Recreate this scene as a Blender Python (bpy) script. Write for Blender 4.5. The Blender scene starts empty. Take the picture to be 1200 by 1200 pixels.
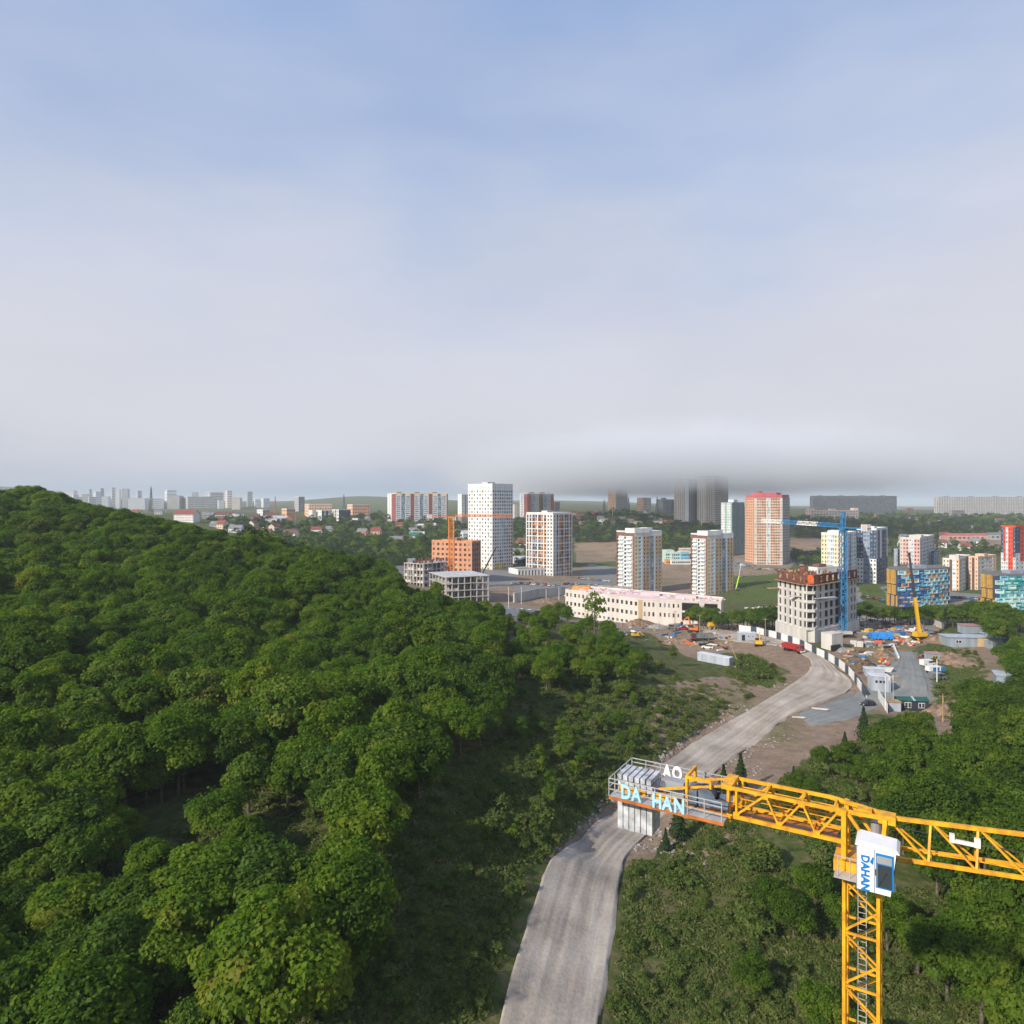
import bpy, bmesh, math, random
import numpy as np
from mathutils import Vector, Matrix
R = math.radians
SC = bpy.context.scene
COL = SC.collection
random.seed(11)
RNG = np.random.default_rng(7)

# ------------------------------------------------------------------ camera, sky, sun, exposure
CAMZ = 100.0                                   # height of the drone; the ground of the valley lies near z = 45
HZ = 590.0                                     # horizon row in a 1200-px square
FP = 800.0                                     # focal length in the same pixels (24 mm on a 36 mm wide frame)
cd = bpy.data.cameras.new('camera')
cam = bpy.data.objects.new('camera', cd); COL.objects.link(cam)
cam.location = (0, 0, CAMZ); cam.rotation_euler = (R(90), 0, 0)
cd.sensor_width = 36.0; cd.lens = 24.0; cd.shift_y = -10.0/1200.0
cd.clip_start = 0.5; cd.clip_end = 60000.0
SC.camera = cam

SUN_EL, SUN_AZ = 31.0, -131.0                  # azimuth from +Y (north) clockwise: light from the left, a little behind the camera
sv = Vector((math.sin(R(SUN_AZ))*math.cos(R(SUN_EL)), math.cos(R(SUN_AZ))*math.cos(R(SUN_EL)), math.sin(R(SUN_EL))))
sl = bpy.data.lights.new('sun', 'SUN'); sun = bpy.data.objects.new('sun', sl); COL.objects.link(sun)
sun.rotation_euler = sv.to_track_quat('Z', 'Y').to_euler()
sl.energy = 5.0; sl.angle = R(1.2); sl.color = (1.0, 0.91, 0.78)

W = bpy.data.worlds.new('World'); SC.world = W; W.use_nodes = True
def build_world():
    nt = W.node_tree; N = nt.nodes; L = nt.links
    N.clear()
    out = N.new('ShaderNodeOutputWorld'); bg = N.new('ShaderNodeBackground'); bg.inputs['Strength'].default_value = 0.1
    L.new(bg.outputs[0], out.inputs['Surface'])
    sky = N.new('ShaderNodeTexSky'); sky.sky_type = 'NISHITA'; sky.sun_disc = False
    sky.sun_elevation = R(SUN_EL); sky.sun_rotation = R(SUN_AZ); sky.air_density = 1.0; sky.dust_density = 1.5; sky.ozone_density = 1.0
    tc = N.new('ShaderNodeTexCoord')
    sep = N.new('ShaderNodeSeparateXYZ'); L.new(tc.outputs['Generated'], sep.inputs[0])
    # fog and stratus: wide soft noise bends the bands of the layer
    mp = N.new('ShaderNodeMapping'); mp.inputs['Scale'].default_value = (1.2, 1.2, 3.2); L.new(tc.outputs['Generated'], mp.inputs['Vector'])
    n1 = N.new('ShaderNodeTexNoise'); n1.inputs['Scale'].default_value = 1.9; n1.inputs['Detail'].default_value = 5; n1.inputs['Roughness'].default_value = 0.45
    L.new(mp.outputs[0], n1.inputs['Vector'])
    n2 = N.new('ShaderNodeTexNoise'); n2.inputs['Scale'].default_value = 5.0; n2.inputs['Detail'].default_value = 4; n2.inputs['Roughness'].default_value = 0.4
    L.new(mp.outputs[0], n2.inputs['Vector'])
    def math_(op, a, b=None, c=None):
        m = N.new('ShaderNodeMath'); m.operation = op
        for i, x in enumerate((a, b, c)):
            if x is None: continue
            if isinstance(x, (int, float)): m.inputs[i].default_value = x
            else: L.new(x, m.inputs[i])
        return m.outputs[0]
    w1 = math_('MULTIPLY_ADD', n1.outputs['Fac'], 0.36, -0.18)
    w2 = math_('MULTIPLY_ADD', n2.outputs['Fac'], 0.14, -0.07)
    z = sep.outputs['Z']
    amp = math_('MULTIPLY', math_('MINIMUM', math_('MAXIMUM', z, 0.0), 0.25), 4.0)
    zz = math_('ADD', z, math_('MULTIPLY', math_('ADD', w1, w2), math_('ADD', amp, 0.07)))
    cr = N.new('ShaderNodeValToRGB'); cr.color_ramp.interpolation = 'B_SPLINE'
    stops = [(0.00, (.285, .360, .480)), (0.012, (.315, .385, .495)), (0.032, (.455, .490, .575)), (0.06, (.560, .572, .635)), (0.12, (.615, .618, .670)),
             (0.24, (.570, .595, .690)), (0.36, (.520, .570, .700)), (0.46, (.440, .520, .715)), (0.62, (.310, .440, .720)), (1.0, (.26, .39, .68))]
    e = cr.color_ramp.elements
    while len(e) < len(stops): e.new(0.5)
    for el, (p, c) in zip(e, stops): el.position = p; el.color = (*c, 1)
    L.new(zz, cr.inputs['Fac'])
    sc = N.new('ShaderNodeVectorMath'); sc.operation = 'SCALE'; sc.inputs['Scale'].default_value = 10.0
    n3 = N.new('ShaderNodeTexNoise'); n3.inputs['Scale'].default_value = 2.4; n3.inputs['Detail'].default_value = 5; n3.inputs['Roughness'].default_value = 0.45; n3.inputs['Distortion'].default_value = 0.4; L.new(mp.outputs[0], n3.inputs['Vector'])
    L.new(math_('MULTIPLY_ADD', n3.outputs['Fac'], 1.5, 9.45), sc.inputs['Scale'])
    L.new(cr.outputs['Color'], sc.inputs[0])
    # clear sky shows through more where the layer thins high up
    thin = N.new('ShaderNodeMapRange'); thin.inputs['From Min'].default_value = 0.22; thin.inputs['From Max'].default_value = 0.95
    thin.inputs['To Min'].default_value = 0.0; thin.inputs['To Max'].default_value = 0.35
    L.new(zz, thin.inputs['Value'])
    mx = N.new('ShaderNodeMix'); mx.data_type = 'RGBA'
    L.new(thin.outputs[0], mx.inputs['Factor']); L.new(sc.outputs[0], mx.inputs['A']); L.new(sky.outputs[0], mx.inputs['B'])
    L.new(mx.outputs['Result'], bg.inputs['Color'])
build_world()
SC.view_settings.view_transform = 'Standard'; SC.view_settings.look = 'None'
SC.view_settings.exposure = 0.15; SC.view_settings.gamma = 1.0; SC.view_settings.use_curve_mapping = False
SC.render.engine = 'CYCLES'
cy = SC.cycles
cy.max_bounces = 8; cy.diffuse_bounces = 2; cy.glossy_bounces = 2; cy.transmission_bounces = 3; cy.volume_bounces = 6; cy.transparent_max_bounces = 4
cy.use_denoising = True; cy.denoiser = 'OPENIMAGEDENOISE'
try: cy.denoising_prefilter = 'ACCURATE'; cy.denoising_input_passes = 'RGB_ALBEDO_NORMAL'
except Exception: pass
cy.sample_clamp_indirect = 4.0; cy.caustics_reflective = False; cy.caustics_refractive = False

# ------------------------------------------------------------------ helpers
MATS = {}
def mat(name, col, rough=0.8, var=0.12, scale=0.6, spec=0.25, metal=0.0, bump=0.0, streak=False, dirt=None):
    """painted, concrete or metal surface: base colour varied by noise, optional rain streaks and relief"""
    if name in MATS: return MATS[name]
    m = bpy.data.materials.new(name); m.use_nodes = True
    nt = m.node_tree; N = nt.nodes; L = nt.links; b = N['Principled BSDF']
    b.inputs['Roughness'].default_value = rough; b.inputs['Metallic'].default_value = metal
    b.inputs['Specular IOR Level'].default_value = spec
    geo = N.new('ShaderNodeNewGeometry')
    mp = N.new('ShaderNodeMapping'); mp.inputs['Scale'].default_value = (1, 1, 0.15) if streak else (1, 1, 1)
    L.new(geo.outputs['Position'], mp.inputs['Vector'])
    nz = N.new('ShaderNodeTexNoise'); nz.inputs['Scale'].default_value = scale; nz.inputs['Detail'].default_value = 4
    L.new(mp.outputs[0], nz.inputs['Vector'])
    cr = N.new('ShaderNodeValToRGB')
    d = dirt or tuple(c*(1-2.2*var) for c in col)
    cr.color_ramp.elements[0].position = 0.3; cr.color_ramp.elements[0].color = (*d, 1)
    cr.color_ramp.elements[1].position = 0.68; cr.color_ramp.elements[1].color = (*[min(1, c*(1+var)) for c in col], 1)
    L.new(nz.outputs['Fac'], cr.inputs['Fac']); L.new(cr.outputs['Color'], b.inputs['Base Color'])
    if bump:
        bp = N.new('ShaderNodeBump'); bp.inputs['Strength'].default_value = bump; bp.inputs['Distance'].default_value = 0.1
        n3 = N.new('ShaderNodeTexNoise'); n3.inputs['Scale'].default_value = scale*6; n3.inputs['Detail'].default_value = 3
        L.new(geo.outputs['Position'], n3.inputs['Vector']); L.new(n3.outputs['Fac'], bp.inputs['Height']); L.new(bp.outputs[0], b.inputs['Normal'])
    MATS[name] = m; return m
def glass_mat(name, col, rough=0.12, spec=0.5):
    if name in MATS: return MATS[name]
    m = bpy.data.materials.new(name); m.use_nodes = True
    nt = m.node_tree; N = nt.nodes; L = nt.links; b = N['Principled BSDF']
    b.inputs['Roughness'].default_value = rough; b.inputs['Specular IOR Level'].default_value = spec
    geo = N.new('ShaderNodeNewGeometry')
    vo = N.new('ShaderNodeTexWhiteNoise'); vo.noise_dimensions = '3D'
    sn = N.new('ShaderNodeVectorMath'); sn.operation = 'SNAP'; sn.inputs[1].default_value = (1.5, 1.5, 3.0)
    L.new(geo.outputs['Position'], sn.inputs[0]); L.new(sn.outputs[0], vo.inputs['Vector'])
    cr = N.new('ShaderNodeValToRGB')
    cr.color_ramp.elements[0].color = (*[c*0.55 for c in col], 1); cr.color_ramp.elements[1].color = (*[min(1, c*1.9+0.01) for c in col], 1); cr.color_ramp.elements[1].position = .8; e_ = cr.color_ramp.elements.new(.9); e_.color = (*[min(.5, c*3+.17) for c in col], 1)
    L.new(vo.outputs['Value'], cr.inputs['Fac']); L.new(cr.outputs['Color'], b.inputs['Base Color'])
    MATS[name] = m; return m

class MB:
    """collects quads, boxes, bars and lathes in world space; build() links them as ONE mesh object"""
    def __init__(s): s.v = []; s.f = []; s.m = []
    def face(s, pts, m=0):
        i = len(s.v); s.v.extend([tuple(p) for p in pts]); s.f.append(tuple(range(i, i+len(pts)))); s.m.append(m)
    def hexa(s, p, m=0):                       # p: 4 bottom then 4 top, counter-clockwise seen from above
        i = len(s.v); s.v.extend([tuple(q) for q in p])
        for f in ((3,2,1,0),(4,5,6,7),(0,1,5,4),(1,2,6,5),(2,3,7,6),(3,0,4,7)): s.f.append(tuple(i+k for k in f)); s.m.append(m)
    def box(s, c, d, rz=0.0, m=0, z0=None):    # c centre (or base centre with z0=True), d full sizes
        cx, cy_, cz = c; hx, hy, hz = d[0]/2, d[1]/2, d[2]/2
        if z0: cz += hz
        ca, sa = math.cos(rz), math.sin(rz); P = []
        for dz in (-hz, hz):
            for x, y in ((-hx,-hy),(hx,-hy),(hx,hy),(-hx,hy)): P.append((cx+x*ca-y*sa, cy_+x*sa+y*ca, cz+dz))
        s.hexa(P, m)
    def bar(s, p, q, w, h=None, m=0, up=(0,0,1)):
        p = Vector(p); q = Vector(q); d = (q-p)
        if d.length < 1e-6: return
        d.normalize(); u = Vector(up)
        if abs(d.dot(u)) > 0.98: u = Vector((0.3,1,0))
        a = d.cross(u).normalized(); b = a.cross(d).normalized(); h = h or w
        a *= w/2; b *= h/2
        s.hexa([p-a-b, p+a-b, q+a-b, q-a-b, p-a+b, p+a+b, q+a+b, q-a+b], m)
    def cyl(s, p, q, r1, r2=None, n=8, m=0, cap=True):
        p = Vector(p); q = Vector(q); d = (q-p).normalized(); u = Vector((0,0,1)) if abs(d.z) < 0.95 else Vector((1,0,0))
        a = d.cross(u).normalized(); b = a.cross(d); r2 = r1 if r2 is None else r2; i = len(s.v)
        for k in range(n):
            t = 2*math.pi*k/n; o = a*math.cos(t)+b*math.sin(t)
            s.v.append(tuple(p+o*r1)); s.v.append(tuple(q+o*r2))
        for k in range(n):
            j = (k+1) % n; s.f.append((i+2*k, i+2*j, i+2*j+1, i+2*k+1)); s.m.append(m)
        if cap:
            s.f.append(tuple(i+2*k+1 for k in range(n))); s.m.append(m)
            s.f.append(tuple(i+2*k for k in reversed(range(n)))); s.m.append(m)
    def prism(s, poly, z0, z1, m=0, mt=None):  # vertical prism over a counter-clockwise polygon
        n = len(poly); i = len(s.v)
        for x, y in poly: s.v.append((x, y, z0))
        for x, y in poly: s.v.append((x, y, z1))
        for k in range(n): s.f.append((i+k, i+(k+1) % n, i+n+(k+1) % n, i+n+k)); s.m.append(m)
        s.f.append(tuple(i+n+k for k in range(n))); s.m.append(m if mt is None else mt)
        s.f.append(tuple(i+k for k in reversed(range(n)))); s.m.append(m)
    def build(s, name, mats, parent=None, org=(0,0,0), smooth=False):
        me = bpy.data.meshes.new(name); ox, oy, oz = org
        me.from_pydata([(x-ox, y-oy, z-oz) for x, y, z in s.v], [], s.f)
        if not isinstance(mats, (list, tuple)): mats = [mats]
        for m in mats: me.materials.append(m)
        if len(mats) > 1: me.polygons.foreach_set('material_index', s.m)
        if smooth: me.polygons.foreach_set('use_smooth', [True]*len(me.polygons))
        o = bpy.data.objects.new(name, me); COL.objects.link(o)
        if parent is not None: o.parent = parent
        else: o.location = org
        return o
def tag(o, label=None, cat=None, group=None, kind=None):
    if label: o['label'] = label
    if cat: o['category'] = cat
    if group: o['group'] = group
    if kind: o['kind'] = kind
    return o
def thing(name, label, cat, loc, rz=0.0, group=None):
    o = bpy.data.objects.new(name, None); COL.objects.link(o)
    o.empty_display_size = 0.5; o.location = loc; o.rotation_euler = (0, 0, rz)
    return tag(o, label, cat, group)
def children_map():
    d = {}
    for o in COL.objects:
        if o.parent: d.setdefault(o.parent.name, []).append(o)
    return d
def dup(root, kids, loc, rz=0.0, label=None, group=None, sc=1.0):
    """copy of a thing with copies of its parts and sub-parts; kids = {name: [children]}"""
    r = root.copy(); COL.objects.link(r); r.location = loc; r.rotation_euler = (0, 0, rz); r.scale = (sc, sc, sc) if isinstance(sc, (int, float)) else sc
    if label: r['label'] = label
    if group: r['group'] = group
    for ch in kids.get(root.name, ()):
        c = ch.copy(); COL.objects.link(c); c.parent = r
        for g in kids.get(ch.name, ()):
            d = g.copy(); COL.objects.link(d); d.parent = c
    return r

# ------------------------------------------------------------------ terrain
def P3(px, py, Y): return ((px-600)/FP*Y, Y, CAMZ-(py-HZ)/FP*Y)
CT = []
def cp(px, py, Y): CT.append(P3(px, py, Y))
def cw(x, y, z): CT.append((x, y, z))
# haul road and its shoulders
for a in ((690,1000,107),(720,1000,107),(800,890,145),(880,840,172),(960,815,192),(985,790,212),(960,770,235),(928,762,243),(880,745,272),(830,740,290),(760,727,330),
          (720,960,119),(850,870,158),(1000,825,187),
          # school, tower building site, yard
          (665,722,345),(700,728,335),(840,734,300),(912,745,275),(945,752,258),(1003,740,278),(1050,770,240),(1060,810,200),(1090,745,280),(1075,722,330),(1068,832,186),
          (1130,780,225),(1140,752,265),(1160,770,240),(1120,850,168),(1080,900,138),(1000,950,114),(900,900,138),(850,990,107),(1190,960,110),(1195,820,190),(1190,745,270),
          # bank left of the road
          (780,830,166),(830,800,196),(870,790,212),(840,775,230),(750,800,180),(700,830,158),(700,900,127),(650,960,108),(600,990,97),(600,900,116),(700,770,208),
          (640,760,205),(600,727,232),(700,740,285),(640,715,330),(575,712,340),(540,706,372),(460,690,405),(790,762,262),
          # valley beyond
          (575,668,570),(640,675,550),(530,680,478),(450,668,520),(700,652,790),(700,690,480),(770,697,480),(840,699,485),(640,690,470),(800,672,640),(790,658,690),(900,662,700),
          (880,690,500),(960,690,470),(1020,683,500),(1080,690,520),(1135,693,485),(1190,692,500),(1075,713,372),(1170,716,340),(1000,718,380),(930,640,900),(1010,640,900),(1100,640,850),(1190,650,800),
          (440,650,620),(330,629,800),(440,629,800),(480,634,720),(220,606,900),(360,609,1100),(490,613,1000),(560,640,760),(640,628,1000),(700,614,1000),(760,606,1100),(830,618,1010),
          (730,598,1300),(640,605,1300),(620,598,1900),(520,600,1500),(420,600,1500),(300,600,2000),(150,597,2600),(50,596,2600),(250,596,3200),
          (980,613,1500),(1000,603,1750),(1110,612,1350),(1150,606,1700),(1190,612,1400),(1080,600,1900),(930,610,1300),
          (420,581,3600),(330,588,3600),(620,586,4500),(720,588,4500),(560,590,4200),(820,594,4200),(960,594,4200),(1100,599,4200),(40,572,5200),(-100,570,5200),(120,590,5500),(300,588,6500),(700,590,7500),(1100,596,7500),(1300,592,5500)): cp(*a)
# the wooded hill on the left (ground under the crowns) and the ground out of frame
for a in ((-231,330,99),(-210,300,96),(-260,360,100),(-160,318,90),(-112,300,80),(-109,290,78),(-124,310,82),(-51,252,70.5),(-80,275,75),(-30,232,64),(-10,215,60),(0,190,57),(-101,190,69),(-60,150,59),(-53,85,54),(-18,88,57),
          (-30,110,58),(-80,120,61),(-140,150,71),(-200,200,84),(-280,250,97),(-16,160,58),(-50,200,65),(-150,230,79),(-330,330,106),(-450,330,110),(-120,60,58),(-60,50,48),(-30,40,44),(0,45,42),(0,0,40),
          (-200,400,88),(-231,470,76),(-110,400,62),(-60,345,54),(-70,420,50),(-110,560,48),(-250,600,58),(-330,420,98),(-400,560,78),(-600,500,98),(-800,800,92),(-700,200,100),(-400,60,84),(-300,-100,70),(-100,-100,50),
          (14,75,44.5),(36,72,45.5),(60,70,46),(90,80,47.5),(40,30,44),(100,-60,46),(0,-300,50),(300,-200,52),(-600,-500,70),(600,-600,60),(0,-1500,60),(150,130,50),(200,200,49),(300,260,47),(300,120,54),(450,450,43),(600,300,48),(900,700,50),(1400,1300,62),
          (2500,2500,70),(3500,1000,70),(-3500,1500,90),(-2500,3000,100),(4000,4000,70),(-5000,5000,120),(8000,2000,60),(-8000,2000,90),(0,-8000,70),(7000,-5000,60),(-7000,-5000,60)): cw(*a)
CT = np.array(CT)
def feat(x, y):
    r = np.hypot(x, y); th = np.arctan2(x, y)
    return np.stack([th, np.log(r+25.0)], -1)
_F = feat(CT[:,0], CT[:,1]); _c = 0.02
def _phi(d2): return np.sqrt(d2+_c*_c)
_K = _phi(((_F[:,None]-_F[None])**2).sum(-1)); n_ = len(_F)
_A = np.zeros((n_+1, n_+1)); _A[:n_,:n_] = _K - 0.004*np.eye(n_); _A[n_,:n_] = 1; _A[:n_,n_] = 1
_wt = np.linalg.solve(_A, np.append(CT[:,2], 0))
def vnoise(x, y, s, seed):
    """smooth value noise, -1..1"""
    X = x/s; Y = y/s; xi = np.floor(X); yi = np.floor(Y); fx = X-xi; fy = Y-yi
    fx = fx*fx*(3-2*fx); fy = fy*fy*(3-2*fy)
    def h(a, b):
        v = np.sin(a*127.1+b*311.7+seed*74.7)*43758.5453; return 2*(v-np.floor(v))-1
    return (h(xi,yi)*(1-fx)+h(xi+1,yi)*fx)*(1-fy)+(h(xi,yi+1)*(1-fx)+h(xi+1,yi+1)*fx)*fy
def terr(x, y, rough=True):
    x = np.asarray(x, float); y = np.asarray(y, float); sh = x.shape; x = x.ravel(); y = y.ravel()
    out = np.empty(len(x))
    for i in range(0, len(x), 40000):
        f = feat(x[i:i+40000], y[i:i+40000])
        d2 = ((f[:,None]-_F[None])**2).sum(-1)
        out[i:i+40000] = _phi(d2) @ _wt[:n_] + _wt[n_]
    if rough: out = out + 0.35*vnoise(x, y, 14, 1) + 0.15*vnoise(x, y, 4.5, 2)
    return out.reshape(sh)
def tz(x, y): return float(terr(np.array([x]), np.array([y]))[0])
_tt = np.exp(np.linspace(math.log(35), math.log(9000), 700))
def ga(px, py):
    """the point of the ground seen at a pixel of the 1200-px photograph"""
    dx = (px-600)/FP; dz = -(py-HZ)/FP
    zr = CAMZ+dz*_tt; g = terr(dx*_tt, _tt); k = np.argmax(zr < g)
    if zr[k] >= g[k]: k = len(_tt)-1
    lo, hi = _tt[max(k-1,0)], _tt[k]
    t = np.linspace(lo, hi, 60); zr = CAMZ+dz*t; g = terr(dx*t, t); j = np.argmax(zr < g) if (zr < g).any() else 59
    return Vector((dx*t[j], t[j], g[j]))
def at(px, Y):
    x = (px-600)/FP*Y; return Vector((x, Y, tz(x, Y)))
def inpoly(x, y, poly):
    x = np.asarray(x); y = np.asarray(y); c = np.zeros(x.shape, bool); n = len(poly)
    for i in range(n):
        x1, y1 = poly[i]; x2, y2 = poly[(i+1) % n]
        if y1 == y2: continue
        c ^= ((y1 > y) != (y2 > y)) & (x < (x2-x1)*(y-y1)/(y2-y1)+x1)
    return c
# ------------------------------------------------------------------ ground sheet, with the kind of ground stored per vertex
BARE = [[(470,668),(600,664),(730,664),(812,690),(800,706),(720,700),(660,722),(575,722),(470,700)],[(858,640),(930,655),(925,672),(860,676)],[(640,1000),(700,950),(790,872),(850,842),(905,806),(925,790),(895,772),(855,764),(810,772),(765,742),(700,738),(665,728),(700,722),(800,728),(870,726),(912,744),(1008,800),(1020,846),(1000,864),(955,888),(915,908),(885,935),(840,945),(790,968),(760,1010),(640,1010)],
        [(1000,742),(1004,716),(1060,714),(1108,730),(1092,752),(1066,762),(1090,800),(1100,845),(1012,835),(1004,795),(965,768),(975,752)],
        [(1100,756),(1180,742),(1200,752),(1200,775),(1165,790),(1130,850),(1105,890),(1095,860),(1100,830),(1138,788)],
        [(575,716),(650,716),(612,738),(604,770),(610,800),(596,770),(590,740)],
        [(768,800),(850,792),(905,806),(850,842),(790,872),(760,880)],
        [(672,637),(724,634),(722,658),(676,660)],[(770,655),(815,655),(815,692),(770,694)],[(600,686),(680,684),(670,702),(600,704)],
        [(840,640),(870,655),(930,660),(925,668),(860,672)],[(925,630),(965,630),(965,650),(925,650)],[(1100,624),(1170,632),(1200,640),(1200,646),(1130,640)],
        [(820,985),(880,960),(870,1015),(800,1020)],[(1130,700),(1170,700),(1170,712),(1112,714)],[(430,672),(470,660),(475,690),(440,690)]]
GREY = [[(600,684),(660,682),(722,676),(724,692),(650,690),(600,694)],[(560,708),(664,716),(664,726),(560,722)],[(560,664),(606,668),(606,684),(575,690)],[(455,664),(510,664),(510,672),(455,676)],[(810,655),(846,650),(872,668),(840,676)],[(690,660),(722,666),(722,676),(680,676)],
        [(1040,764),(1075,764),(1094,790),(1098,820),(1030,824),(1012,838),(958,828),(1034,800)],[(1000,722),(1060,718),(1098,730),(1086,748),(1010,748)],
        [(700,722),(800,726),(810,738),(700,736)],[(860,655),(935,655),(930,662),(860,664)],[(1030,688),(1050,684),(1170,700),(1060,716)],[(960,676),(1005,686),(1010,712),(960,716)]]
GRASS = [[(672,658),(724,656),(724,672),(676,674)],[(775,640),(860,640),(870,668),(775,672)],[(855,668),(905,664),(962,672),(962,692),(905,702),(857,707)],[(1000,688),(1042,682),(1042,716),(1000,716)],
         [(1110,690),(1170,690),(1170,704),(1112,712)],[(640,690),(670,692),(662,712),(640,708)],[(1090,755),(1135,760),(1160,790),(1110,850),(1088,800)],[(680,820),(780,830),(770,900),(690,940),(640,980),(560,990),(640,860)],
         [(860,770),(900,780),(920,800),(880,806),(850,790)]]
def build_ground():
    th = np.concatenate([np.linspace(-math.pi, R(-47), 60)[:-1], np.linspace(R(-47), R(47), 760), np.linspace(R(47), math.pi, 60)[1:]])
    rr = np.concatenate([[0.5], np.exp(np.linspace(math.log(18), math.log(1200), 430)), np.exp(np.linspace(math.log(1220), math.log(14000), 70))])
    T, Rr = np.meshgrid(th, rr); X = Rr*np.sin(T); Y = Rr*np.cos(T); Z = terr(X, Y)
    nv = T.size; nr, nc = T.shape
    idx = np.arange(nv).reshape(nr, nc)
    q = np.stack([idx[:-1,:-1], idx[1:,:-1], idx[1:,1:], idx[:-1,1:]], -1).reshape(-1,4)
    q = q[:, ::-1]
    me = bpy.data.meshes.new('ground'); me.vertices.add(nv); me.vertices.foreach_set('co', np.stack([X,Y,Z],-1).astype(np.float32).ravel())
    nf = len(q); me.loops.add(nf*4); me.loops.foreach_set('vertex_index', q.ravel().astype(np.int32))
    me.polygons.add(nf); me.polygons.foreach_set('loop_start', np.arange(0,nf*4,4,dtype=np.int32)); me.polygons.foreach_set('loop_total', np.full(nf,4,np.int32))
    me.polygons.foreach_set('use_smooth', np.ones(nf,bool)); me.update(calc_edges=True)
    # zones: which kind of ground lies where
    jx = 1.0*vnoise(X,Y,3,5)+1.6*vnoise(X,Y,9,6); jy = 1.0*vnoise(X,Y,3,7)+1.6*vnoise(X,Y,9,8)
    Xj = X+jx*np.clip(Y/250,.4,1.4); Yj = Y+jy*1.5
    ok = Yj > 20; Ys = np.where(ok, Yj, 1e9); px = 600+Xj/Ys*FP; py = HZ+(CAMZ-Z)/Ys*FP; py += jy*0.6
    col = np.zeros((nv,4), np.float32); col[:,3] = 1
    for k, zs in enumerate((BARE, GREY, GRASS)):
        m = np.zeros(nv, bool)
        for poly in zs: m |= (inpoly(px, py, poly) & ok).ravel()
        mm = m.reshape(nr,nc).astype(np.float32)
        for _ in range(2): mm[1:-1,1:-1] = (mm[1:-1,1:-1]*2+mm[:-2,1:-1]+mm[2:,1:-1]+mm[1:-1,:-2]+mm[1:-1,2:])/6
        col[:,k] = mm.ravel()
    a = me.color_attributes.new('zone', 'FLOAT_COLOR', 'POINT'); a.data.foreach_set('color', col.ravel())
    m = bpy.data.materials.new('ground'); m.use_nodes = True
    nt = m.node_tree; N = nt.nodes; L = nt.links; b = N['Principled BSDF']; b.inputs['Roughness'].default_value = 0.95; b.inputs['Specular IOR Level'].default_value = 0.08
    geo = N.new('ShaderNodeNewGeometry'); at_ = N.new('ShaderNodeVertexColor'); at_.layer_name = 'zone'
    sp = N.new('ShaderNodeSeparateColor'); L.new(at_.outputs['Color'], sp.inputs[0])
    def noise(scale, detail=5, rough=0.6):
        n = N.new('ShaderNodeTexNoise'); n.inputs['Scale'].default_value = scale; n.inputs['Detail'].default_value = detail; n.inputs['Roughness'].default_value = rough
        L.new(geo.outputs['Position'], n.inputs['Vector']); return n.outputs['Fac']
    def ramp(f, stops):
        c = N.new('ShaderNodeValToRGB'); e = c.color_ramp.elements
        while len(e) < len(stops): e.new(0.5)
        for el, (p, cc) in zip(e, stops): el.position = p; el.color = (*cc, 1)
        L.new(f, c.inputs['Fac']); return c.outputs['Color']
    nA = noise(0.11); nB = noise(0.45); nC = noise(1.6, 6, 0.7)
    under = ramp(nB, [(0.30,(.036,.056,.015)),(0.46,(.070,.092,.025)),(0.58,(.115,.112,.044)),(0.72,(.165,.130,.078))])
    grass = ramp(nC, [(0.30,(.042,.070,.016)),(0.50,(.080,.115,.026)),(0.66,(.125,.138,.042)),(0.8,(.165,.140,.072))])
    sc2 = N.new('ShaderNodeMapRange'); sc2.inputs['From Min'].default_value = .50; sc2.inputs['From Max'].default_value = .64; sc2.inputs['To Max'].default_value = .75
    nP = noise(0.035, 6, .62); L.new(nP, sc2.inputs['Value'])
    bare = ramp(nB, [(0.28,(.150,.100,.072)),(0.45,(.235,.165,.118)),(0.58,(.300,.215,.155)),(0.76,(.360,.280,.215))])
    bare2 = ramp(nC, [(0.32,(.160,.110,.080)),(0.6,(.310,.235,.175)),(0.78,(.38,.32,.26))])
    grey = ramp(nC, [(0.30,(.150,.145,.135)),(0.55,(.235,.230,.215)),(0.75,(.310,.305,.290))])
    def mix(f, a_, b_):
        x = N.new('ShaderNodeMix'); x.data_type = 'RGBA'
        if isinstance(f, float): x.inputs['Factor'].default_value = f
        else: L.new(f, x.inputs['Factor'])
        L.new(a_, x.inputs['A']); L.new(b_, x.inputs['B']); return x.outputs['Result']
    def mask(ch, n, lo=0.32, hi=0.68, amt=0.5):
        s = N.new('ShaderNodeMath'); s.operation = 'MULTIPLY_ADD'; L.new(n, s.inputs[0]); s.inputs[1].default_value = amt; L.new(ch, s.inputs[2])
        s2 = N.new('ShaderNodeMath'); s2.operation = 'SUBTRACT'; L.new(s.outputs[0], s2.inputs[0]); s2.inputs[1].default_value = amt*0.5
        r = N.new('ShaderNodeMapRange'); r.inputs['From Min'].default_value = lo; r.inputs['From Max'].default_value = hi; L.new(s2.outputs[0], r.inputs['Value']); return r.outputs[0]
    c = mix(mask(sp.outputs[2], nC, amt=1.2), under, grass)
    c = mix(mask(sp.outputs[0], nC, amt=0.9), c, mix(sc2.outputs[0], mix(0.45, bare, bare2), mix(0.35, grass, bare)))
    c = mix(mask(sp.outputs[1], nC, amt=0.6), c, grey)
    L.new(c, b.inputs['Base Color'])
    bp = N.new('ShaderNodeBump'); bp.inputs['Strength'].default_value = 0.7; bp.inputs['Distance'].default_value = 0.5
    L.new(nC, bp.inputs['Height']); L.new(bp.outputs[0], b.inputs['Normal'])
    me.materials.append(m)
    o = bpy.data.objects.new('ground', me); COL.objects.link(o); tag(o, kind='structure')
build_ground()

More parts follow.
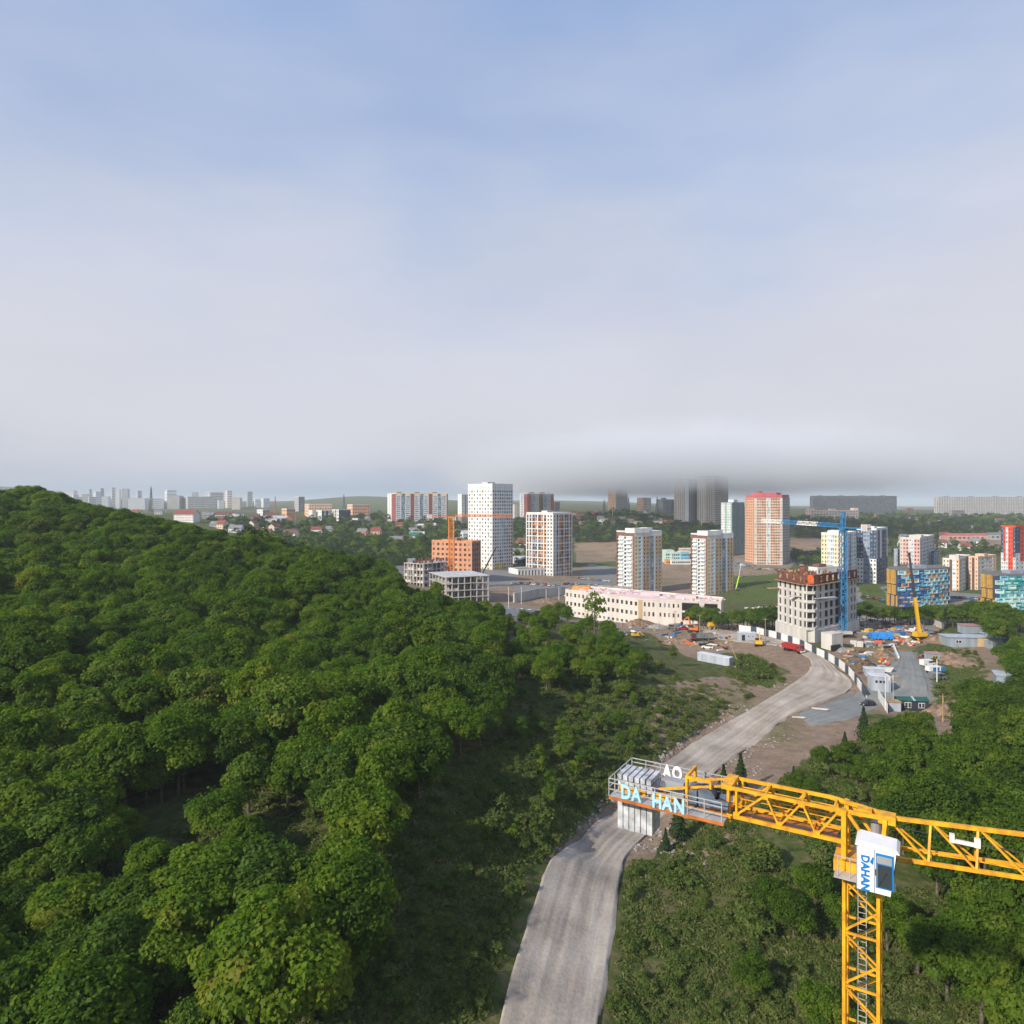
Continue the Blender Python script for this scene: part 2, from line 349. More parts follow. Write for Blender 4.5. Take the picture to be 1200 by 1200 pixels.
def strip(name, left, right, m, n=240, k=36, lift=0.3, jit=1.2, seed=3):
    """a road draped over the ground between two edges given as points"""
    def resample(pts):
        p = np.array([(a.x, a.y) for a in pts]); t = np.linspace(0, len(p)-1, n)
        # Catmull-Rom
        i = np.clip(np.floor(t).astype(int), 0, len(p)-2); f = (t-i)[:,None]
        p0 = p[np.clip(i-1,0,None)]; p1 = p[i]; p2 = p[i+1]; p3 = p[np.clip(i+2,None,len(p)-1)]
        return 0.5*((2*p1)+(-p0+p2)*f+(2*p0-5*p1+4*p2-p3)*f**2+(-p0+3*p1-3*p2+p3)*f**3)
    a = resample(left); b = resample(right)
    s = np.linspace(0,1,k)
    X = a[:,None,0]*(1-s)+b[:,None,0]*s; Y = a[:,None,1]*(1-s)+b[:,None,1]*s
    j = vnoise(X, Y, 3.0, seed)*jit
    d = (b-a)/np.linalg.norm(b-a,axis=1,keepdims=True)
    e = np.zeros(k); e[0] = 1; e[-1] = 1
    X = X+d[:,None,0]*j*e; Y = Y+d[:,None,1]*j*e
    wob = .03*np.sin(np.linspace(0,19,n))[:,None]; sw = s[None,:]+wob; rut = (0.20*np.exp(-((sw-0.24)/0.045)**2)+0.20*np.exp(-((sw-0.42)/0.045)**2)+.17*np.exp(-((sw-0.62)/0.05)**2)+.17*np.exp(-((sw-0.80)/0.05)**2))*(.55+.45*vnoise(X,Y,6,12))
    Z = terr(X, Y)+lift*np.where((s==0)|(s==1), -1.6, 1)-rut
    v = np.stack([X,Y,Z],-1).reshape(-1,3); idx = np.arange(n*k).reshape(n,k)
    q = np.stack([idx[:-1,:-1],idx[:-1,1:],idx[1:,1:],idx[1:,:-1]],-1).reshape(-1,4)
    me = bpy.data.meshes.new(name); me.from_pydata(v.tolist(), [], q.tolist()); me.materials.append(m)
    me.polygons.foreach_set('use_smooth', [True]*len(q))
    uv = me.uv_layers.new(name='UVMap'); S = np.tile(s,(n,1)).ravel(); T = np.repeat(np.linspace(0,1,n)*n*0.06,k)
    li = np.empty(len(me.loops), np.int32); me.loops.foreach_get('vertex_index', li)
    uv.data.foreach_set('uv', np.stack([S[li],T[li]],-1).astype(np.float32).ravel())
    o = bpy.data.objects.new(name, me); COL.objects.link(o); tag(o, kind='structure'); return o
def road_mat(name, lo, mid, hi):
    m = bpy.data.materials.new(name); m.use_nodes = True
    nt = m.node_tree; N = nt.nodes; L = nt.links; b = N['Principled BSDF']; b.inputs['Roughness'].default_value = 0.95; b.inputs['Specular IOR Level'].default_value = 0.1
    uv = N.new('ShaderNodeUVMap'); geo = N.new('ShaderNodeNewGeometry')
    mp = N.new('ShaderNodeMapping'); mp.inputs['Scale'].default_value = (11, 0.55, 1); L.new(uv.outputs[0], mp.inputs['Vector'])
    n1 = N.new('ShaderNodeTexNoise'); n1.inputs['Scale'].default_value = 1.0; n1.inputs['Detail'].default_value = 5; n1.inputs['Roughness'].default_value = 0.6; L.new(mp.outputs[0], n1.inputs['Vector'])
    n2 = N.new('ShaderNodeTexNoise'); n2.inputs['Scale'].default_value = 0.13; n2.inputs['Detail'].default_value = 6; L.new(geo.outputs['Position'], n2.inputs['Vector'])
    n3 = N.new('ShaderNodeTexNoise'); n3.inputs['Scale'].default_value = 2.2; n3.inputs['Detail'].default_value = 5; n3.inputs['Roughness'].default_value = 0.75; L.new(geo.outputs['Position'], n3.inputs['Vector'])
    a = N.new('ShaderNodeMath'); a.operation = 'MULTIPLY_ADD'; L.new(n1.outputs['Fac'], a.inputs[0]); a.inputs[1].default_value = 0.38
    a2 = N.new('ShaderNodeMath'); a2.operation = 'MULTIPLY_ADD'; L.new(n2.outputs['Fac'], a2.inputs[0]); a2.inputs[1].default_value = 0.42
    a3 = N.new('ShaderNodeMath'); a3.operation = 'MULTIPLY'; L.new(n3.outputs['Fac'], a3.inputs[0]); a3.inputs[1].default_value = 0.33
    L.new(a3.outputs[0], a2.inputs[2]); L.new(a2.outputs[0], a.inputs[2])
    c = N.new('ShaderNodeValToRGB'); e = c.color_ramp.elements; e.new(0.5)
    for el, (p, cc) in zip(e, ((0.42,lo),(0.56,mid),(0.72,hi))): el.position = p; el.color = (*cc, 1)
    L.new(a.outputs[0], c.inputs['Fac']); L.new(c.outputs['Color'], b.inputs['Base Color'])
    bp = N.new('ShaderNodeBump'); bp.inputs['Strength'].default_value = 0.5; bp.inputs['Distance'].default_value = 0.15; L.new(n3.outputs['Fac'], bp.inputs['Height']); L.new(bp.outputs[0], b.inputs['Normal'])
    return m
RM = road_mat('haul_road', (.225,.183,.146), (.365,.312,.260), (.530,.470,.405))
YM = road_mat('yard_gravel', (.150,.155,.150), (.215,.222,.215), (.280,.275,.26))
ext_l = [at(520,48), at(556,58), at(590,72), at(620,85), at(640,96)]; ext_r = [at(676,48), at(692,58), at(704,72), at(718,85), at(727,96)]
RL = ext_l+[ga(*p) for p in ((657,998),(700,962),(745,925),(800,879),(845,851),(888,826),(925,803),(945,788),(950,776),(938,766),(912,757))]
RRR = ext_r+[ga(*p) for p in ((738,1000),(775,962),(818,925),(862,888),(896,863),(926,840),(962,824),(1000,806),(985,788),(962,770),(925,752))]
strip('haul_road', RL, RRR, RM)
strip('yard_road', [ga(*p) for p in ((935,836),(985,820),(1012,808),(1030,794),(1046,776),(1048,764))], [ga(*p) for p in ((950,852),(1000,842),(1040,826),(1086,818),(1084,792),(1070,764))], YM, n=90, lift=0.14, seed=9)
strip('yard_lane', [ga(*p) for p in ((910,757),(880,754),(845,750),(810,738),(760,730),(715,726))], [ga(*p) for p in ((922,751),(885,744),(850,738),(815,733),(770,726),(720,722))], RM, n=60, lift=0.12, seed=4)
# ------------------------------------------------------------------ trees
def leaf_mat(name, stops, trans=0.35):
    m = bpy.data.materials.new(name); m.use_nodes = True
    nt = m.node_tree; N = nt.nodes; L = nt.links; N.clear()
    out = N.new('ShaderNodeOutputMaterial'); d = N.new('ShaderNodeBsdfDiffuse'); t = N.new('ShaderNodeBsdfTranslucent'); mx = N.new('ShaderNodeMixShader'); mx.inputs[0].default_value = trans
    g = N.new('ShaderNodeBsdfGlossy'); g.inputs['Roughness'].default_value = 0.6; mg = N.new('ShaderNodeMixShader'); mg.inputs[0].default_value = 0.008
    oi = N.new('ShaderNodeObjectInfo'); at_ = N.new('ShaderNodeAttribute'); at_.attribute_name = 'tint'
    a = N.new('ShaderNodeMath'); a.operation = 'MULTIPLY_ADD'; L.new(oi.outputs['Random'], a.inputs[0]); a.inputs[1].default_value = 0.38
    b = N.new('ShaderNodeMath'); b.operation = 'MULTIPLY'; L.new(at_.outputs['Fac'], b.inputs[0]); b.inputs[1].default_value = 0.62; L.new(b.outputs[0], a.inputs[2])
    c = N.new('ShaderNodeValToRGB'); e = c.color_ramp.elements
    while len(e) < len(stops): e.new(0.5)
    for el, (p, cc) in zip(e, stops): el.position = p; el.color = (*cc, 1)
    L.new(a.outputs[0], c.inputs['Fac'])
    tl = N.new('ShaderNodeMix'); tl.data_type = 'RGBA'; tl.blend_type = 'MULTIPLY'; tl.inputs['Factor'].default_value = 1; tl.inputs['B'].default_value = (1.7,1.8,0.6,1); L.new(c.outputs['Color'], tl.inputs['A'])
    L.new(c.outputs['Color'], d.inputs['Color']); L.new(tl.outputs['Result'], t.inputs['Color'])
    L.new(d.outputs[0], mx.inputs[1]); L.new(t.outputs[0], mx.inputs[2]); L.new(mx.outputs[0], mg.inputs[1]); L.new(g.outputs[0], mg.inputs[2]); L.new(mg.outputs[0], out.inputs['Surface'])
    return m
LEAF = leaf_mat('oak_leaves', [(0.0,(.034,.078,.006)),(0.35,(.080,.156,.008)),(0.65,(.134,.202,.012)),(0.9,(.186,.228,.020)),(1.0,(.225,.205,.042))], .48)
LEAF3 = leaf_mat('spring_leaves', [(0.0,(.034,.072,.010)),(0.35,(.068,.132,.013)),(0.65,(.108,.170,.017)),(0.9,(.150,.192,.026)),(1.0,(.185,.182,.050))])
LEAF2 = leaf_mat('wood_leaves', [(0.0,(.030,.066,.006)),(0.4,(.066,.126,.008)),(0.75,(.104,.165,.012)),(1.0,(.150,.182,.022))], .4)  # darker: shade over the right wood put into leaf colour; elsewhere species tone
LEAFD = leaf_mat('dark_leaves', [(0.0,(.020,.045,.012)),(0.5,(.042,.078,.018)),(1.0,(.085,.115,.030))])
LEAFB = leaf_mat('bush_leaves', [(0.0,(.044,.080,.016)),(0.4,(.088,.135,.026)),(0.7,(.135,.170,.040)),(1.0,(.175,.160,.070))])
LEAFG = leaf_mat('weed_leaves', [(0.0,(.060,.095,.022)),(0.5,(.115,.150,.036)),(0.8,(.165,.168,.062)),(1.0,(.21,.175,.10))])
LEAFF = leaf_mat('needles', [(0.0,(.014,.034,.012)),(0.5,(.026,.052,.016)),(1.0,(.045,.072,.022))], 0.15)
BARK = mat('bark', (.14,.115,.09), 0.95, 0.3, 3.0, 0.1)

def leaves_np(rng, C, Nn, size, elong=1.0):
    """quad leaf clumps at C with normals Nn: arrays of verts (n,4,3), bent along the middle"""
    n = len(C); r = rng.normal(size=(n,3)); a = np.cross(Nn, r); a /= np.linalg.norm(a,axis=1,keepdims=True)+1e-9; b = np.cross(Nn, a)
    s = (size*rng.uniform(0.6,1.35,n))[:,None]; w = rng.uniform(0.55,0.9,n)[:,None]
    p0 = C-a*s*elong; p2 = C+a*s*elong; p1 = C+b*s*w+Nn*s*0.18; p3 = C-b*s*w+Nn*s*0.18
    return np.stack([p0,p1,p2,p3],1)
def mesh_quads(name, V, tint, m):
    n = len(V); me = bpy.data.meshes.new(name)
    me.vertices.add(n*4); me.vertices.foreach_set('co', V.astype(np.float32).ravel())
    me.loops.add(n*4); me.loops.foreach_set('vertex_index', np.arange(n*4,dtype=np.int32)); me.polygons.add(n)
    me.polygons.foreach_set('loop_start', np.arange(0,n*4,4,dtype=np.int32)); me.polygons.foreach_set('loop_total', np.full(n,4,np.int32)); me.update(calc_edges=True)
    a = me.attributes.new('tint','FLOAT','POINT'); a.data.foreach_set('value', np.repeat(tint,4).astype(np.float32))
    me.materials.append(m); return me
def unit(v): return v/(np.linalg.norm(v,axis=1,keepdims=True)+1e-9)
def crown_np(seed, Rc, z0, z1, lobes, per, size, flat=0.9, lobe_r=0.40, up=0.55):
    """crown made of lobes (clumps of foliage) with gaps between them"""
    rng = np.random.default_rng(seed); Vs = []; Ts = []; zc = (z0+z1)/2; hz = (z1-z0)/2
    cen = []
    for k in range(lobes):
        best = None
        for _ in range(14):
            th = rng.uniform(0,2*math.pi); u = rng.uniform(-0.55,1.0); rad = rng.uniform(0.45,0.78)
            q = np.array([math.cos(th)*math.sqrt(max(0,1-u*u))*rad*Rc, math.sin(th)*math.sqrt(max(0,1-u*u))*rad*Rc, zc+u*rad*hz])
            dmin = min([np.linalg.norm(q-c) for c in cen], default=9)
            if best is None or dmin > best[0]: best = (dmin, q)
        cen.append(best[1]); lr = Rc*lobe_r*rng.choice([.55,.8,1.0,1.35])*rng.uniform(.85,1.15); tl = rng.uniform(0.0,1.0)
        n = int(per*(lr/(Rc*lobe_r))**1.6*rng.uniform(0.8,1.15)); d = unit(rng.normal(size=(n,3))); d[:,2] = np.where(d[:,2] < -0.35, -d[:,2]*0.6, d[:,2])
        # smaller tufts on each lobe
        tf = unit(rng.normal(size=(7,3))); near = np.argmax(d @ tf.T, 1); bump = 0.78+0.34*np.clip((d*tf[near]).sum(1),0,1)**6
        rad = lr*bump*rng.uniform(0.72,1.05,n)
        Pn = best[1]+d*rad[:,None]*np.array([1,1,flat])
        nn = unit(d*0.8+np.array([0,0,up])+rng.normal(size=(n,3))*0.45)
        Vs.append(leaves_np(rng, Pn, nn, size)); Ts.append(np.clip(tl+rng.normal(size=n)*0.16,0,1))
    # sparse inner and stray leaves
    n = lobes*per//7; d = unit(rng.normal(size=(n,3))); Pn = d*np.array([Rc*.75,Rc*.75,hz*.8])*rng.uniform(0.3,1.25,n)[:,None]+np.array([0,0,zc])
    Vs.append(leaves_np(rng, Pn, unit(d+rng.normal(size=(n,3))*.6), size)); Ts.append(rng.uniform(0,.6,n))
    return np.concatenate(Vs), np.concatenate(Ts), cen
def trunk_mb(seed, h, r, limbs, cen=None):
    rng = random.Random(seed); mb = MB(); top = Vector((rng.uniform(-.3,.3), rng.uniform(-.3,.3), h))
    mid = Vector((rng.uniform(-.15,.15), rng.uniform(-.15,.15), h*.5))
    mb.cyl((0,0,-0.6), mid, r*1.15, r*.8, 7); mb.cyl(mid, top, r*.8, r*.35, 7)
    for k in range(limbs):
        t = rng.uniform(.45,.95); p = mid.lerp(top,(t-.5)*2) if t > .5 else Vector((0,0,0)).lerp(mid, t*2)
        if cen is not None and len(cen): q = Vector(cen[(k*3) % len(cen)])
        else:
            a = rng.uniform(0,6.28); q = p+Vector((math.cos(a)*h*.3, math.sin(a)*h*.3, h*.28))
        mb.cyl(p, q, r*.38, r*.1, 5)
    return mb
PROTO = {}
def make_proto(key, seed, Rc, z0, z1, lobes, per, size, m, tr=0.22, lobe_r=0.40, **kw):
    V, T, cen = crown_np(seed, Rc, z0, z1, lobes, per, size, lobe_r=lobe_r, **kw)
    cm = mesh_quads('crown', V, T, m)
    tmb = trunk_mb(seed, (z0+z1)*.5, tr, 5, cen)
    me = bpy.data.meshes.new('trunk'); me.from_pydata(tmb.v, [], tmb.f); me.materials.append(BARK)
    PROTO[key] = (cm, me)
def conifer_np(seed, Rc, h, n, size):
    rng = np.random.default_rng(seed); t = rng.uniform(0.04,1,n)**0.8; rr = Rc*(1-t)*(0.75+0.25*np.sin(t*55)); th = rng.uniform(0,6.283,n); q = rng.uniform(.5,1.05,n)
    P = np.stack([np.cos(th)*rr*q, np.sin(th)*rr*q, 0.4+t*h-rr*0.15],-1); nn = unit(np.stack([np.cos(th),np.sin(th),np.full(n,.9)],-1)+rng.normal(size=(n,3))*.4)
    return leaves_np(rng, P, nn, size, 1.5), np.clip(rng.normal(size=n)*.25+.4,0,1)
for k in range(7):
    rc = (4.4,3.8,4.9,3.5,5.1,4.1,3.3)[k]; z1 = (9.5,9.0,10,8.5,10.5,10.8,8)[k]
    make_proto('oak%d'%k, 100+k, rc, 2.6, z1, 28, 300, 0.205, LEAF, lobe_r=.30, up=.5)
for k in range(3): make_proto('far%d'%k, 140+k, (4.2,3.8,4.6)[k], 1.5, (9,8.2,9.8)[k], 9, 42, 0.55, LEAF)
for k in range(3): make_proto('fard%d'%k, 160+k, (4.2,3.8,4.8)[k], 1.2, (8.6,8,9.4)[k], 8, 40, 0.6, LEAFD)
for k in range(3): make_proto('bush%d'%k, 180+k, (1.5,1.2,1.8)[k], 0.1, (2.2,2.6,2.0)[k], 8, 90, 0.15, LEAFB, 0.05, lobe_r=0.45)
for k in range(2): make_proto('sap%d'%k, 190+k, (1.0,1.3)[k], 0.5, (4.6,5.2)[k], 9, 90, 0.15, (LEAFB,LEAF)[k], 0.07, lobe_r=0.5)
for k in range(2):
    V, T = conifer_np(200+k, (1.9,2.3)[k], (5.6,6.6)[k], 1900, 0.17); tm = trunk_mb(3+k, 5.0, .13, 0)
    me = bpy.data.meshes.new('trunk'); me.from_pydata(tm.v, [], tm.f); me.materials.append(BARK); PROTO['con%d'%k] = (mesh_quads('crown', V, T, LEAFF), me)
# low weeds
rng_ = np.random.default_rng(5)
for k in range(2):
    n = 44; d = unit(rng_.normal(size=(n,3))); d[:,2] = np.abs(d[:,2]); P = d*np.array([1.1,1.1,.38])*rng_.uniform(.4,1,n)[:,None]
    PROTO['weed%d'%k] = (mesh_quads('weed', leaves_np(rng_, P, unit(d+rng_.normal(size=(n,3))*.5), .13, 1.8), rng_.uniform(0,1,n), LEAFG), None)

for k in range(7): cm_ = PROTO['oak%d'%k][0].copy(); cm_.materials[0] = LEAF2; PROTO['wood%d'%k] = (cm_, PROTO['oak%d'%k][1])
for k in range(7): cm_ = PROTO['oak%d'%k][0].copy(); cm_.materials[0] = LEAF3; PROTO['fresh%d'%k] = (cm_, PROTO['oak%d'%k][1])
def plant(key, name, label, cat, loc, s=1.0, rz=None, group=None, sz=None):
    cm, tm = PROTO[key]; rz = random.uniform(0,6.28) if rz is None else rz
    t = thing(name, label, cat, loc, rz, group); t.scale = (s, s, sz or s)
    for nm, me in (('trunk', tm), ('crown', cm)):
        if me is None: continue
        o = bpy.data.objects.new(nm, me); COL.objects.link(o); o.parent = t
    return t
def scatter(name, keys, pts, scl, kind='stuff', seed=0):
    """one object that grows instances of a few plants on its points (geometry nodes)"""
    c = bpy.data.collections.new(name+'_kinds')
    for i, k in enumerate(keys):
        cm, tm = PROTO[k]
        if tm is None: me = cm
        else:                                   # crown and trunk joined for the mass planting
            me = bpy.data.meshes.new(k); nv = len(cm.vertices); nt_ = len(tm.vertices)
            co = np.empty(nv*3); cm.vertices.foreach_get('co', co); ct = np.empty(nt_*3); tm.vertices.foreach_get('co', ct)
            fs = [tuple(p.vertices) for p in cm.polygons]; ft = [tuple(v+nv for v in p.vertices) for p in tm.polygons]
            me.from_pydata(np.concatenate([co,ct]).reshape(-1,3).tolist(), [], fs+ft); me.materials.append(cm.materials[0]); me.materials.append(BARK)
            me.polygons.foreach_set('material_index', [0]*len(fs)+[1]*len(ft))
            tv = np.empty(nv, np.float32); cm.attributes['tint'].data.foreach_get('value', tv)
            a = me.attributes.new('tint','FLOAT','POINT'); a.data.foreach_set('value', np.concatenate([tv, np.zeros(nt_,np.float32)]))
        o = bpy.data.objects.new('%s_kind_%d'%(name,i), me); c.objects.link(o)
    rng = np.random.default_rng(seed); n = len(pts)
    me = bpy.data.meshes.new(name); me.vertices.add(n); me.vertices.foreach_set('co', np.asarray(pts,np.float32).ravel())
    for nm, val in (('spin', rng.uniform(0,6.283,n)), ('size', np.asarray(scl)), ('pick', rng.integers(0,len(keys),n))):
        a = me.attributes.new(nm, 'INT' if nm == 'pick' else 'FLOAT', 'POINT'); a.data.foreach_set('value', val.astype(np.int32 if nm == 'pick' else np.float32))
    o = bpy.data.objects.new(name, me); COL.objects.link(o); tag(o, kind=kind)
    g = bpy.data.node_groups.new(name, 'GeometryNodeTree')
    g.interface.new_socket('Geometry', in_out='INPUT', socket_type='NodeSocketGeometry'); g.interface.new_socket('Geometry', in_out='OUTPUT', socket_type='NodeSocketGeometry')
    N = g.nodes; L = g.links; gi = N.new('NodeGroupInput'); go = N.new('NodeGroupOutput')
    ci = N.new('GeometryNodeCollectionInfo'); ci.inputs['Collection'].default_value = c; ci.inputs['Separate Children'].default_value = True; ci.inputs['Reset Children'].default_value = True
    ip = N.new('GeometryNodeInstanceOnPoints'); ip.inputs['Pick Instance'].default_value = True
    def attr(nm, ty):
        a = N.new('GeometryNodeInputNamedAttribute'); a.data_type = ty; a.inputs['Name'].default_value = nm; return [s for s in a.outputs if s.enabled and s.name == 'Attribute'][0]
    cx = N.new('ShaderNodeCombineXYZ'); L.new(attr('spin','FLOAT'), cx.inputs['Z'])
    L.new(gi.outputs[0], ip.inputs['Points']); L.new(ci.outputs[0], ip.inputs['Instance']); L.new(attr('pick','INT'), ip.inputs['Instance Index'])
    L.new(cx.outputs[0], ip.inputs['Rotation']); L.new(attr('size','FLOAT'), ip.inputs['Scale']); L.new(ip.outputs[0], go.inputs[0])
    md = o.modifiers.new('planting','NODES'); md.node_group = g
    return o

def spread(poly, spacing, seed, jitter=0.38):
    """irregular planting over a ground polygon (world x, y)"""
    rng = np.random.default_rng(seed); P = np.array(poly); lo = P.min(0); hi = P.max(0)
    xs = np.arange(lo[0], hi[0], spacing); ys = np.arange(lo[1], hi[1], spacing*.87); X, Y = np.meshgrid(xs, ys)
    X = X+(np.arange(len(ys))%2)[:,None]*spacing/2
    X = X+rng.normal(size=X.shape)*spacing*jitter; Y = Y+rng.normal(size=X.shape)*spacing*jitter; X = X.ravel(); Y = Y.ravel()
    k = inpoly(X, Y, poly); X = X[k]; Y = Y[k]; return np.stack([X, Y, terr(X,Y)-0.15],-1)
def topix(p):
    p = np.asarray(p); Y = np.maximum(p[...,1],1e-3); return 600+p[...,0]/Y*FP, HZ+(CAMZ-p[...,2])/Y*FP

def wood():
    poly = [(-17,62),(-15,76),(-13,92),(-4,112),(-1,132),(-2,160),(-4,182),(-4,205),(-5,222),(-7,238),(-12,246),(-18,250),(-38,262),(-58,300),(-90,345),(-150,380),(-260,420),(-420,460),(-620,420),(-520,240),(-330,130),(-160,40),(-40,38)]
    pts = spread(poly, 5.0, 21)
    # a dark gap in the canopy at the foot of the slope
    px, py = topix(pts)
    gap = inpoly(px, py, [(120,1010),(190,960),(330,905),(370,960),(400,1040),(300,1090),(120,1080)]) & (RNG.uniform(size=len(pts)) < .75)
    gap |= inpoly(px, py, [(505,905),(560,880),(610,880),(560,1100),(470,1100)])
    pts = pts[~gap]
    rng = np.random.default_rng(8)
    scl = .62+.72*rng.beta(1.6,2.0,len(pts))
    ux, uy = topix(pts); lim = np.interp(ux, [0,40,100,150,200,250,330,400,440,458,470,500,560,600,640], [578,572,591,600,612,625,640,650,655,664,688,697,707,716,724])
    hmax = (uy-lim)/FP*pts[:,1]; scl = np.clip(np.minimum(scl, hmax/9.6*rng.uniform(.86,1.12,len(pts))), .22, 1.25)
    px, py = topix(pts+np.array([0,0,6])); inside = (px > -30)&(px < 1230)&(py > 560)&(py < 1240)
    # which trees stand on the visible face of the hill: look for the hill between tree top and camera
    vis = np.zeros(len(pts), bool); top = pts+np.stack([np.zeros(len(pts)),np.zeros(len(pts)),9*scl],-1)
    f = np.linspace(.15,.94,24)[None,:,None]; ray = np.array([0,0,CAMZ])+(top[:,None]-np.array([0,0,CAMZ]))*f
    g = terr(ray[...,0], ray[...,1])+4.0; vis = (ray[...,2] > g-1.0).all(1)
    order = np.argsort(np.where(inside & vis, pts[:,1], 1e6)); order = [i for i in order if inside[i] and vis[i]]
    own = order[:230]; ownset = set(own)
    names = [('oak0','broad green oak crown in the dense wood on the left hill'),('oak1','small round oak crown in the dense wood on the left hill'),('oak2','wide spreading oak crown in the dense wood on the left hill'),
             ('oak3','narrow oak crown in the dense wood on the left hill'),('oak4','tall big oak crown in the dense wood on the left hill'),('oak5','tall narrow oak crown in the dense wood on the left hill'),('oak6','low oak crown in the dense wood on the left hill')]
    for i in own:
        k, lb = names[rng.integers(0,7)]; q = rng.uniform(); sp, cw_ = ('oak','mid green') if q < .5 else ('fresh','light green') if q < .75 else ('wood','dark green')
        k = k.replace('oak', sp); lb = cw_+' '+lb.replace('green ','')
        plant(k, 'forest_tree', lb, 'tree', pts[i], scl[i]*rng.uniform(.95,1.1), group='trees of the wood on the left hill', sz=scl[i]*rng.uniform(.85,1.15))
    rest = np.array([i for i in range(len(pts)) if i not in ownset and (vis[i] or rng.uniform() < .5)])
    near = rest[pts[rest,1] < 330]
    scatter('hill_wood', ['oak%d'%k for k in range(7)]+['fresh0','fresh2','fresh5','wood1','wood3','wood4'], pts[rest], scl[rest], seed=4)
    return len(own), len(rest)
print('wood', wood())
# ------------------------------------------------------------------ buildings
WHITE = mat('white_render', (.70,.70,.68), .75, .06, .25, streak=True); WHITE2 = mat('white_panel', (.62,.64,.66), .7, .07, .3, streak=True)
CREAM = mat('cream_render', (.74,.62,.40), .8, .07, .3, streak=True); LCREAM = mat('pale_cream_render', (.62,.56,.505), .8, .09, .3, streak=True)
TAN = mat('tan_brick', (.46,.33,.20), .85, .10, .4, streak=True); TANG = mat('grey_tan_panel', (.42,.38,.35), .85, .08, .4, streak=True)
BROWN = mat('brown_panel', (.20,.105,.075), .8, .1, .4); DBROWN = mat('dark_brown_panel', (.13,.075,.055), .8, .1, .4)
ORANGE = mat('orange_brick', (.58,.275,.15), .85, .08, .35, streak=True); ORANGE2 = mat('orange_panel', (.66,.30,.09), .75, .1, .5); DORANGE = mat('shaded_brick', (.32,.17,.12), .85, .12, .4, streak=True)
SALMON = mat('salmon_brick', (.66,.36,.22), .85, .07, .3, streak=True); PEACH = mat('peach_render', (.70,.47,.32), .8, .07, .3, streak=True); PINK = mat('pink_panel', (.62,.36,.31), .8, .07, .3, streak=True)
MAROON = mat('maroon_panel', (.27,.085,.08), .8, .1, .4); REDP = mat('red_panel', (.58,.075,.03), .7, .08, .4); REDROOF = mat('red_roof', (.24,.07,.06), .7, .15, .8); PINKROOF = mat('pink_roof_sheet', (.50,.14,.16), .7, .12, .5)
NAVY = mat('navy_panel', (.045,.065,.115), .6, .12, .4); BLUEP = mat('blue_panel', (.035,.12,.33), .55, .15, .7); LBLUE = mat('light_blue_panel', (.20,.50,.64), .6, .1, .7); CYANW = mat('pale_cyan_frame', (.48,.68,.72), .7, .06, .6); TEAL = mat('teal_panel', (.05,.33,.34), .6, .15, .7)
GOLD = mat('gold_fin', (.52,.31,.075), .5, .1, .5); GREENP = mat('green_panel', (.12,.35,.22), .7, .1, .5); MINT = mat('mint_panel', (.45,.62,.52), .75, .08, .5)
CONC = mat('raw_concrete', (.47,.45,.425), .9, .12, .35, bump=.3, streak=True); CONC2 = mat('pale_concrete', (.56,.535,.50), .9, .10, .4, bump=.3, streak=True); CONCD = mat('dark_concrete', (.22,.21,.20), .9, .14, .35, streak=True)
RUST = mat('rusty_formwork', (.19,.07,.045), .85, .22, .8); FORM = mat('orange_formwork', (.75,.13,.03), .7, .12, .8); TIMBER = mat('timber', (.40,.27,.15), .85, .2, 1.2)
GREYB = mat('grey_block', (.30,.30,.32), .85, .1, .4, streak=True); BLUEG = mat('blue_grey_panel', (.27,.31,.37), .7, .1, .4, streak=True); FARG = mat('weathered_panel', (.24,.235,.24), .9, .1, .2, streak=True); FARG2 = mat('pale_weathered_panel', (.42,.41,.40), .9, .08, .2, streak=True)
ROOFM = mat('roof_felt', (.16,.155,.15), .9, .2, .4); ROOFL = mat('pale_roof_sheet', (.50,.50,.50), .8, .15, .5); YEL = mat('yellow_panel', (.72,.52,.06), .7, .1, .5)
METAL = mat('grey_metal', (.36,.38,.40), .5, .1, .8, metal=.3); DMETAL = mat('dark_metal', (.05,.055,.06), .5, .15, .8); INSUL = mat('pink_insulation', (.66,.42,.45), .9, .22, .22, dirt=(.55,.52,.48))
GL = glass_mat('window_glass', (.035,.042,.05)); GLB = glass_mat('blue_window_glass', (.11,.16,.22)); GLP = glass_mat('pale_balcony_glass', (.30,.36,.41)); HOLE = mat('dark_room', (.018,.018,.02), .9, .2, .5)

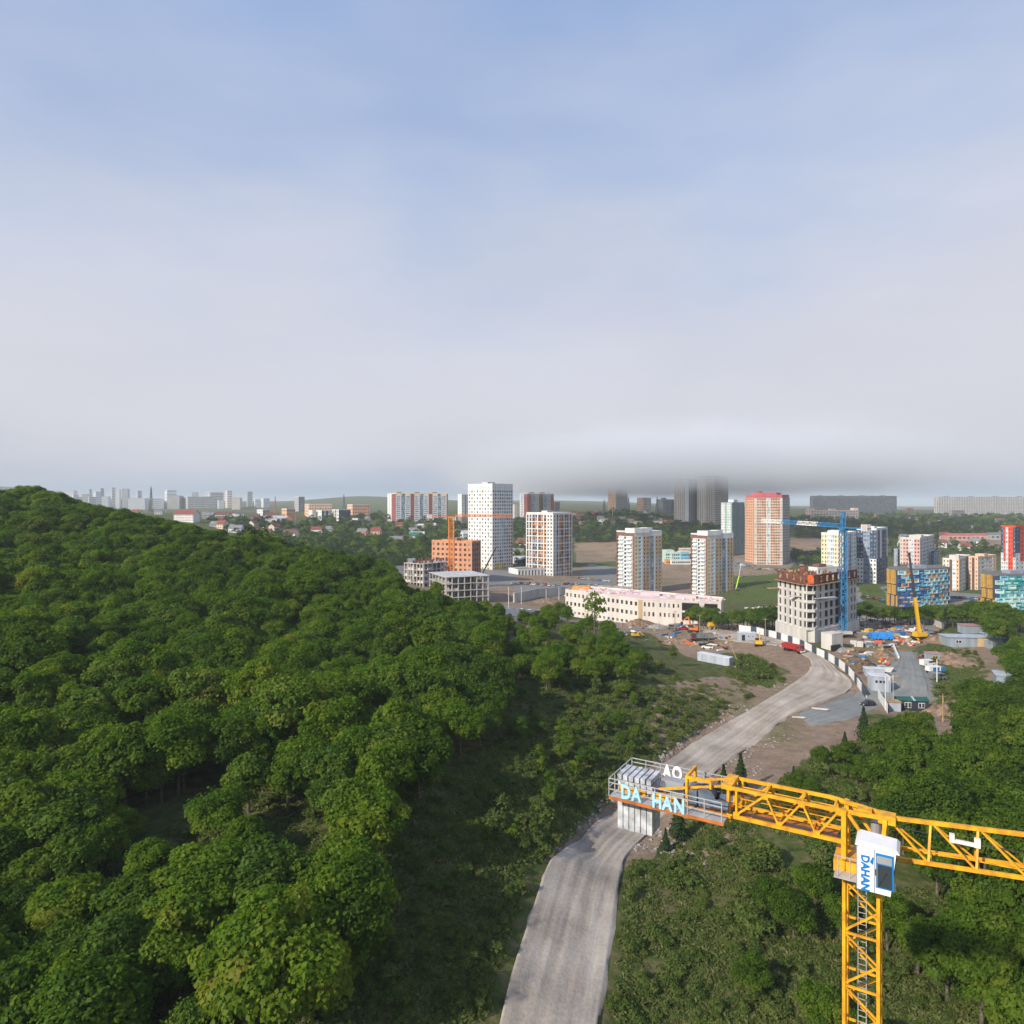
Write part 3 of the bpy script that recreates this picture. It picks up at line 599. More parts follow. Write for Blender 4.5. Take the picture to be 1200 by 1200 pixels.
def facade(wall, glass, P, U, W, z0, H, cols, nz, wi, gi, rowfn=None, reveal=0.25):
    """a wall of nz storeys with recessed windows; cols = (weight, wall, glass or None, width share, height share)"""
    Nn = Vector((U.y, -U.x, 0)); tw = sum(c[0] for c in cols); x = 0.0; fh = H/nz
    for i, c in enumerate(cols):
        w = W*c[0]/tw
        for j in range(nz):
            s = rowfn(i, j, c) if rowfn else c
            _, wm, gm, wf, hf = s; m = wi(wm)
            a = P+U*x; zb = z0+j*fh; zt = zb+fh
            def pt(u, z, d=0.0): q = a+U*u-Nn*d; return (q.x, q.y, z)
            if gm is None or wf <= 0: wall.face([pt(0,zb),pt(w,zb),pt(w,zt),pt(0,zt)], m); continue
            u0 = w*(1-wf)/2; u1 = w-u0; s0 = zb+fh*(1-hf)*.6; s1 = s0+fh*hf
            wall.face([pt(0,zb),pt(w,zb),pt(u1,s0),pt(u0,s0)], m); wall.face([pt(w,zb),pt(w,zt),pt(u1,s1),pt(u1,s0)], m)
            wall.face([pt(w,zt),pt(0,zt),pt(u0,s1),pt(u1,s1)], m); wall.face([pt(0,zt),pt(0,zb),pt(u0,s0),pt(u0,s1)], m)
            if reveal > 0:
                q = [(u0,s0),(u1,s0),(u1,s1),(u0,s1)]
                for k in range(4):
                    e, f = q[k], q[(k+1)%4]; wall.face([pt(*e),pt(*f),pt(f[0],f[1],reveal),pt(e[0],e[1],reveal)], m)
            glass.face([pt(u0,s0,reveal),pt(u1,s0,reveal),pt(u1,s1,reveal),pt(u0,s1,reveal)], gi(gm))
        x += w
def rect(xl, xc, xr, Y, phi):
    """three visible corners (left, near, right) and the hidden one of a block whose near corner stands at depth Y"""
    k, k2 = (xl-600)/FP, (xr-600)/FP; Cx = (xc-600)/FP*Y; c, s = math.cos(R(phi)), math.sin(R(phi))
    wl = (Cx-k*Y)/(c+k*s); wr = (k2*Y-Cx)/(s-k2*c)
    L_ = Vector((Cx-wl*c, Y+wl*s, 0)); C_ = Vector((Cx, Y, 0)); R_ = Vector((Cx+wr*s, Y+wr*c, 0)); return [L_, C_, R_, L_+R_-C_]
class Bld:
    def __init__(s, name, label, cat, pts, zb, zt, nfront=2, group=None, sink=4.0):
        s.pts = pts; s.zb = zb; s.zt = zt; s.n = nfront; c = sum(pts, Vector((0,0,0)))/len(pts)
        s.org = (c.x, c.y, zb); s.root = thing(name, label, cat, s.org, 0, group); s.wall = MB(); s.glass = MB(); s.wm = []; s.gm = []; s.sink = sink; s.extra = {}
    def wi(s, m):
        if m not in s.wm: s.wm.append(m)
        return s.wm.index(m)
    def gi(s, m):
        if m not in s.gm: s.gm.append(m)
        return s.gm.index(m)
    def face(s, i, cols, nz, rowfn=None, z0=None, z1=None, reveal=.25):
        a, b = s.pts[i], s.pts[i+1]; U = (b-a); W_ = U.length; U.normalize(); z0 = s.zb if z0 is None else z0; z1 = s.zt if z1 is None else z1
        facade(s.wall, s.glass, a, U, W_, z0, z1-z0, cols, nz, s.wi, s.gi, rowfn, reveal)
    def part(s, name):
        if name not in s.extra: s.extra[name] = (MB(), [])
        mb, ms = s.extra[name]
        return mb, (lambda m: (ms.append(m) if m not in ms else None, ms.index(m))[1])
    def band(s, name, m, z, h, out=.25, faces=None):
        mb, ix = s.part(name)
        for i in (range(s.n) if faces is None else faces):
            a, b = s.pts[i], s.pts[i+1]; U = (b-a).normalized(); N = Vector((U.y,-U.x,0))
            p = [a-U*out*.0, b, b+N*out, a+N*out]
            q = [(p[3].x,p[3].y),(p[2].x,p[2].y),(p[1].x,p[1].y),(p[0].x,p[0].y)]
            mb.hexa([(x,y,z) for x,y in q]+[(x,y,z+h) for x,y in q], ix(m))
    def pier(s, name, m, i, t, w, z0, z1, out=.3):
        mb, ix = s.part(name); a, b = s.pts[i], s.pts[i+1]; U = (b-a).normalized(); N = Vector((U.y,-U.x,0)); c = a+(b-a)*t
        p = [c-U*w/2+N*out, c+U*w/2+N*out, c+U*w/2, c-U*w/2]; mb.hexa([(q.x,q.y,z0) for q in p]+[(q.x,q.y,z1) for q in p], ix(m))
    def hut(s, t, u, wx, wy, h, m, name='roof_hut'):
        mb, ix = s.part(name); p = s.pts; c = p[1]+(p[0]-p[1])*t+(p[2]-p[1])*u; U = (p[2]-p[1]).normalized()
        mb.box((c.x,c.y,s.zt+.1), (wx,wy,h), math.atan2(U.y,U.x), ix(m), z0=True)
    def done(s, back=None, roof=None, par=0.9, parm=None, base=None):
        n = len(s.pts); back = back or s.wm[0]; roof = roof or ROOFM
        for i in range(s.n, n):
            a, b = s.pts[i], s.pts[(i+1)%n]; s.wall.face([(a.x,a.y,s.zb),(b.x,b.y,s.zb),(b.x,b.y,s.zt),(a.x,a.y,s.zt)], s.wi(back))
        for i in range(n):
            a, b = s.pts[i], s.pts[(i+1)%n]; s.wall.face([(a.x,a.y,s.zb-s.sink),(b.x,b.y,s.zb-s.sink),(b.x,b.y,s.zb),(a.x,a.y,s.zb)], s.wi(base or CONCD))
        s.wall.build('wall', s.wm, s.root, s.org)
        if s.glass.v: tag(s.glass.build('window', s.gm, s.root, s.org), kind='stuff')
        rb = MB(); c = sum(s.pts, Vector((0,0,0)))/n
        rb.face([(p.x,p.y,s.zt-.02) for p in s.pts], 0)
        for i in range(n):                      # parapet
            a, b = s.pts[i], s.pts[(i+1)%n]; U = (b-a).normalized(); N = Vector((U.y,-U.x,0)); o = .08; t = .35
            p = [a+N*o, b+N*o, b-N*t, a-N*t]; rb.hexa([(q.x,q.y,s.zt-.01) for q in p]+[(q.x,q.y,s.zt+par) for q in p], 1)
        rb.build('roof', [roof, parm or back], s.root, s.org)
        for nm, (mb, ms) in s.extra.items():
            o = mb.build(nm, ms, s.root, s.org)
            if len(mb.f) > 24: tag(o, kind='stuff')
        return s.root
def zt_(y, Y): return CAMZ-(y-HZ)/FP*Y
def box_bld(name, label, xl, xc, xr, Y, phi, yt, fl, left, right, cat='building', group=None, yb=None, rowfn=None, rowfn2=None, roof=None, par=.9, parm=None, huts=(), bands=(), nofin=False, back=None):
    pts = rect(xl, xc, xr, Y, phi); zb = tz(pts[1].x, pts[1].y) if yb is None else zt_(yb, Y)
    B = Bld(name, label, cat, pts, zb, zt_(yt, Y)-par, group=group, sink=9)
    B.face(0, left, fl, rowfn); B.face(1, right, fl, rowfn2 or rowfn)
    for h in huts: B.hut(*h)
    for b in bands: B.band(*b)
    if not nofin: B.done(roof=roof, par=par, parm=parm, back=back)
    return B
rr = random.Random(5)
def rep(n, *c): return [c]*n

# white tower of 24 storeys
def f1(i, j, c):
    if j < 2 and i % 3 == 1: return (1, YEL if (i+j) % 2 else CREAM, GL, .45, .5)
    if j == 23: return (1, WHITE, GL, .18, .3)
    return (1, WHITE, GL, .42 if (i+j) % 2 else .26, .58 if (i*3+j) % 2 else .4)
def f1b(i, j, c):
    if j < 2 and i in (1, 2, 4, 5): return (1, YEL, GL, .5, .5)
    if j == 23: return (1, WHITE, GL, .2, .35)
    w = WHITE if (i < 3 or j > 14) else LCREAM if i > 6 else WHITE2
    return (1, w, GLB if (i in (3,4) and 5 < j < 17) else GL, .62 if (i+j//2) % 3 else .45, .55)
B = box_bld('apartment_tower', 'tallest white tower with small staggered windows and cream lower floors', 548.5, 577, 601, 570, 42, 566.5, 24, rep(9,1,WHITE,GL,.4,.5), rep(9,1,WHITE,GL,.5,.5), yb=669, rowfn=f1, rowfn2=f1b, par=2.2, parm=WHITE, huts=((.5,.4,9,7,3.6,WHITE2),), nofin=True)
mb, ix = B.part('antenna')
for k in range(5):
    q = B.pts[1].lerp(B.pts[3], .2+.13*k); mb.cyl((q.x+k%2*3,q.y,B.zt), (q.x+k%2*3,q.y,B.zt+5+k%3), .12, .05, 5, ix(METAL))
B.done(roof=ROOFM, par=2.2, parm=WHITE, back=WHITE2)

# white gridded tower with orange and dark infill
r7 = random.Random(3); tab = {}
def f2(i, j, c):
    if i >= 7: return (1, WHITE, GL, .42, .5)
    k = (i, j//2)
    if k not in tab: tab[k] = r7.random()
    t = tab[k]; m = (ORANGE2 if (i in (5,6) or t < .5) else BROWN if t < .75 else BLUEG)
    if j % 2 == 0: return (1, m, GL, .55, .62)
    return (1, m if t > .4 else DBROWN, GLB if t > .7 else GL, .6, .66)
def f2b(i, j, c):
    k = (i+20, j//2)
    if k not in tab: tab[k] = r7.random()
    t = tab[k]
    if i == 0: return (1, WHITE, GL, .35, .5)
    if j < 2: return (1, ORANGE2 if i % 2 else WHITE2, GL, .5, .6)
    return (1, ORANGE2 if t < .4 else TANG if t < .7 else BROWN, GL, .55, .62)
B = box_bld('apartment_tower', 'white gridded tower with orange and brown infill between white bands', 617, 648, 670, 552, 40, 600.5, 17, rep(9,1,WHITE,GL,.4,.5), rep(7,1,WHITE,GL,.5,.5), yb=676, rowfn=f2, rowfn2=f2b, par=1.8, parm=WHITE, huts=((.5,.4,8,6,3,WHITE2),), nofin=True)
fh = (B.zt-B.zb)/17
for j in range(1, 17, 2): B.band('floor_band', WHITE, B.zb+j*fh-.35, .7, .35)
for i, ts in ((0,(0.01,.11,.22,.44,.66,.78,.89,.99)),(1,(.01,.15,.29,.57,.86,.99))):
    for t in ts: B.pier('pier', WHITE, i, t, .9, B.zb, B.zt, .45)
B.done(roof=ROOFM, par=1.8, parm=WHITE, back=WHITE)
# low white shop block in front of it
B = box_bld('shop_block', 'low white block with tall dark windows between the two white towers', 596, 607, 641, 545, 62, 667, 1, rep(2,1,WHITE2,None,0,0), rep(9,1,WHITE,GL,.45,.75), yb=678, par=.8, parm=WHITE)

# orange brick block and the two frames in front of it
def f3(i, j, c): return (1, ORANGE, GL, .5, .5)
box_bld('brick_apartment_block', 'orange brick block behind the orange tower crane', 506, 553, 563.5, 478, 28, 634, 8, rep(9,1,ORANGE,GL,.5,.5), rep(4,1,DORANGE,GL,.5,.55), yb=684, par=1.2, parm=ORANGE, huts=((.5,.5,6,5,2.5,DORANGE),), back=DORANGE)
def frame_bld(label, xl, xc, xr, Y, phi, yt, yb, fl, nl, nr, roofm, top=None, infill=.35):
    pts = rect(xl, xc, xr, Y, phi); zb = zt_(yb, Y); zt = zt_(yt, Y); root = thing('concrete_frame_building', label, 'building', (pts[1].x, pts[1].y, zb)); org = root.location; fh = (zt-zb)/fl
    q = [(p.x,p.y) for p in (pts[0],pts[1],pts[2],pts[3])]
    for j in range(fl+1):
        mb = MB(); z = zb+j*fh; mb.prism(q, z-.28, z, 0, 1); mb.build('floor_slab', [CONC2, roofm if j == fl else CONC], root, org)
    mb = MB()
    for (a, b, n) in ((pts[0],pts[1],nl),(pts[1],pts[2],nr),(pts[3],pts[2],nl),(pts[0],pts[3],nr)):
        for k in range(n+1):
            c = a.lerp(b, min(.985,max(.015,k/n))); cc = (pts[0]+pts[2])/2; c = c.lerp(cc, .03); mb.box((c.x,c.y,zb-8),(.55,.55,zt-zb+7.7),math.atan2((b-a).y,(b-a).x),0,z0=True)
    for k in range(1,nl):
        for l in range(1,nr): c = pts[0]+(pts[1]-pts[0])*(k/nl)+(pts[3]-pts[0])*(l/nr); mb.box((c.x,c.y,zb-8),(.5,.5,zt-zb+7.7),0,0,z0=True)
    tag(mb.build('column', CONC, root, org), kind='stuff')
    mb = MB()                                   # block infill and the stair core
    for (a, b, n) in ((pts[0],pts[1],nl),(pts[1],pts[2],nr)):
        for j in range(fl):
            for k in range(n):
                if rr.random() < infill:
                    p0 = a.lerp(b,(k+.1)/n).lerp((pts[0]+pts[2])/2,.05); p1 = a.lerp(b,(k+.9)/n).lerp((pts[0]+pts[2])/2,.05); mb.bar((p0.x,p0.y,zb+j*fh+.6),(p1.x,p1.y,zb+j*fh+.6),.2,1.2)
    c = (pts[0]+pts[2])/2; mb.box((c.x,c.y,zb),(5,5,zt-zb-.3),.4,0,z0=True)
    c2 = pts[3].lerp(c, .12); U = pts[2]-pts[3]
    tag(mb.build('block_infill', CONC2, root, org), kind='stuff')
    mb = MB(); a, b = pts[3].lerp(c,.5), pts[2].lerp(c,.5)
    mb.bar((a.x,a.y,(zb+zt)/2),(b.x,b.y,(zb+zt)/2),.2,(zt-zb)-.6); a2, b2 = pts[0].lerp(c,.5), pts[3].lerp(c,.5); mb.bar((a2.x,a2.y,(zb+zt)/2),(b2.x,b2.y,(zb+zt)/2),.2,(zt-zb)-.6); mb.build('inner_wall', CONCD, root, org)
    if top: top(root, org, pts, zt)
    return root
def stubs(root, org, pts, zt):
    mb = MB()
    for k in range(46):
        u, v = rr.random(), rr.random(); c = pts[0]+(pts[1]-pts[0])*u+(pts[3]-pts[0])*v; mb.box((c.x,c.y,zt),(.25+rr.random()*.8,.25+rr.random()*.6,.8+rr.random()*1.9),rr.random(),0,z0=True)
    tag(mb.build('formwork', RUST, root, org), kind='stuff')
    mb = MB(); c = pts[0].lerp(pts[3],.25); mb.box((c.x,c.y,zt),(5,2.4,2.2),.2,0,z0=True); mb.build('site_hut', METAL, root, org)
frame_bld('unfinished frame with rusty formwork on top beside the orange brick block', 473, 496, 531, 425, 35, 661, 698, 5, 6, 7, CONC, stubs, .5)
frame_bld('open concrete frame with pale flat roof slab in front of the orange brick block', 502.5, 522, 574, 378, 66, 676.5, 709, 4, 5, 7, ROOFL, None, .12)

# the pair of cream and white towers behind the school
def pair(xl, xc, xr, yt, Y, label):
    lc = [(.5,BROWN,GL,.6,.5),(1.1,WHITE,GLP,.84,.5),(.7,WHITE2,GL,.7,.62),(1.2,WHITE,GLP,.85,.5),(.45,BROWN,None,0,0)]
    rc = [(1.0,CREAM,GL,.35,.45),(.9,WHITE2,GLP,.86,.58),(.35,WHITE2,None,0,0),(.9,TAN,GL,.42,.5),(.9,TAN,GL,.42,.5),(1.2,BLUEG,GLB,.8,.75),(.25,WHITE,None,0,0),(.9,TAN,GL,.42,.5),(.9,TAN,GL,.42,.5)]
    def lf(i, j, c):
        if j >= 15: return (c[0], BROWN, None, 0, 0)
        return c
    def rf(i, j, c):
        if j >= 15: return (c[0], WHITE if i < 4 else WHITE2, None, 0, 0)
        if 6 <= j <= 9 and c[1] is TAN: return (c[0], TANG, GL, .42, .5)
        return c
    B = box_bld('apartment_tower', label, xl, xc, xr, Y, 56, yt+2.5, 16, lc, rc, rowfn=lf, rowfn2=rf, par=1.0, parm=WHITE, nofin=True, yb=698)
    mb, ix = B.part('roof_crown'); p = B.pts; U = (p[2]-p[1]).normalized(); V = (p[0]-p[1]).normalized()
    a = p[1]-U*.15; b = p[1]+U*14; q = [a-V*.2, b-V*.2, b+V*9, a+V*9]
    for k in range(4):
        s, e = q[k], q[(k+1)%4]; mb.bar((s.x,s.y,B.zt+1.3),(e.x,e.y,B.zt+1.3),.5,3.4,ix(WHITE))
    c = p[1]+U*20+V*8; mb.box((c.x,c.y,B.zt),(6,6,3),math.atan2(U.y,U.x),ix(WHITE2),z0=True)
    bal, ib = B.part('balcony'); fh = (B.zt-B.zb)/16; a, b = p[0], p[1]; W_ = (b-a).length; Ub = (b-a).normalized(); Nb = Vector((Ub.y,-Ub.x,0))
    for j in range(15):
        for t0, t1 in ((.135,.395),(.58,.875)):
            s = a+Ub*W_*t0+Nb*.45; e = a+Ub*W_*t1+Nb*.45; bal.bar((s.x,s.y,B.zb+j*fh+.62),(e.x,e.y,B.zb+j*fh+.62),.9,1.15,ib(WHITE))
    B.done(roof=ROOFM, par=1.0, parm=WHITE2, back=TANG)
pair(722.5, 743.5, 775.5, 620, 482, 'white and cream tower with brown top edge behind the lone tall tree')
pair(809.5, 829, 859.5, 623, 487, 'white and cream tower with brown top edge next to the colourful kindergarten')

# school: long cream block with pink insulation on the roof
def school():
    P = [ga(663,717), ga(728,727), ga(742,729), ga(792,731.5), ga(842,735)]
    P[0].z = 0; pts = [Vector((p.x,p.y,0)) for p in P]
    pts[0] = Vector(((662.5-600)/FP*352,352,0)); pts[1] = Vector(((748-600)/FP*318,318,0)); pts[2] = Vector(((792-600)/FP*312,312,0)); pts[3] = Vector(((845-600)/FP*306,306,0))
    zt0 = zt_(692, 352); zb = zt_(728.5, 330)-1.0
    b1 = pts[3]+Vector((6,16,0)); b0 = pts[0]+Vector((10,17,0)); bl = pts[0]
    B = Bld('school_building', 'long low cream school shell with pink insulation on its roof', 'school', [pts[0],pts[1],pts[2],pts[3],b1,b0], zb, zt0, nfront=3, sink=4)
    W1 = lambda i, j, c: (c[0], LCREAM, GL, .5, .42 if j else .5) if j > 0 else (c[0], LCREAM, GL, .5, .28)
    B.face(0, rep(17,1,LCREAM,GL,.5,.45), 3, W1)
    B.face(1, [(1,TAN,None,0,0)]+rep(3,1,LCREAM,GL,.45,.45)+rep(1,.6,LCREAM,None,0,0)+rep(4,1,LCREAM,GL,.4,.42), 3, lambda i, j, c: c if i == 0 or j else (c[0],LCREAM,None,0,0))
    B.face(2, [(1,LCREAM,GL,.3,.35),(4,LCREAM,HOLE,.88,.8),(.6,LCREAM,None,0,0),(3,LCREAM,HOLE,.88,.8),(.5,LCREAM,None,0,0)], 3, lambda i, j, c: c if j else (c[0],LCREAM,None,0,0))
    mb, ix = B.part('roof_insulation'); rs = random.Random(9)
    for k in range(150):
        u, v = rs.random(), rs.uniform(.08,.92); s = pts[0].lerp(pts[3], u); e = b0.lerp(b1, u); c = s.lerp(e, v)
        mb.box((c.x,c.y,B.zt),(rs.uniform(1,3.2),rs.uniform(.8,2),rs.uniform(.15,.55)),rs.random()*3,ix(rs.choice((INSUL,INSUL,PINK,ROOFL,WHITE2))),z0=True)
    for u in (.06,.55,.78):
        c = pts[0].lerp(pts[3],u).lerp(b0.lerp(b1,u),.5); mb.box((c.x,c.y,B.zt),(9,6,1.6),-.2,ix(INSUL if u > .1 else ORANGE2),z0=True)
    B.done(roof=INSUL, par=.7, parm=LCREAM, back=LCREAM)
school()
B = box_bld('school_annex', 'low annex roofed in pink sheeting right of the cream school', 873, 880, 916, 300, 70, 714, 1, rep(3,1,LCREAM,GL,.5,.5), rep(7,1,LCREAM,GL,.5,.5), yb=727, par=.5, parm=ROOFL, roof=INSUL, nofin=True)
mb, ix = B.part('roof_insulation')
for k in range(30):
    c = B.pts[1]+(B.pts[0]-B.pts[1])*rr.uniform(.05,.95)+(B.pts[2]-B.pts[1])*rr.uniform(.05,.95); mb.box((c.x,c.y,B.zt),(rr.uniform(1,3),rr.uniform(.8,2),rr.uniform(.2,.9)),rr.random()*3,ix(rr.choice((INSUL,PINK,WHITE2))),z0=True)
B.done(roof=INSUL, par=.5, parm=ROOFL)

# construction block with red formwork, beside the blue crane
def constr():
    Y0 = 258; pl = [(911.5,277),(941,259.5),(945.5,257.6),(952.5,257.4),(958,259),(1003.5,281)]
    pts = [Vector(((x-600)/FP*y,y,0)) for x, y in pl]; b = pts[5]+Vector((-16,15,0)); a = pts[0]+Vector((9,19,0))
    zb = zt_(738, 258); zt = zt_(685, 258)
    B = Bld('unfinished_apartment_block', 'grey concrete shell with rust red formwork storey beside the blue crane', 'building', pts+[b,a], zb, zt, nfront=5, sink=7)
    B.face(0, rep(5,1,CONC2,HOLE,.42,.68), 5, reveal=.4)
    B.face(1, [(1,CONC2,HOLE,.5,.8)], 5); B.face(2, [(1,CONC2,HOLE,.86,.62)], 5, reveal=.4); B.face(3, [(1,CONC2,HOLE,.5,.7)], 5)
    B.face(4, [(1.2,CONC,HOLE,.28,.7),(1,CONC,HOLE,.6,.72),(1,CONC,HOLE,.62,.75),(1.2,CONC,HOLE,.6,.78),(1.2,CONC,HOLE,.75,.8),(.8,CONC,None,0,0),(.8,CONC,HOLE,.4,.62),(.6,CONC,HOLE,.5,.62)], 5, reveal=.4)
    fh = (zt-zb)/5
    for j in range(1,6): B.band('floor_band', CONC2, zb+j*fh-.18, .36, .12)
    mb, ix = B.part('balcony_slab')
    for j in range(5):
        s, e = pts[1], pts[4]; q = [s, pts[2]+Vector((-.2,-1,0)), pts[3]+Vector((.3,-1,0)), e]; mb.prism([(p.x,p.y) for p in q]+[(e.x,e.y+.3),(s.x,s.y+.3)], zb+j*fh, zb+j*fh+.9, ix(CONC2))
    mb, ix = B.part('safety_platform')        # timber catch platforms sticking out
    p0 = pts[0]; mb.box((p0.x-2.2,p0.y-1,zb+3.95*fh),(5,2.2,.25),.4,ix(TIMBER)); c = pts[4].lerp(pts[5],.12); mb.box((c.x,c.y-1.2,zb+3.45*fh),(11,2.4,.25),.42,ix(ROOFL)); c = pts[0].lerp(pts[1],.75); mb.box((c.x-.8,c.y-1.0,zb+3.55*fh),(6,1.8,.25),-.5,ix(ROOFL))
    mb, ix = B.part('plinth'); c = [pts[0]+Vector((-1.2,-.6,0)),pts[1]+Vector((-.5,-1,0)),pts[3]+Vector((.3,-1,0)),pts[5]+Vector((.8,-1,0)),b,a]
    mb.prism([(p.x,p.y) for p in c], zb-7, zb+.05, ix(CONC2))
    # the red storey: formwork panels with openings, on a projecting deck
    mb, ix = B.part('formwork'); B.root['note'] = ''; del B.root['note']; zt2 = zt+3.7
    for i in range(5):
        s, e = pts[i], pts[i+1]; n = max(1, round((e-s).length/1.6)); U = (e-s).normalized(); N = Vector((U.y,-U.x,0)); hm = RUST
        for k in range(n):
            p = s.lerp(e,(k+.08)/n)+N*.35; q = s.lerp(e,(k+.92)/n)+N*.35
            if k % 3 == 1 and i in (0,4): mb.bar((p.x,p.y,zt2-.4),(q.x,q.y,zt2-.4),.25,.8,ix(hm)); mb.bar((p.x,p.y,zt+.4),(q.x,q.y,zt+.4),.25,.5,ix(hm)); continue
            mb.bar((p.x,p.y,(zt+zt2)/2),(q.x,q.y,(zt+zt2)/2),.22,zt2-zt-.1,ix(FORM if i == 2 else RUST))
            mb.bar((p.x,p.y,zt),(p.x,p.y,zt2+rr.uniform(.05,.35)),.14,m=ix(RUST))
        mb.bar((s+N*.8).to_tuple()[:2]+(zt-.1,), (e+N*.8).to_tuple()[:2]+(zt-.1,), 1.5, .18, ix(TIMBER)); mb.bar((s+N*1.4).to_tuple()[:2]+(zt+.9,), (e+N*1.4).to_tuple()[:2]+(zt+.9,), .1, .14, ix(RUST)); mb.bar((s+N*1.4).to_tuple()[:2]+(zt+.45,), (e+N*1.4).to_tuple()[:2]+(zt+.45,), .1, .14, ix(RUST))
    cc = sum(B.pts, Vector((0,0,0)))/7
    for k in range(60):
        c = B.pts[k % 7].lerp(B.pts[(k*3+2) % 7], rr.random()).lerp(cc, rr.uniform(.1,.5)); mb.box((c.x,c.y,zt),(rr.uniform(.4,2.4),.25,rr.uniform(1.2,zt2-zt-.2)),rr.random()*3,ix(rr.choice((RUST,RUST,BROWN,TIMBER))),z0=True)
    B.done(roof=TIMBER, par=.2, parm=CONC2, back=CONC)
constr()

# towers and blocks of the middle distance
B = box_bld('apartment_tower', 'orange peach tower with pink roof and one pale glazed strip', 0,0,0,700,0,577,25,[],[],nofin=True) if False else None
def pink_tower():
    pl = [(873,722),(884,704),(917,702),(925.5,722)]; pts = [Vector(((x-600)/FP*y,y,0)) for x, y in pl]; pts += [pts[3]+Vector((-6,26,0)), pts[0]+Vector((10,24,0))]
    B = Bld('apartment_tower', 'peach and orange tower with pink roof and one pale glazed strip', 'building', pts, zt_(665,704), zt_(583.5,704), nfront=3, sink=8)
    B.face(0, rep(5,1,SALMON,GL,.55,.5), 25); B.face(2, rep(5,1,TANG,GL,.5,.5), 25)  # right flank's shade is put into its grey tan colour
    B.face(1, rep(1,1,LCREAM,GLP,.6,.5)+rep(4,1,PEACH,GL,.72,.5)+[(1.7,WHITE,GLP,.7,.75)]+rep(4,1,PEACH,GL,.72,.5)+rep(1,1,LCREAM,GLP,.6,.5), 25, lambda i,j,c: (c[0],c[1] if (j//3+i)%5 or c[1] is not PEACH else SALMON,c[2],c[3],c[4]))
    mb, ix = B.part('roof_storey'); c = sum(pts, Vector((0,0,0)))/6; q = [p.lerp(c,.03) for p in pts]; mb.prism([(p.x,p.y) for p in q], B.zt, B.zt+3.4, ix(PINKROOF)); q = [p.lerp(c,.35) for p in pts]; mb.prism([(p.x,p.y) for p in q], B.zt+3.4, B.zt+5.6, ix(PINKROOF))
    mb.box((c.x-6,c.y,B.zt+5),(4,4,2),.3,ix(MAROON),z0=True); B.done(roof=PINKROOF, par=.4, parm=PINKROOF, back=SALMON)
pink_tower()
def fg(i, j, c): return (c[0], GREENP, None, 0, 0) if i in (3, 7) else c
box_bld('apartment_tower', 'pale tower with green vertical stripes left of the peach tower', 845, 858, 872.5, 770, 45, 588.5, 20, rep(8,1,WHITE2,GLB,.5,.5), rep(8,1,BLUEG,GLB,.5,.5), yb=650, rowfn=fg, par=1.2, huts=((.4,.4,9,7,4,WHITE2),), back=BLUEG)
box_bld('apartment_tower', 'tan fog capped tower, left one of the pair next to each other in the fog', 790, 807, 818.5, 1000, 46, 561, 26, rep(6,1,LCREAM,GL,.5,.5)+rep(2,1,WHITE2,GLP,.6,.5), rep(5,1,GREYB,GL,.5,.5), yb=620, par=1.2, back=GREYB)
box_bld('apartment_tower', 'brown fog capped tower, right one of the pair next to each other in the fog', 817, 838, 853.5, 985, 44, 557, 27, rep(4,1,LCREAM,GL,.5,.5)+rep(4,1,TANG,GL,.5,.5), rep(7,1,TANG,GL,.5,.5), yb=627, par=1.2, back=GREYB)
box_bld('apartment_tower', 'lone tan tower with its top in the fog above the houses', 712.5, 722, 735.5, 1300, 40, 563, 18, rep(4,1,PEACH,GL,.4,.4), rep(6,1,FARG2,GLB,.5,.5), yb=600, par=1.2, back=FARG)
box_bld('apartment_block', 'small tan block on the skyline right of the lone foggy tower', 746.5, 754, 763, 1400, 40, 583, 6, rep(4,1,PEACH,GL,.4,.4), rep(4,1,LCREAM,GL,.4,.4), yb=602)
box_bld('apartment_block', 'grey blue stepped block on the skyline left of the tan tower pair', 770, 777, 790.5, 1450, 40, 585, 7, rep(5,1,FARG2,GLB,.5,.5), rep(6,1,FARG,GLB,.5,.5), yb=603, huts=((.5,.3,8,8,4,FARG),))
# striped blocks left of the white tower
def stripes(i, j, c): return c
sc = [(1.2,WHITE2,GLB,.5,.4),(.7,MAROON,None,0,0)]
lc = [(1.1,WHITE,GL,.2,.3),(1.1,MAROON,None,0,0)]
rc = []
for k in range(3): rc += [(1.2,WHITE2,GLB,.7,.5),(.9,BLUEG,GLB,.75,.7),(1.2,WHITE2,GLB,.7,.5),(.9 if k < 2 else .35,MAROON,None,0,0)]
def crm(i, j, c): return (c[0], CREAM, None, 0, 0) if j == 13 and c[1] is WHITE2 else c
B = box_bld('apartment_block', 'long slab of white and maroon vertical stripes left of the tallest white tower', 454, 464, 525, 1000, 70, 577.5, 14, lc, rc, yb=613, rowfn=crm, par=1.3, parm=CREAM, huts=((.5,.15,6,6,3,MAROON),(.5,.5,6,6,3,MAROON),(.5,.85,6,6,3,MAROON)))
box_bld('apartment_block', 'narrow white slab edge showing left of the tallest white tower', 536.5, 541, 556, 1010, 60, 579, 14, lc[:1], rc[:5], yb=606, par=1.2)
box_bld('apartment_block', 'slab with maroon stripes right of the tallest white tower', 609, 618, 649, 1100, 60, 578, 14, [(1,WHITE2,GLB,.5,.5),(.8,MAROON,None,0,0)], [(1,MAROON,GL,.3,.3),(1,BLUEG,GLB,.7,.6),(.8,TANG,GLB,.5,.5),(1,DBROWN,None,0,0),(1,BLUEG,GLB,.7,.6),(.8,TANG,GLB,.5,.5),(.8,MAROON,None,0,0)], yb=606, par=1.2, huts=((.5,.3,6,6,3,MAROON),(.5,.7,6,6,3,MAROON)))
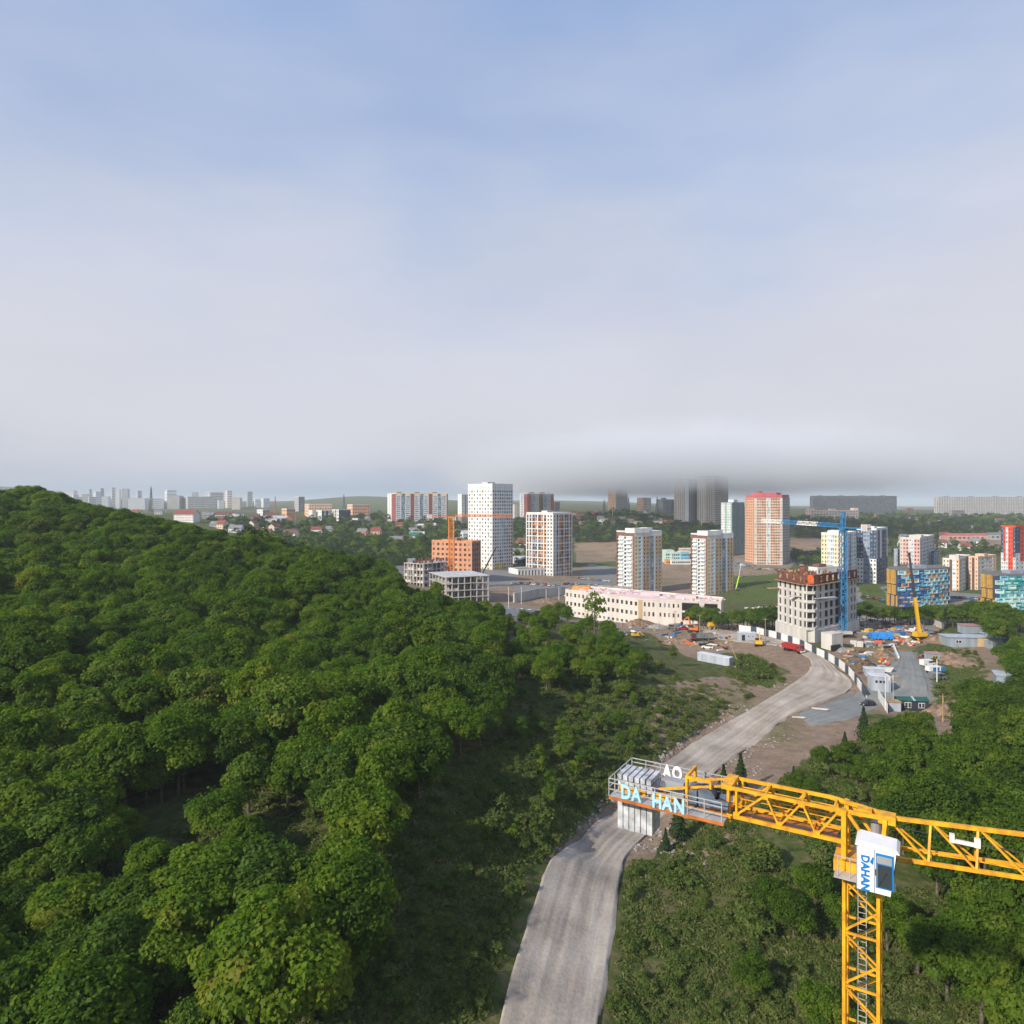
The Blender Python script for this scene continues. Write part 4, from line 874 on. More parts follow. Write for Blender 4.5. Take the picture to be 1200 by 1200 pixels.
box_bld('apartment_block', 'pale plain block between the tallest white tower and the maroon striped slab', 600, 603, 610, 1120, 60, 591, 8, rep(2,1,LCREAM,GL,.3,.3), rep(3,1,LCREAM,GL,.3,.3), yb=608)
box_bld('apartment_block', 'thin tan block right of the maroon striped slab', 648.5, 651, 656, 1150, 50, 588, 9, rep(2,1,PEACH,GL,.3,.3), rep(2,1,GREYB,GL,.3,.3), yb=608)
# right-hand group
B = box_bld('apartment_tower', 'cream tower with rounded crown behind the blue crane mast', 962.5, 988, 1003.5, 468, 38, 624.5, 13, rep(2,1,CREAM,GL,.4,.45)+rep(2,1.3,WHITE2,GLP,.8,.6)+rep(3,1,CREAM,GL,.4,.45), rep(2,1,WHITE,GL,.4,.5)+[(1.2,BLUEG,GLB,.8,.7)]+rep(2,1,WHITE2,GLP,.6,.5), yb=692, par=1.4, parm=WHITE, huts=((.5,.3,12,9,2.6,WHITE),), back=WHITE2)
def nv(i, j, c):
    if j < 6 and i in (0,1,4,5): return (1, WHITE, GL, .5, .45)
    return (1, NAVY, GLB, .55, .5) if i not in (2,3) else (1, BLUEG, GLB, .8, .6)
def nv2(i, j, c):
    if j >= 6 and i in (0,2,5): return (c[0], WHITE2, None, 0, 0)
    return (c[0], NAVY, GLB, .6, .5)
box_bld('apartment_tower', 'navy and white tower right of the blue crane mast', 1004, 1027, 1040, 500, 40, 619, 13, rep(6,1,NAVY,GLB,.5,.5), [(.4,NAVY,GLB,.4,.5),(1,NAVY,GLB,.4,.5),(.7,NAVY,GLB,.4,.5),(1,NAVY,GLB,.4,.5),(1,NAVY,GLB,.4,.5),(.4,NAVY,GLB,.4,.5)], yb=684, rowfn=nv, rowfn2=nv2, par=1.6, parm=WHITE2, huts=((.5,.4,8,6,2.5,WHITE2),), back=NAVY)
box_bld('apartment_block', 'small white and yellow block showing above the red formwork', 947.5, 958, 987, 372, 60, 665, 3, rep(3,1,WHITE,GL,.4,.5), [(1,WHITE,GL,.4,.5),(1.4,CREAM,None,0,0),(2.4,WHITE,None,0,0),(1,CREAM,None,0,0)], yb=690, par=.8, parm=WHITE, huts=((.6,.3,6,4,2.2,BROWN),))
box_bld('apartment_tower', 'pink and cream tower behind the blue honeycomb block', 1054.5, 1078, 1095, 560, 40, 630, 13, rep(1,1,LCREAM,GL,.3,.4)+rep(2,1,PINK,GL,.5,.45)+rep(1,1.8,WHITE2,GLP,.8,.6)+rep(2,1,PINK,GL,.5,.45), [(1,LCREAM,GL,.3,.4),(1.2,WHITE2,GLP,.8,.6),(1,LCREAM,GL,.4,.45),(1.2,WHITE2,GLP,.8,.6),(.8,PINK,GL,.4,.4)], yb=690, par=1.4, parm=LCREAM, huts=((.5,.4,11,9,2.4,LCREAM),), back=LCREAM)
box_bld('apartment_block', 'low blue grey block showing left of the pink and cream tower', 1047.5, 1052, 1057, 600, 50, 643, 9, rep(2,1,BLUEG,GLB,.5,.5), rep(2,1,NAVY,GLB,.5,.5), yb=690)
box_bld('apartment_block', 'narrow blue block showing right of the pink and cream tower', 1091, 1094, 1101, 590, 50, 646, 8, rep(2,1,BLUEP,GLB,.5,.5), rep(2,1,BLUEG,GLB,.5,.5), yb=690)
box_bld('apartment_block', 'cream block with dark brown corner strip, left half of the pale pair', 1104.5, 1124, 1138, 492, 42, 654.5, 8, [(1.2,LCREAM,GL,.3,.4),(1,LCREAM,GL,.4,.5),(.9,DBROWN,None,0,0),(1.2,WHITE2,GLP,.7,.5),(1,PEACH,GL,.4,.4)], [(1,LCREAM,GL,.3,.4),(1.2,WHITE2,GLP,.7,.5),(1,WHITE2,GLP,.7,.5),(1,LCREAM,GL,.3,.4)], yb=694, par=1, parm=LCREAM, huts=((.5,.3,6,6,2.4,LCREAM),))
box_bld('apartment_block', 'cream and peach block with glazed balconies, right half of the pale pair', 1135, 1146, 1167.5, 505, 55, 652, 8, [(1,PEACH,GL,.3,.4),(.8,DBROWN,None,0,0),(1,PEACH,GL,.3,.4)], [(1,LCREAM,GL,.3,.4),(1.3,WHITE2,GLP,.8,.5),(1,LCREAM,GL,.3,.4),(1.3,WHITE2,GLP,.8,.5),(1,PEACH,GL,.3,.4)], yb=692, par=1, parm=PEACH, huts=((.4,.4,7,6,2.2,PEACH),))
def rd(i, j, c):
    t = {0:(9,None),1:(7,12),2:(0,0),3:(5,12),4:(3,12),5:(8,None)}[i % 6]
    if i == 2: return (c[0], WHITE2, GLP, .75, .6)
    if i in (1,3,4) and j >= t[0]: return (c[0], REDP, GL, .35, .4)
    if i in (0,5): return (c[0], NAVY if j >= t[0] else WHITE2, GLB, .4, .4)
    if j == 0: return (c[0], REDP, GL, .4, .5)
    return (c[0], WHITE2, GL, .35, .4)
box_bld('apartment_tower', 'red, white and blue tower at the right edge', 1173, 1190, 1222, 520, 60, 616, 15, rep(6,1,WHITE,GL,.4,.4), rep(6,1,WHITE,GL,.4,.4), yb=694, rowfn=rd, par=1.3, parm=REDP, back=WHITE2)
# long slabs on the far hill and the pinkish slab in front
SHADEDSLAB = mat('cloud_shaded_panel', (.115,.125,.145), .9, .1, .2)  # cloud shade over the left slab is put into its panel colour
box_bld('slab_block', 'long cloud shaded slab block on the far ridge behind the blue crane', 949, 953, 1051, 1760, 84, 581, 16, rep(2,1,SHADEDSLAB,GL,.5,.5), rep(34,1,SHADEDSLAB,GL,.6,.45), yb=607, par=1.2, huts=((.5,.1,10,8,3,FARG),(.5,.35,10,8,3,FARG),(.5,.6,10,8,3,FARG),(.5,.85,10,8,3,FARG)))
box_bld('slab_block', 'long pale slab block on the far ridge at the right edge', 1094.5, 1100, 1215, 1720, 84, 582, 15, rep(2,1,FARG2,GL,.5,.5), rep(40,1,FARG2,GL,.5,.4), yb=607, par=1.2, huts=((.5,.1,10,8,3,FARG),(.5,.35,10,8,3,FARG),(.5,.6,10,8,3,FARG),(.5,.85,10,8,3,FARG)))
box_bld('slab_block', 'pinkish stepped slab below the long cloud shaded slab block', 944, 950, 1006, 1500, 80, 598, 6, rep(2,1,PINK,GL,.4,.4), rep(16,1,TANG,GL,.5,.45), yb=616, huts=((.5,.05,14,10,5,TANG),(.5,.5,14,10,4,TANG),(.5,.97,12,10,6,LCREAM)))
box_bld('slab_block', 'low grey end block below the long pale slab block', 1112, 1116, 1130, 1500, 70, 598, 5, rep(3,1,FARG,GL,.4,.4), rep(6,1,FARG,GL,.4,.4), yb=612)

# honeycomb blocks: curved fronts of staggered bays, gold fins at the left flank
def honey(label, xs, Y0, bow, yt, yb, rows, bays, pal, xfin, seed):
    n = len(xs); pts = []
    for k, x in enumerate(xs):
        t = k/(n-1); y = Y0+bow[0]*(1-t)+bow[1]*t-bow[2]*math.sin(math.pi*t); pts.append(Vector(((x-600)/FP*y, y, 0)))
    zb, zt = zt_(yb, Y0), zt_(yt, Y0); Lf = Vector(((xfin-600)/FP*(pts[0].y+10), pts[0].y+10, 0))
    P = [Lf]+pts; bR = pts[-1]+Vector((4,16,0)); bL = Lf+Vector((8,10,0)); P2 = P+[bR,bL]
    root = thing('honeycomb_block', label, 'building', (pts[n//2].x, pts[n//2].y, zb)); org = root.location; rs = random.Random(seed); fh = (zt-zb)/rows
    wb = MB(); wb.prism([(p.x,p.y) for p in P2], zb-8, zt, 0, 1); wb.build('wall', [NAVY, ROOFM], root, org)
    fr = MB(); pn = MB(); gl = MB(); mats = pal
    seglen = [(pts[k+1]-pts[k]).length for k in range(n-1)]; tot = sum(seglen)
    def on(t):
        d = t*tot
        for k in range(n-1):
            if d <= seglen[k] or k == n-2: p = pts[k].lerp(pts[k+1], d/seglen[k]); U = (pts[k+1]-pts[k]).normalized(); return p, U, Vector((U.y,-U.x,0))
            d -= seglen[k]
    for j in range(rows):
        for i in range(bays):
            off = .25 if j % 2 else -.25; t0 = (i+off+.5)/(bays+.5)-.25/(bays+.5); t1 = t0+1/(bays+.5)
            t0 = max(0,t0); t1 = min(1,t1)
            if t1-t0 < .02: continue
            p, U, N = on((t0+t1)/2); w = (t1-t0)*tot; z = zb+j*fh; out = .35+.25*rs.random()
            def bx(u0,u1,z0,z1,d0,d1,mb,m):
                q = [p+U*u0+N*d1, p+U*u1+N*d1, p+U*u1+N*d0, p+U*u0+N*d0]; mb.hexa([(a.x,a.y,z0) for a in q]+[(a.x,a.y,z1) for a in q], m)
            tt = (t0+t1)/2; c = rs.choices(range(len(mats)), [3*(1-tt)+.4,1+3*tt,1+3*tt,.7][:len(mats)])[0]
            bx(-w/2,w/2,z+.05,z+.55,-.05,out,fr,c); bx(-w/2,w/2,z+fh-.35,z+fh-.02,-.05,out,fr,c); bx(-w/2,-w/2+.5,z+.56,z+fh-.36,-.05,out,fr,c); bx(w/2-.5,w/2,z+.56,z+fh-.36,-.05,out,fr,c)
            bx(-w/2+.51,w/2-.51,z+.57,z+.57+fh*.32,-.05,.12,pn,rs.randrange(len(mats)))
            a0, a1 = -w/2+.51, w/2-.51; q = [p+U*a0+N*.06, p+U*a1+N*.06]; gl.face([(q[0].x,q[0].y,z+.5+fh*.3),(q[1].x,q[1].y,z+.5+fh*.3),(q[1].x,q[1].y,z+fh-.36),(q[0].x,q[0].y,z+fh-.36)], 0)
    tag(fr.build('bay_frame', mats, root, org), kind='stuff'); tag(pn.build('bay_panel', mats, root, org), kind='stuff'); tag(gl.build('window', [GLB], root, org), kind='stuff')
    mb = MB(); a, b = Lf, pts[0]; U = (b-a).normalized(); N = Vector((U.y,-U.x,0))
    for k in range(7):
        for z0, z1, o in ((zb,zb+(zt-zb)*.33,.4),(zb+(zt-zb)*.34,zb+(zt-zb)*.62,.9),(zb+(zt-zb)*.63,zt+.6,1.2)):
            if (k+int(o*10)) % 3 == 0: continue
            p = a.lerp(b,(k+.5)/7)+N*o*.5; mb.box((p.x,p.y,z0),((b-a).length/7*.7,o,z1-z0-.3),math.atan2(U.y,U.x),0,z0=True)
    mb.build('gold_fin', [GOLD], root, org)
    rb = MB(); cc = sum(P2, Vector((0,0,0)))/len(P2); rb.prism([(p.x,p.y) for p in [q.lerp(cc,-.02) for q in P2]], zt, zt+.7, 0, 0); c = cc; rb.box((c.x,c.y,zt+.7),(8,5,1.6),.2,1,z0=True); rb.build('roof', [ROOFM, BLUEG], root, org)
honey('blue honeycomb block with curved front and gold fins on its left side', [1052,1062,1074,1087,1100,1112.5], 372, (0,14,4), 669, 712, 9, 9, [BLUEP, LBLUE, CYANW, ORANGE2], 1039.5, 4)
honey('teal honeycomb block with gold fins at the right edge', [1166,1175,1188,1202,1215,1226], 345, (0,8,4), 675, 716, 8, 8, [TEAL, CYANW, MINT, LBLUE], 1149.5, 6)
# kindergarten: coloured boxes
def kinder():
    t = thing('kindergarten', 'small colourful mint, blue and orange kindergarten between the cream towers', 'building', at(795,690)); o = t.location; rs = random.Random(2)
    wl, gl, rf = MB(), MB(), MB(); ms = [MINT,LBLUE,ORANGE2,WHITE,CREAM]
    for (px,Y,w,d,h,m) in ((783,690,9,10,13,0),(792,688,13,10,11,0),(801,686,9,9,12,1),(806,700,16,10,14,2),(812,694,8,9,10,4),(784,681,8,5,5,2),(797,679,20,6,4.5,3)):
        p = at(px,Y); z = o.z-1; wl.box((p.x,p.y,z-3),(w,d,h+3),.12,m,z0=True); rf.box((p.x,p.y,z+h),(w+.4,d+.4,.4),.12,0,z0=True)
        for k in range(int(w//2.2)):
            for j in range(int(h//3.6)): gl.box((p.x-w/2+1.6+k*2.1,p.y-d/2-.02+(k*2.1-w/2)*.12,z+1.4+j*3.4),(1.2,.3,1.5),.12,0,z0=True)
    wl.build('wall',ms,t,o); tag(gl.build('window',[GL],t,o),kind='stuff'); rf.build('roof',[WHITE2],t,o)
kinder()

# left middle distance: blocks beyond the wooded hill
for (nm,lb,xl,xc,xr,Y,phi,yt,yb,fl,lf,rg) in (
    ('apartment_block','tan block with pale roof edge behind the white and black cubes',357,362,389,1150,70,590.5,612,6,rep(3,1,PEACH,GL,.4,.4),rep(9,1,PEACH,GL,.45,.45)),
    ('apartment_block','tan block with pale roof edge right of the navy and white cube',407,413,433,1200,60,591,610,5,rep(3,1,PEACH,GL,.4,.4),rep(7,1,SALMON,GL,.45,.45)),
    ('apartment_block','white cube house with few windows in front of the tan block',362,366,370,1040,50,598,613,4,rep(2,1,WHITE,GL,.3,.4),rep(2,1,WHITE,GL,.3,.4)),
    ('apartment_block','white and black cube house in front of the tan block',370.5,377,387,1035,50,598,615,4,rep(3,1,WHITE,GL,.3,.4),[(1,NAVY,GL,.4,.4),(1,WHITE,GL,.4,.4),(1,NAVY,GL,.4,.4),(1,WHITE,GL,.5,.5)]),
    ('apartment_block','white and navy cube house left of the right tan block',389.5,397,411,1035,50,597,614,4,[(1,WHITE,GL,.4,.5),(1,GREYB,GL,.4,.5),(1,WHITE,GL,.4,.5)],rep(4,1,NAVY,GL,.4,.4)),
    ('apartment_block','pinkish foggy block left of the tan block on the skyline',345,350,357,1900,50,582,606,12,rep(4,1,FARG2,GL,.5,.5),rep(4,1,FARG,GL,.5,.5)),
    ('red_brick_building','low red brick building left of the cube houses',330,336,346,1100,50,596,605,2,rep(3,1,SALMON,GL,.4,.4),rep(5,1,SALMON,GL,.4,.4)),
    ('office_block','pale low block beside the red brick building',301,308,316,1150,50,597,607,3,rep(3,1,WHITE2,GL,.3,.4),rep(3,1,GREYB,GL,.3,.4))):
    box_bld(nm, lb, xl, xc, xr, Y, phi, yt, fl, lf, rg, yb=yb, parm=WHITE2)
# hazy city far to the left
rs = random.Random(77); far = []
for (x0,x1,yt,Y) in ((46,66,575,2700),(64,91,575,2650),(68,76,581,2500),(83,92,580,2600),(96,104,579,2900),(103,112,582,2800),(110,118,576,3000),(117,122,572,3100),(119,130,582,2700),(130,135,571,3200),(135,142,574,2900),(143,152,573,3000),(150,175,584,2600),(176,192,584,2700),(193,207,574,3100),(196,215,581,2800),(214,250,582,2650),(240,262,577,3000),(255,263,586,2500),(264,272,575,2600),(272,284,584,2700),(289,296,576,2900),(298,305,585,2500),(20,34,582,2800),(160,166,575,3200),(225,232,577,3300),(306,316,584,2600),(104,108,573,3300)):
    c = rs.choice((WHITE2,FARG2,LCREAM,FARG2)); n = max(3,int((x1-x0)/1.6)); xc = x0+(x1-x0)*rs.uniform(.12,.35)
    box_bld('distant_block', 'pale %s in the hazy city far beyond the wooded hill' % ('tower block' if x1-x0 < 11 else 'long slab block'), x0, xc, x1, Y, rs.uniform(45,72), yt, 9 if x1-x0 < 11 else 7, rep(3,1,c,GL,.4,.4), rep(n,1,c,GL,.5,.45), yb=600, group='blocks of the hazy city', par=.8)
# ------------------------------------------------------------------ tower cranes
CY = mat('crane_yellow', (.78,.385,.012), .5, .12, 2.2, .35, dirt=(.50,.22,.02)); CO = mat('crane_orange', (.74,.22,.03), .5, .08, .6); CB = mat('crane_blue', (.03,.20,.42), .5, .1, .6); CW_ = mat('crane_white', (.74,.73,.70), .5, .06, .8)
GALV = mat('galvanised_rail', (.50,.51,.52), .45, .08, 1.5, .4, metal=.3); BLOCK = mat('counterweight_concrete', (.55,.57,.60), .85, .10, 1.6, bump=.3, dirt=(.25,.26,.28)); LETB = mat('light_blue_letter', (.36,.66,.82), .5, .06, 2); LETW = mat('white_letter', (.86,.87,.88), .5, .05, 2); LOGO = mat('logo_blue', (.01,.19,.52), .4, .05, 2)
DECKR = mat('rusty_deck', (.47,.15,.035), .7, .2, 1.5); MOTOR = mat('winch_grey_blue', (.12,.16,.21), .45, .2, 1.8, .4); CABW = mat('cab_white', (.78,.79,.80), .35, .04, 1, .5); CABG = glass_mat('cab_glass', (.03,.04,.05), .08)
def text_part(txt, size, m, parent, loc, rot, depth=.03, name='letter', sx=1.0):
    cu = bpy.data.curves.new('letter','FONT'); cu.body = txt; cu.size = size; cu.extrude = depth; cu.offset = size*.036
    tmp = bpy.data.objects.new('tmp', cu); COL.objects.link(tmp); bpy.context.view_layer.update()
    me = bpy.data.meshes.new_from_object(tmp.evaluated_get(bpy.context.evaluated_depsgraph_get())); bpy.data.objects.remove(tmp); me.name = 'letter'
    me.materials.clear(); me.materials.append(m); o = bpy.data.objects.new(name, me); COL.objects.link(o); o.parent = parent; o.location = loc; o.rotation_euler = rot; o.scale = (sx,1,1)
    return o, sx*max(v.co.x for v in me.vertices)
CHASB = mat('black_plastic', (.03,.03,.03), .6, .1, 2)
def yellow_crane():
    u = Vector((.8575,-.5145,0)); tip = Vector((6.49,44,0)); O = tip+u*14.2-Vector((.5,0,0)); z0 = 82.1; gz = tz(O.x,O.y)
    t = thing('tower_crane', 'big yellow tower crane in front with concrete counterweights and a white cab', 'tower crane', (O.x,O.y,z0), math.atan2(u.y,u.x))
    def one(name, m, p, q, w, h=None, up=(0,0,1)):
        mb = MB(); mb.bar(p,q,w,h,0,up); return mb.build(name, m, t)
    # counter jib deck: two edge girders, grating walkways, cross members
    for y in (-.95,.95): one('girder', CY, (-13,y,-.12),(-6,y,-.12),.16,.34)
    for x in (-13,-11.4,-9.8,-8,-6.1): one('cross_beam', DECKR, (x,-.9,-.16),(x,.9,-.16),.14,.2)
    for y in (-1.5,1.5): one('walkway', GALV, (-13.1,y,-.02),(-6.2,y,-.02),.85,.07); one('walkway_edge', DECKR, (-13.1,y*1.29,-.08),(-6.2,y*1.29,-.08),.07,.18)
    one('deck_plate', DECKR, (-10.9,0,.0),(-6.2,0,.0),1.7,.05)
    one('tie_frame', CY, (-12.9,-.7,.12),(-11.2,-.7,.12),.2,.3); one('tie_frame', CY, (-10.8,-.75,.16),(-9.2,-.75,.16),.3,.34)
    # counterweight slabs, hung through the deck
    for k in range(6):
        mb = MB(); x = -12.85+k*.38; mb.box((x,0,-2.4+ .02*(k%2)),(.33,1.5,3.12-(k%3)*.05),0,0,z0=True); mb.box((x,0,.73),(.28,1.8,.3),0,0,z0=True); o = mb.build('counterweight', BLOCK, t)
    # railings
    for s, y in ((-1,-1.93),(1,1.93)):
        for z in (.45,.85,1.1): one('handrail', GALV, (-13.1,y,z),(-6.3,y,z),.05)
        for k in range(8): one('rail_post', GALV, (-13.1+k*.97,y,0),(-13.1+k*.97,y,1.1),.05)
    for z in (.55,1.1): one('handrail', GALV, (-13.1,-1.93,z),(-13.1,1.93,z),.05)
    for y in (-1.0,0,1.0): one('rail_post', GALV, (-13.1,y,0),(-13.1,y,1.1),.05)
    # letters on the railings
    x = -12.3
    for ch in 'DA': o, w = text_part(ch, 1.14, LETB, t, (x,-2.0,.12), (R(90),0,0), sx=.74); x += w+.07
    x = -10.35
    for ch in 'HAN': o, w = text_part(ch, 1.14, LETB, t, (x,-2.0,.02), (R(90),0,0), sx=.74); x += w+.06
    x = -10.95
    for ch in 'AO': o, w = text_part(ch, 1.12, LETW, t, (x,1.85,.35), (R(90),0,0), sx=.68); x += w+.05
    # hoist winch and motor
    mb = MB(); mb.cyl((-7.6,-.55,.55),(-7.6,.55,.55),.42,.42,14); mb.cyl((-7.6,-.62,.55),(-7.6,-.55,.55),.6,.6,14); mb.cyl((-7.6,.55,.55),(-7.6,.62,.55),.6,.6,14); mb.build('winch_drum', MOTOR, t)
    mb = MB(); mb.box((-8.35,-.2,.03),(.6,1.2,.95),0,0,z0=True); mb.build('gearbox', MOTOR, t); mb = MB(); mb.cyl((-7.2,-.9,.5),(-6.3,-.9,.5),.27,.27,12); mb.cyl((-6.3,-.9,.5),(-6.15,-.9,.5),.32,.32,12); mb.build('motor', MOTOR, t)
    mb = MB(); mb.box((-9.6,.3,.03),(1.1,.7,.9),0,0,z0=True); mb.build('electric_cabinet', METAL, t)
    # maintenance davit
    for y in (-.85,.85): one('davit_post', CY, (-8.6,y,0),(-8.6,y,1.75),.15)
    one('davit_beam', CY, (-8.6,-.9,1.75),(-8.6,.9,1.75),.15); one('davit_arm', CY, (-8.6,-.85,1.72),(-7.2,-.85,1.72),.16); one('davit_hook', CY, (-7.2,-.85,1.72),(-7.2,-.85,1.3),.14)
    # tie bars from the deck to the head of the truss
    for y in (-.62,.62): one('tie_bar', CY, (-10.4,y,.55),(-6.3,y,1.6),.09,.12)
    # counter-jib truss
    for y in (-.8,.8):
        one('top_chord', CY, (-6.3,y,1.6),(-.9,y,1.6),.16,.17); one('bottom_chord', CY, (-6.2,y,.0),(-.2,y,.0),.16,.2)
        one('truss_post', CY, (-6.2,y,.05),(-6.2,y,1.65),.16); one('truss_post', CY, (-5.75,y,.05),(-5.75,y,1.6),.12)
        xs = (-5.7,-4.2,-3.5,-2.2,-1.6,-.3); 
        for a, b, w in (((-5.8,.1),(-4.25,1.52),.10),((-4.15,1.52),(-3.5,.1),.10),((-3.4,.1),(-2.35,1.52),.10),((-2.25,1.52),(-1.6,.1),.10),((-1.5,.1),(-.5,1.52),.10)): one('brace', CY, (a[0],y,a[1]),(b[0],y,b[1]),w)
    for x in (-6.2,-4.2,-2.3,-.7): one('cross_strut', CY, (x,-.8,1.6),(x,.8,1.6),.11)
    for a, b in ((-4.2,-3.4),(-2.3,-1.5),(-6.2,-5.2)): one('cross_brace', CY, (a,-.8,1.6),(b,.8,.1),.07)
    for x in (-5.0,-3.5,-1.8,-.3): one('cross_strut', CY, (x,-.8,0),(x,.8,0),.11)
    for z in (.75,1.25): one('inner_rail', CY, (-6.2,.55,z),(-.3,.55,z),.05); one('inner_rail', CY, (-6.2,-.55,z*.8),(-.3,-.55,z*.8),.04)
    one('deck_plate', DECKR, (-5.7,0,-.05),(-.6,0,-.05),.8,.06)
    mb = MB(); mb.box((-6.3,0,1.48),(.6,1.8,.26),0,0,z0=True); mb.build('truss_head', CY, t)
    # slewing tower and jib root
    for y in (-.8,.8):
        one('tower_post', CY, (-.2,y,-.9),(-.2,y,1.65),.24); one('tower_post', CY, (1.5,y*.9,-.9),(1.7,y*.45,1.45),.2); one('tower_stay', CY, (.0,y,1.5),(1.2,y,-.2),.16); one('top_chord', CY, (-1.1,y,1.6),(1.6,y*.35,1.48),.19,.19)
    mb = MB(); mb.box((1.75,0,1.2),(.8,.75,.42),0,0,z0=True); mb.build('pin_joint', CY, t); mb = MB(); mb.box((.7,0,1.42),(.7,.5,.26),0,0,z0=True); mb.build('pin_joint', CY, t)
    mb = MB(); mb.box((.6,0,-1.5),(2.6,2.2,.6),0,0,z0=True); mb.build('slewing_platform', CY, t); mb = MB(); mb.cyl((.6,0,-1.9),(.6,0,-1.5),1.15,1.15,20); mb.build('slewing_ring', DMETAL, t)
    mb = MB(); mb.cyl((1.2,.5,.1),(1.2,.5,.9),.25,.25,10); mb.build('slewing_motor', METAL, t)
    # jib: one top chord, two bottom chords; sections pinned together
    L1 = 46; tz1 = lambda x: 2.0+(x-1.7)*.13/2 if x < 12 else 2.67
    top = lambda x: 1.45+min(x-1.7,8)*.092
    bot = lambda x: -.35+min(x-1.7,8)*.092
    xs = [1.7+k*2.0 for k in range(23)]
    for k in range(22):
        a, b = xs[k], xs[k+1]; one('top_chord', CY, (a,0,top(a)),(b,0,top(b)),.18,.19)
        for y in (-.65,.65):
            one('bottom_chord', CY, (a,y,bot(a)),(b,y,bot(b)),.15,.18); m = a+.75
            one('brace', CY, (a+.1,0,top(a)-.05),(b-.1,y,bot(b)),.09); one('brace', CY, (b-.1,y,bot(b)),(b,0,top(b)-.05),.10) 
        one('cross_strut', CY, (b,-.65,bot(b)),(b,.65,bot(b)),.09)
    for z in (.9,): one('inner_rail', CY, (1.7,-.3,bot(2)+.5),(20,-.3,bot(20)+.5),.05)
    one('hoist_rope', DMETAL, (-7.6,.2,.95),(1.7,.1,1.0),.035); one('hoist_rope', DMETAL, (1.7,.1,1.0),(45,.1,1.4),.035)
    for y in (-.8,.8):
        for x in (-5.75,-4.2,-3.45,-2.3,-1.55,-.45): mb = MB(); mb.box((x,y*1.01,(1.38 if x in (-4.2,-2.3,-.45) else .08)),(.34,.22,.18),0,0,z0=True); mb.build('gusset_plate', CY, t)
    for k in range(3): one('cable', DMETAL, (-6.0,-.7+k*.05,.2+k*.03),(-.3,-.72+k*.05,.16+k*.03),.03)
    one('cable', DMETAL, (-8.2,.1,.6),(-6.2,.6,.15),.04); one('cable', DMETAL, (-9.6,.3,.9),(-8.3,-.2,.7),.035)
    mb = MB(); mb.cyl((4.6,-.35,top(5)-.42),(4.6,-.35,top(5)-.62),.06,.06,6); mb.box((5.1,-.3,top(5)-.74),(1.1,.16,.16),0,0,z0=True); mb.box((4.6,-.3,top(5)-.74),(.22,.24,.4),0,0,z0=True); mb.box((5.65,-.3,top(5)-.74),(.26,.24,.42),0,0,z0=True); mb.build('floodlight', CW_, t)
    mb = MB(); mb.box((18,0,bot(18)-.4),(1.2,1.3,.3),0,0,z0=True); mb.build('trolley', CY, t); one('hoist_rope', DMETAL, (18,0,bot(18)-.4),(18,0,bot(18)-20),.04); mb = MB(); mb.box((18,0,bot(18)-20.9),(.5,.35,.9),0,0,z0=True); mb.build('hook_block', CY, t)
    # operator's cab on the near side
    cb = MB(); x0, x1, y0, y1, zb, zt = .5, 2.25, -2.65, -1.3, -1.35, .88
    cb.hexa([(x0,y0,zb),(x1-.25,y0,zb),(x1-.25,y1,zb),(x0,y1,zb),(x0,y0,zt),(x1,y0,zt-.05),(x1,y1,zt-.05),(x0,y1,zt)],0); cab = cb.build('cab', CABW, t)
    mb = MB(); mb.hexa([(x0-.06,y0-.12,zt),(x1+.14,y0-.12,zt-.06),(x1+.14,y1+.1,zt-.06),(x0-.06,y1+.1,zt),(x0+.12,y0,zt+.2),(x1,y0,zt+.1),(x1,y1,zt+.1),(x0+.12,y1,zt+.2)],0); mb.build('cab_roof', CABW, cab)
    mb = MB(); mb.box((1.75,y0-.012,-1.05),(.78,.05,1.7),0,0,z0=True); mb.build('window_frame', LOGO, cab); mb = MB(); mb.box((1.73,y0-.03,-.98),(.66,.06,1.1),0,0,z0=True); mb.build('window', CABG, cab); mb = MB(); mb.box((1.73,y0-.03,.18),(.66,.06,.36),0,0,z0=True); mb.build('sun_blind', METAL, cab)
    mb = MB(); mb.hexa([(x1-.26+.02,y0+.1,zb+.15),(x1-.22+.02,y0+.1,zb+.15),(x1-.22+.02,y1-.1,zb+.15),(x1-.26+.02,y1-.1,zb+.15),(x1-.02,y0+.1,zt-.2),(x1+.03,y0+.1,zt-.2),(x1+.03,y1-.1,zt-.2),(x1-.02,y1-.1,zt-.2)],0); mb.build('windscreen', CABG, cab)
    for q in ((x0+.02,y0-.01,zb,.03,.04,zt-zb),(1.3,y0-.012,zb,.03,.03,zt-zb-.1)): mb = MB(); mb.box(q[:3],q[3:],0,0,z0=True); mb.build('door_seam', METAL, cab)
    mb = MB(); mb.box((1.36,y0-.05,-.45),(.05,.06,.3),0,0,z0=True); mb.build('door_handle', CHASB, cab); mb = MB(); mb.bar((1.5,y0-.07,-.9),(1.85,y0-.07,-.2),.03); mb.build('wiper', CHASB, cab)
    o, w = text_part('DAHAN', .50, LOGO, cab, (.73,y0-.02,.42), (R(90),R(90),0), .012)
    mb = MB(); mb.hexa([(1.1,y0-.03,.12),(1.24,y0-.03,.02),(1.24,y0-.01,.02),(1.1,y0-.01,.12),(1.22,y0-.03,.4),(1.27,y0-.03,.4),(1.27,y0-.01,.4),(1.22,y0-.01,.4)],0); mb.build('logo', LOGO, cab)
    for k, x in enumerate((-.35,-.9)): one('cab_rail', GALV, (x+.5,-1.9,-1.3),(x+.5,-1.9,-.3),.045)
    one('cab_rail', GALV, (-.6,-1.9,-.3),(.45,-1.9,-.3),.045); one('cab_platform', GALV, (-.6,-1.6,-1.38),(2.2,-1.6,-1.38),.8,.06)
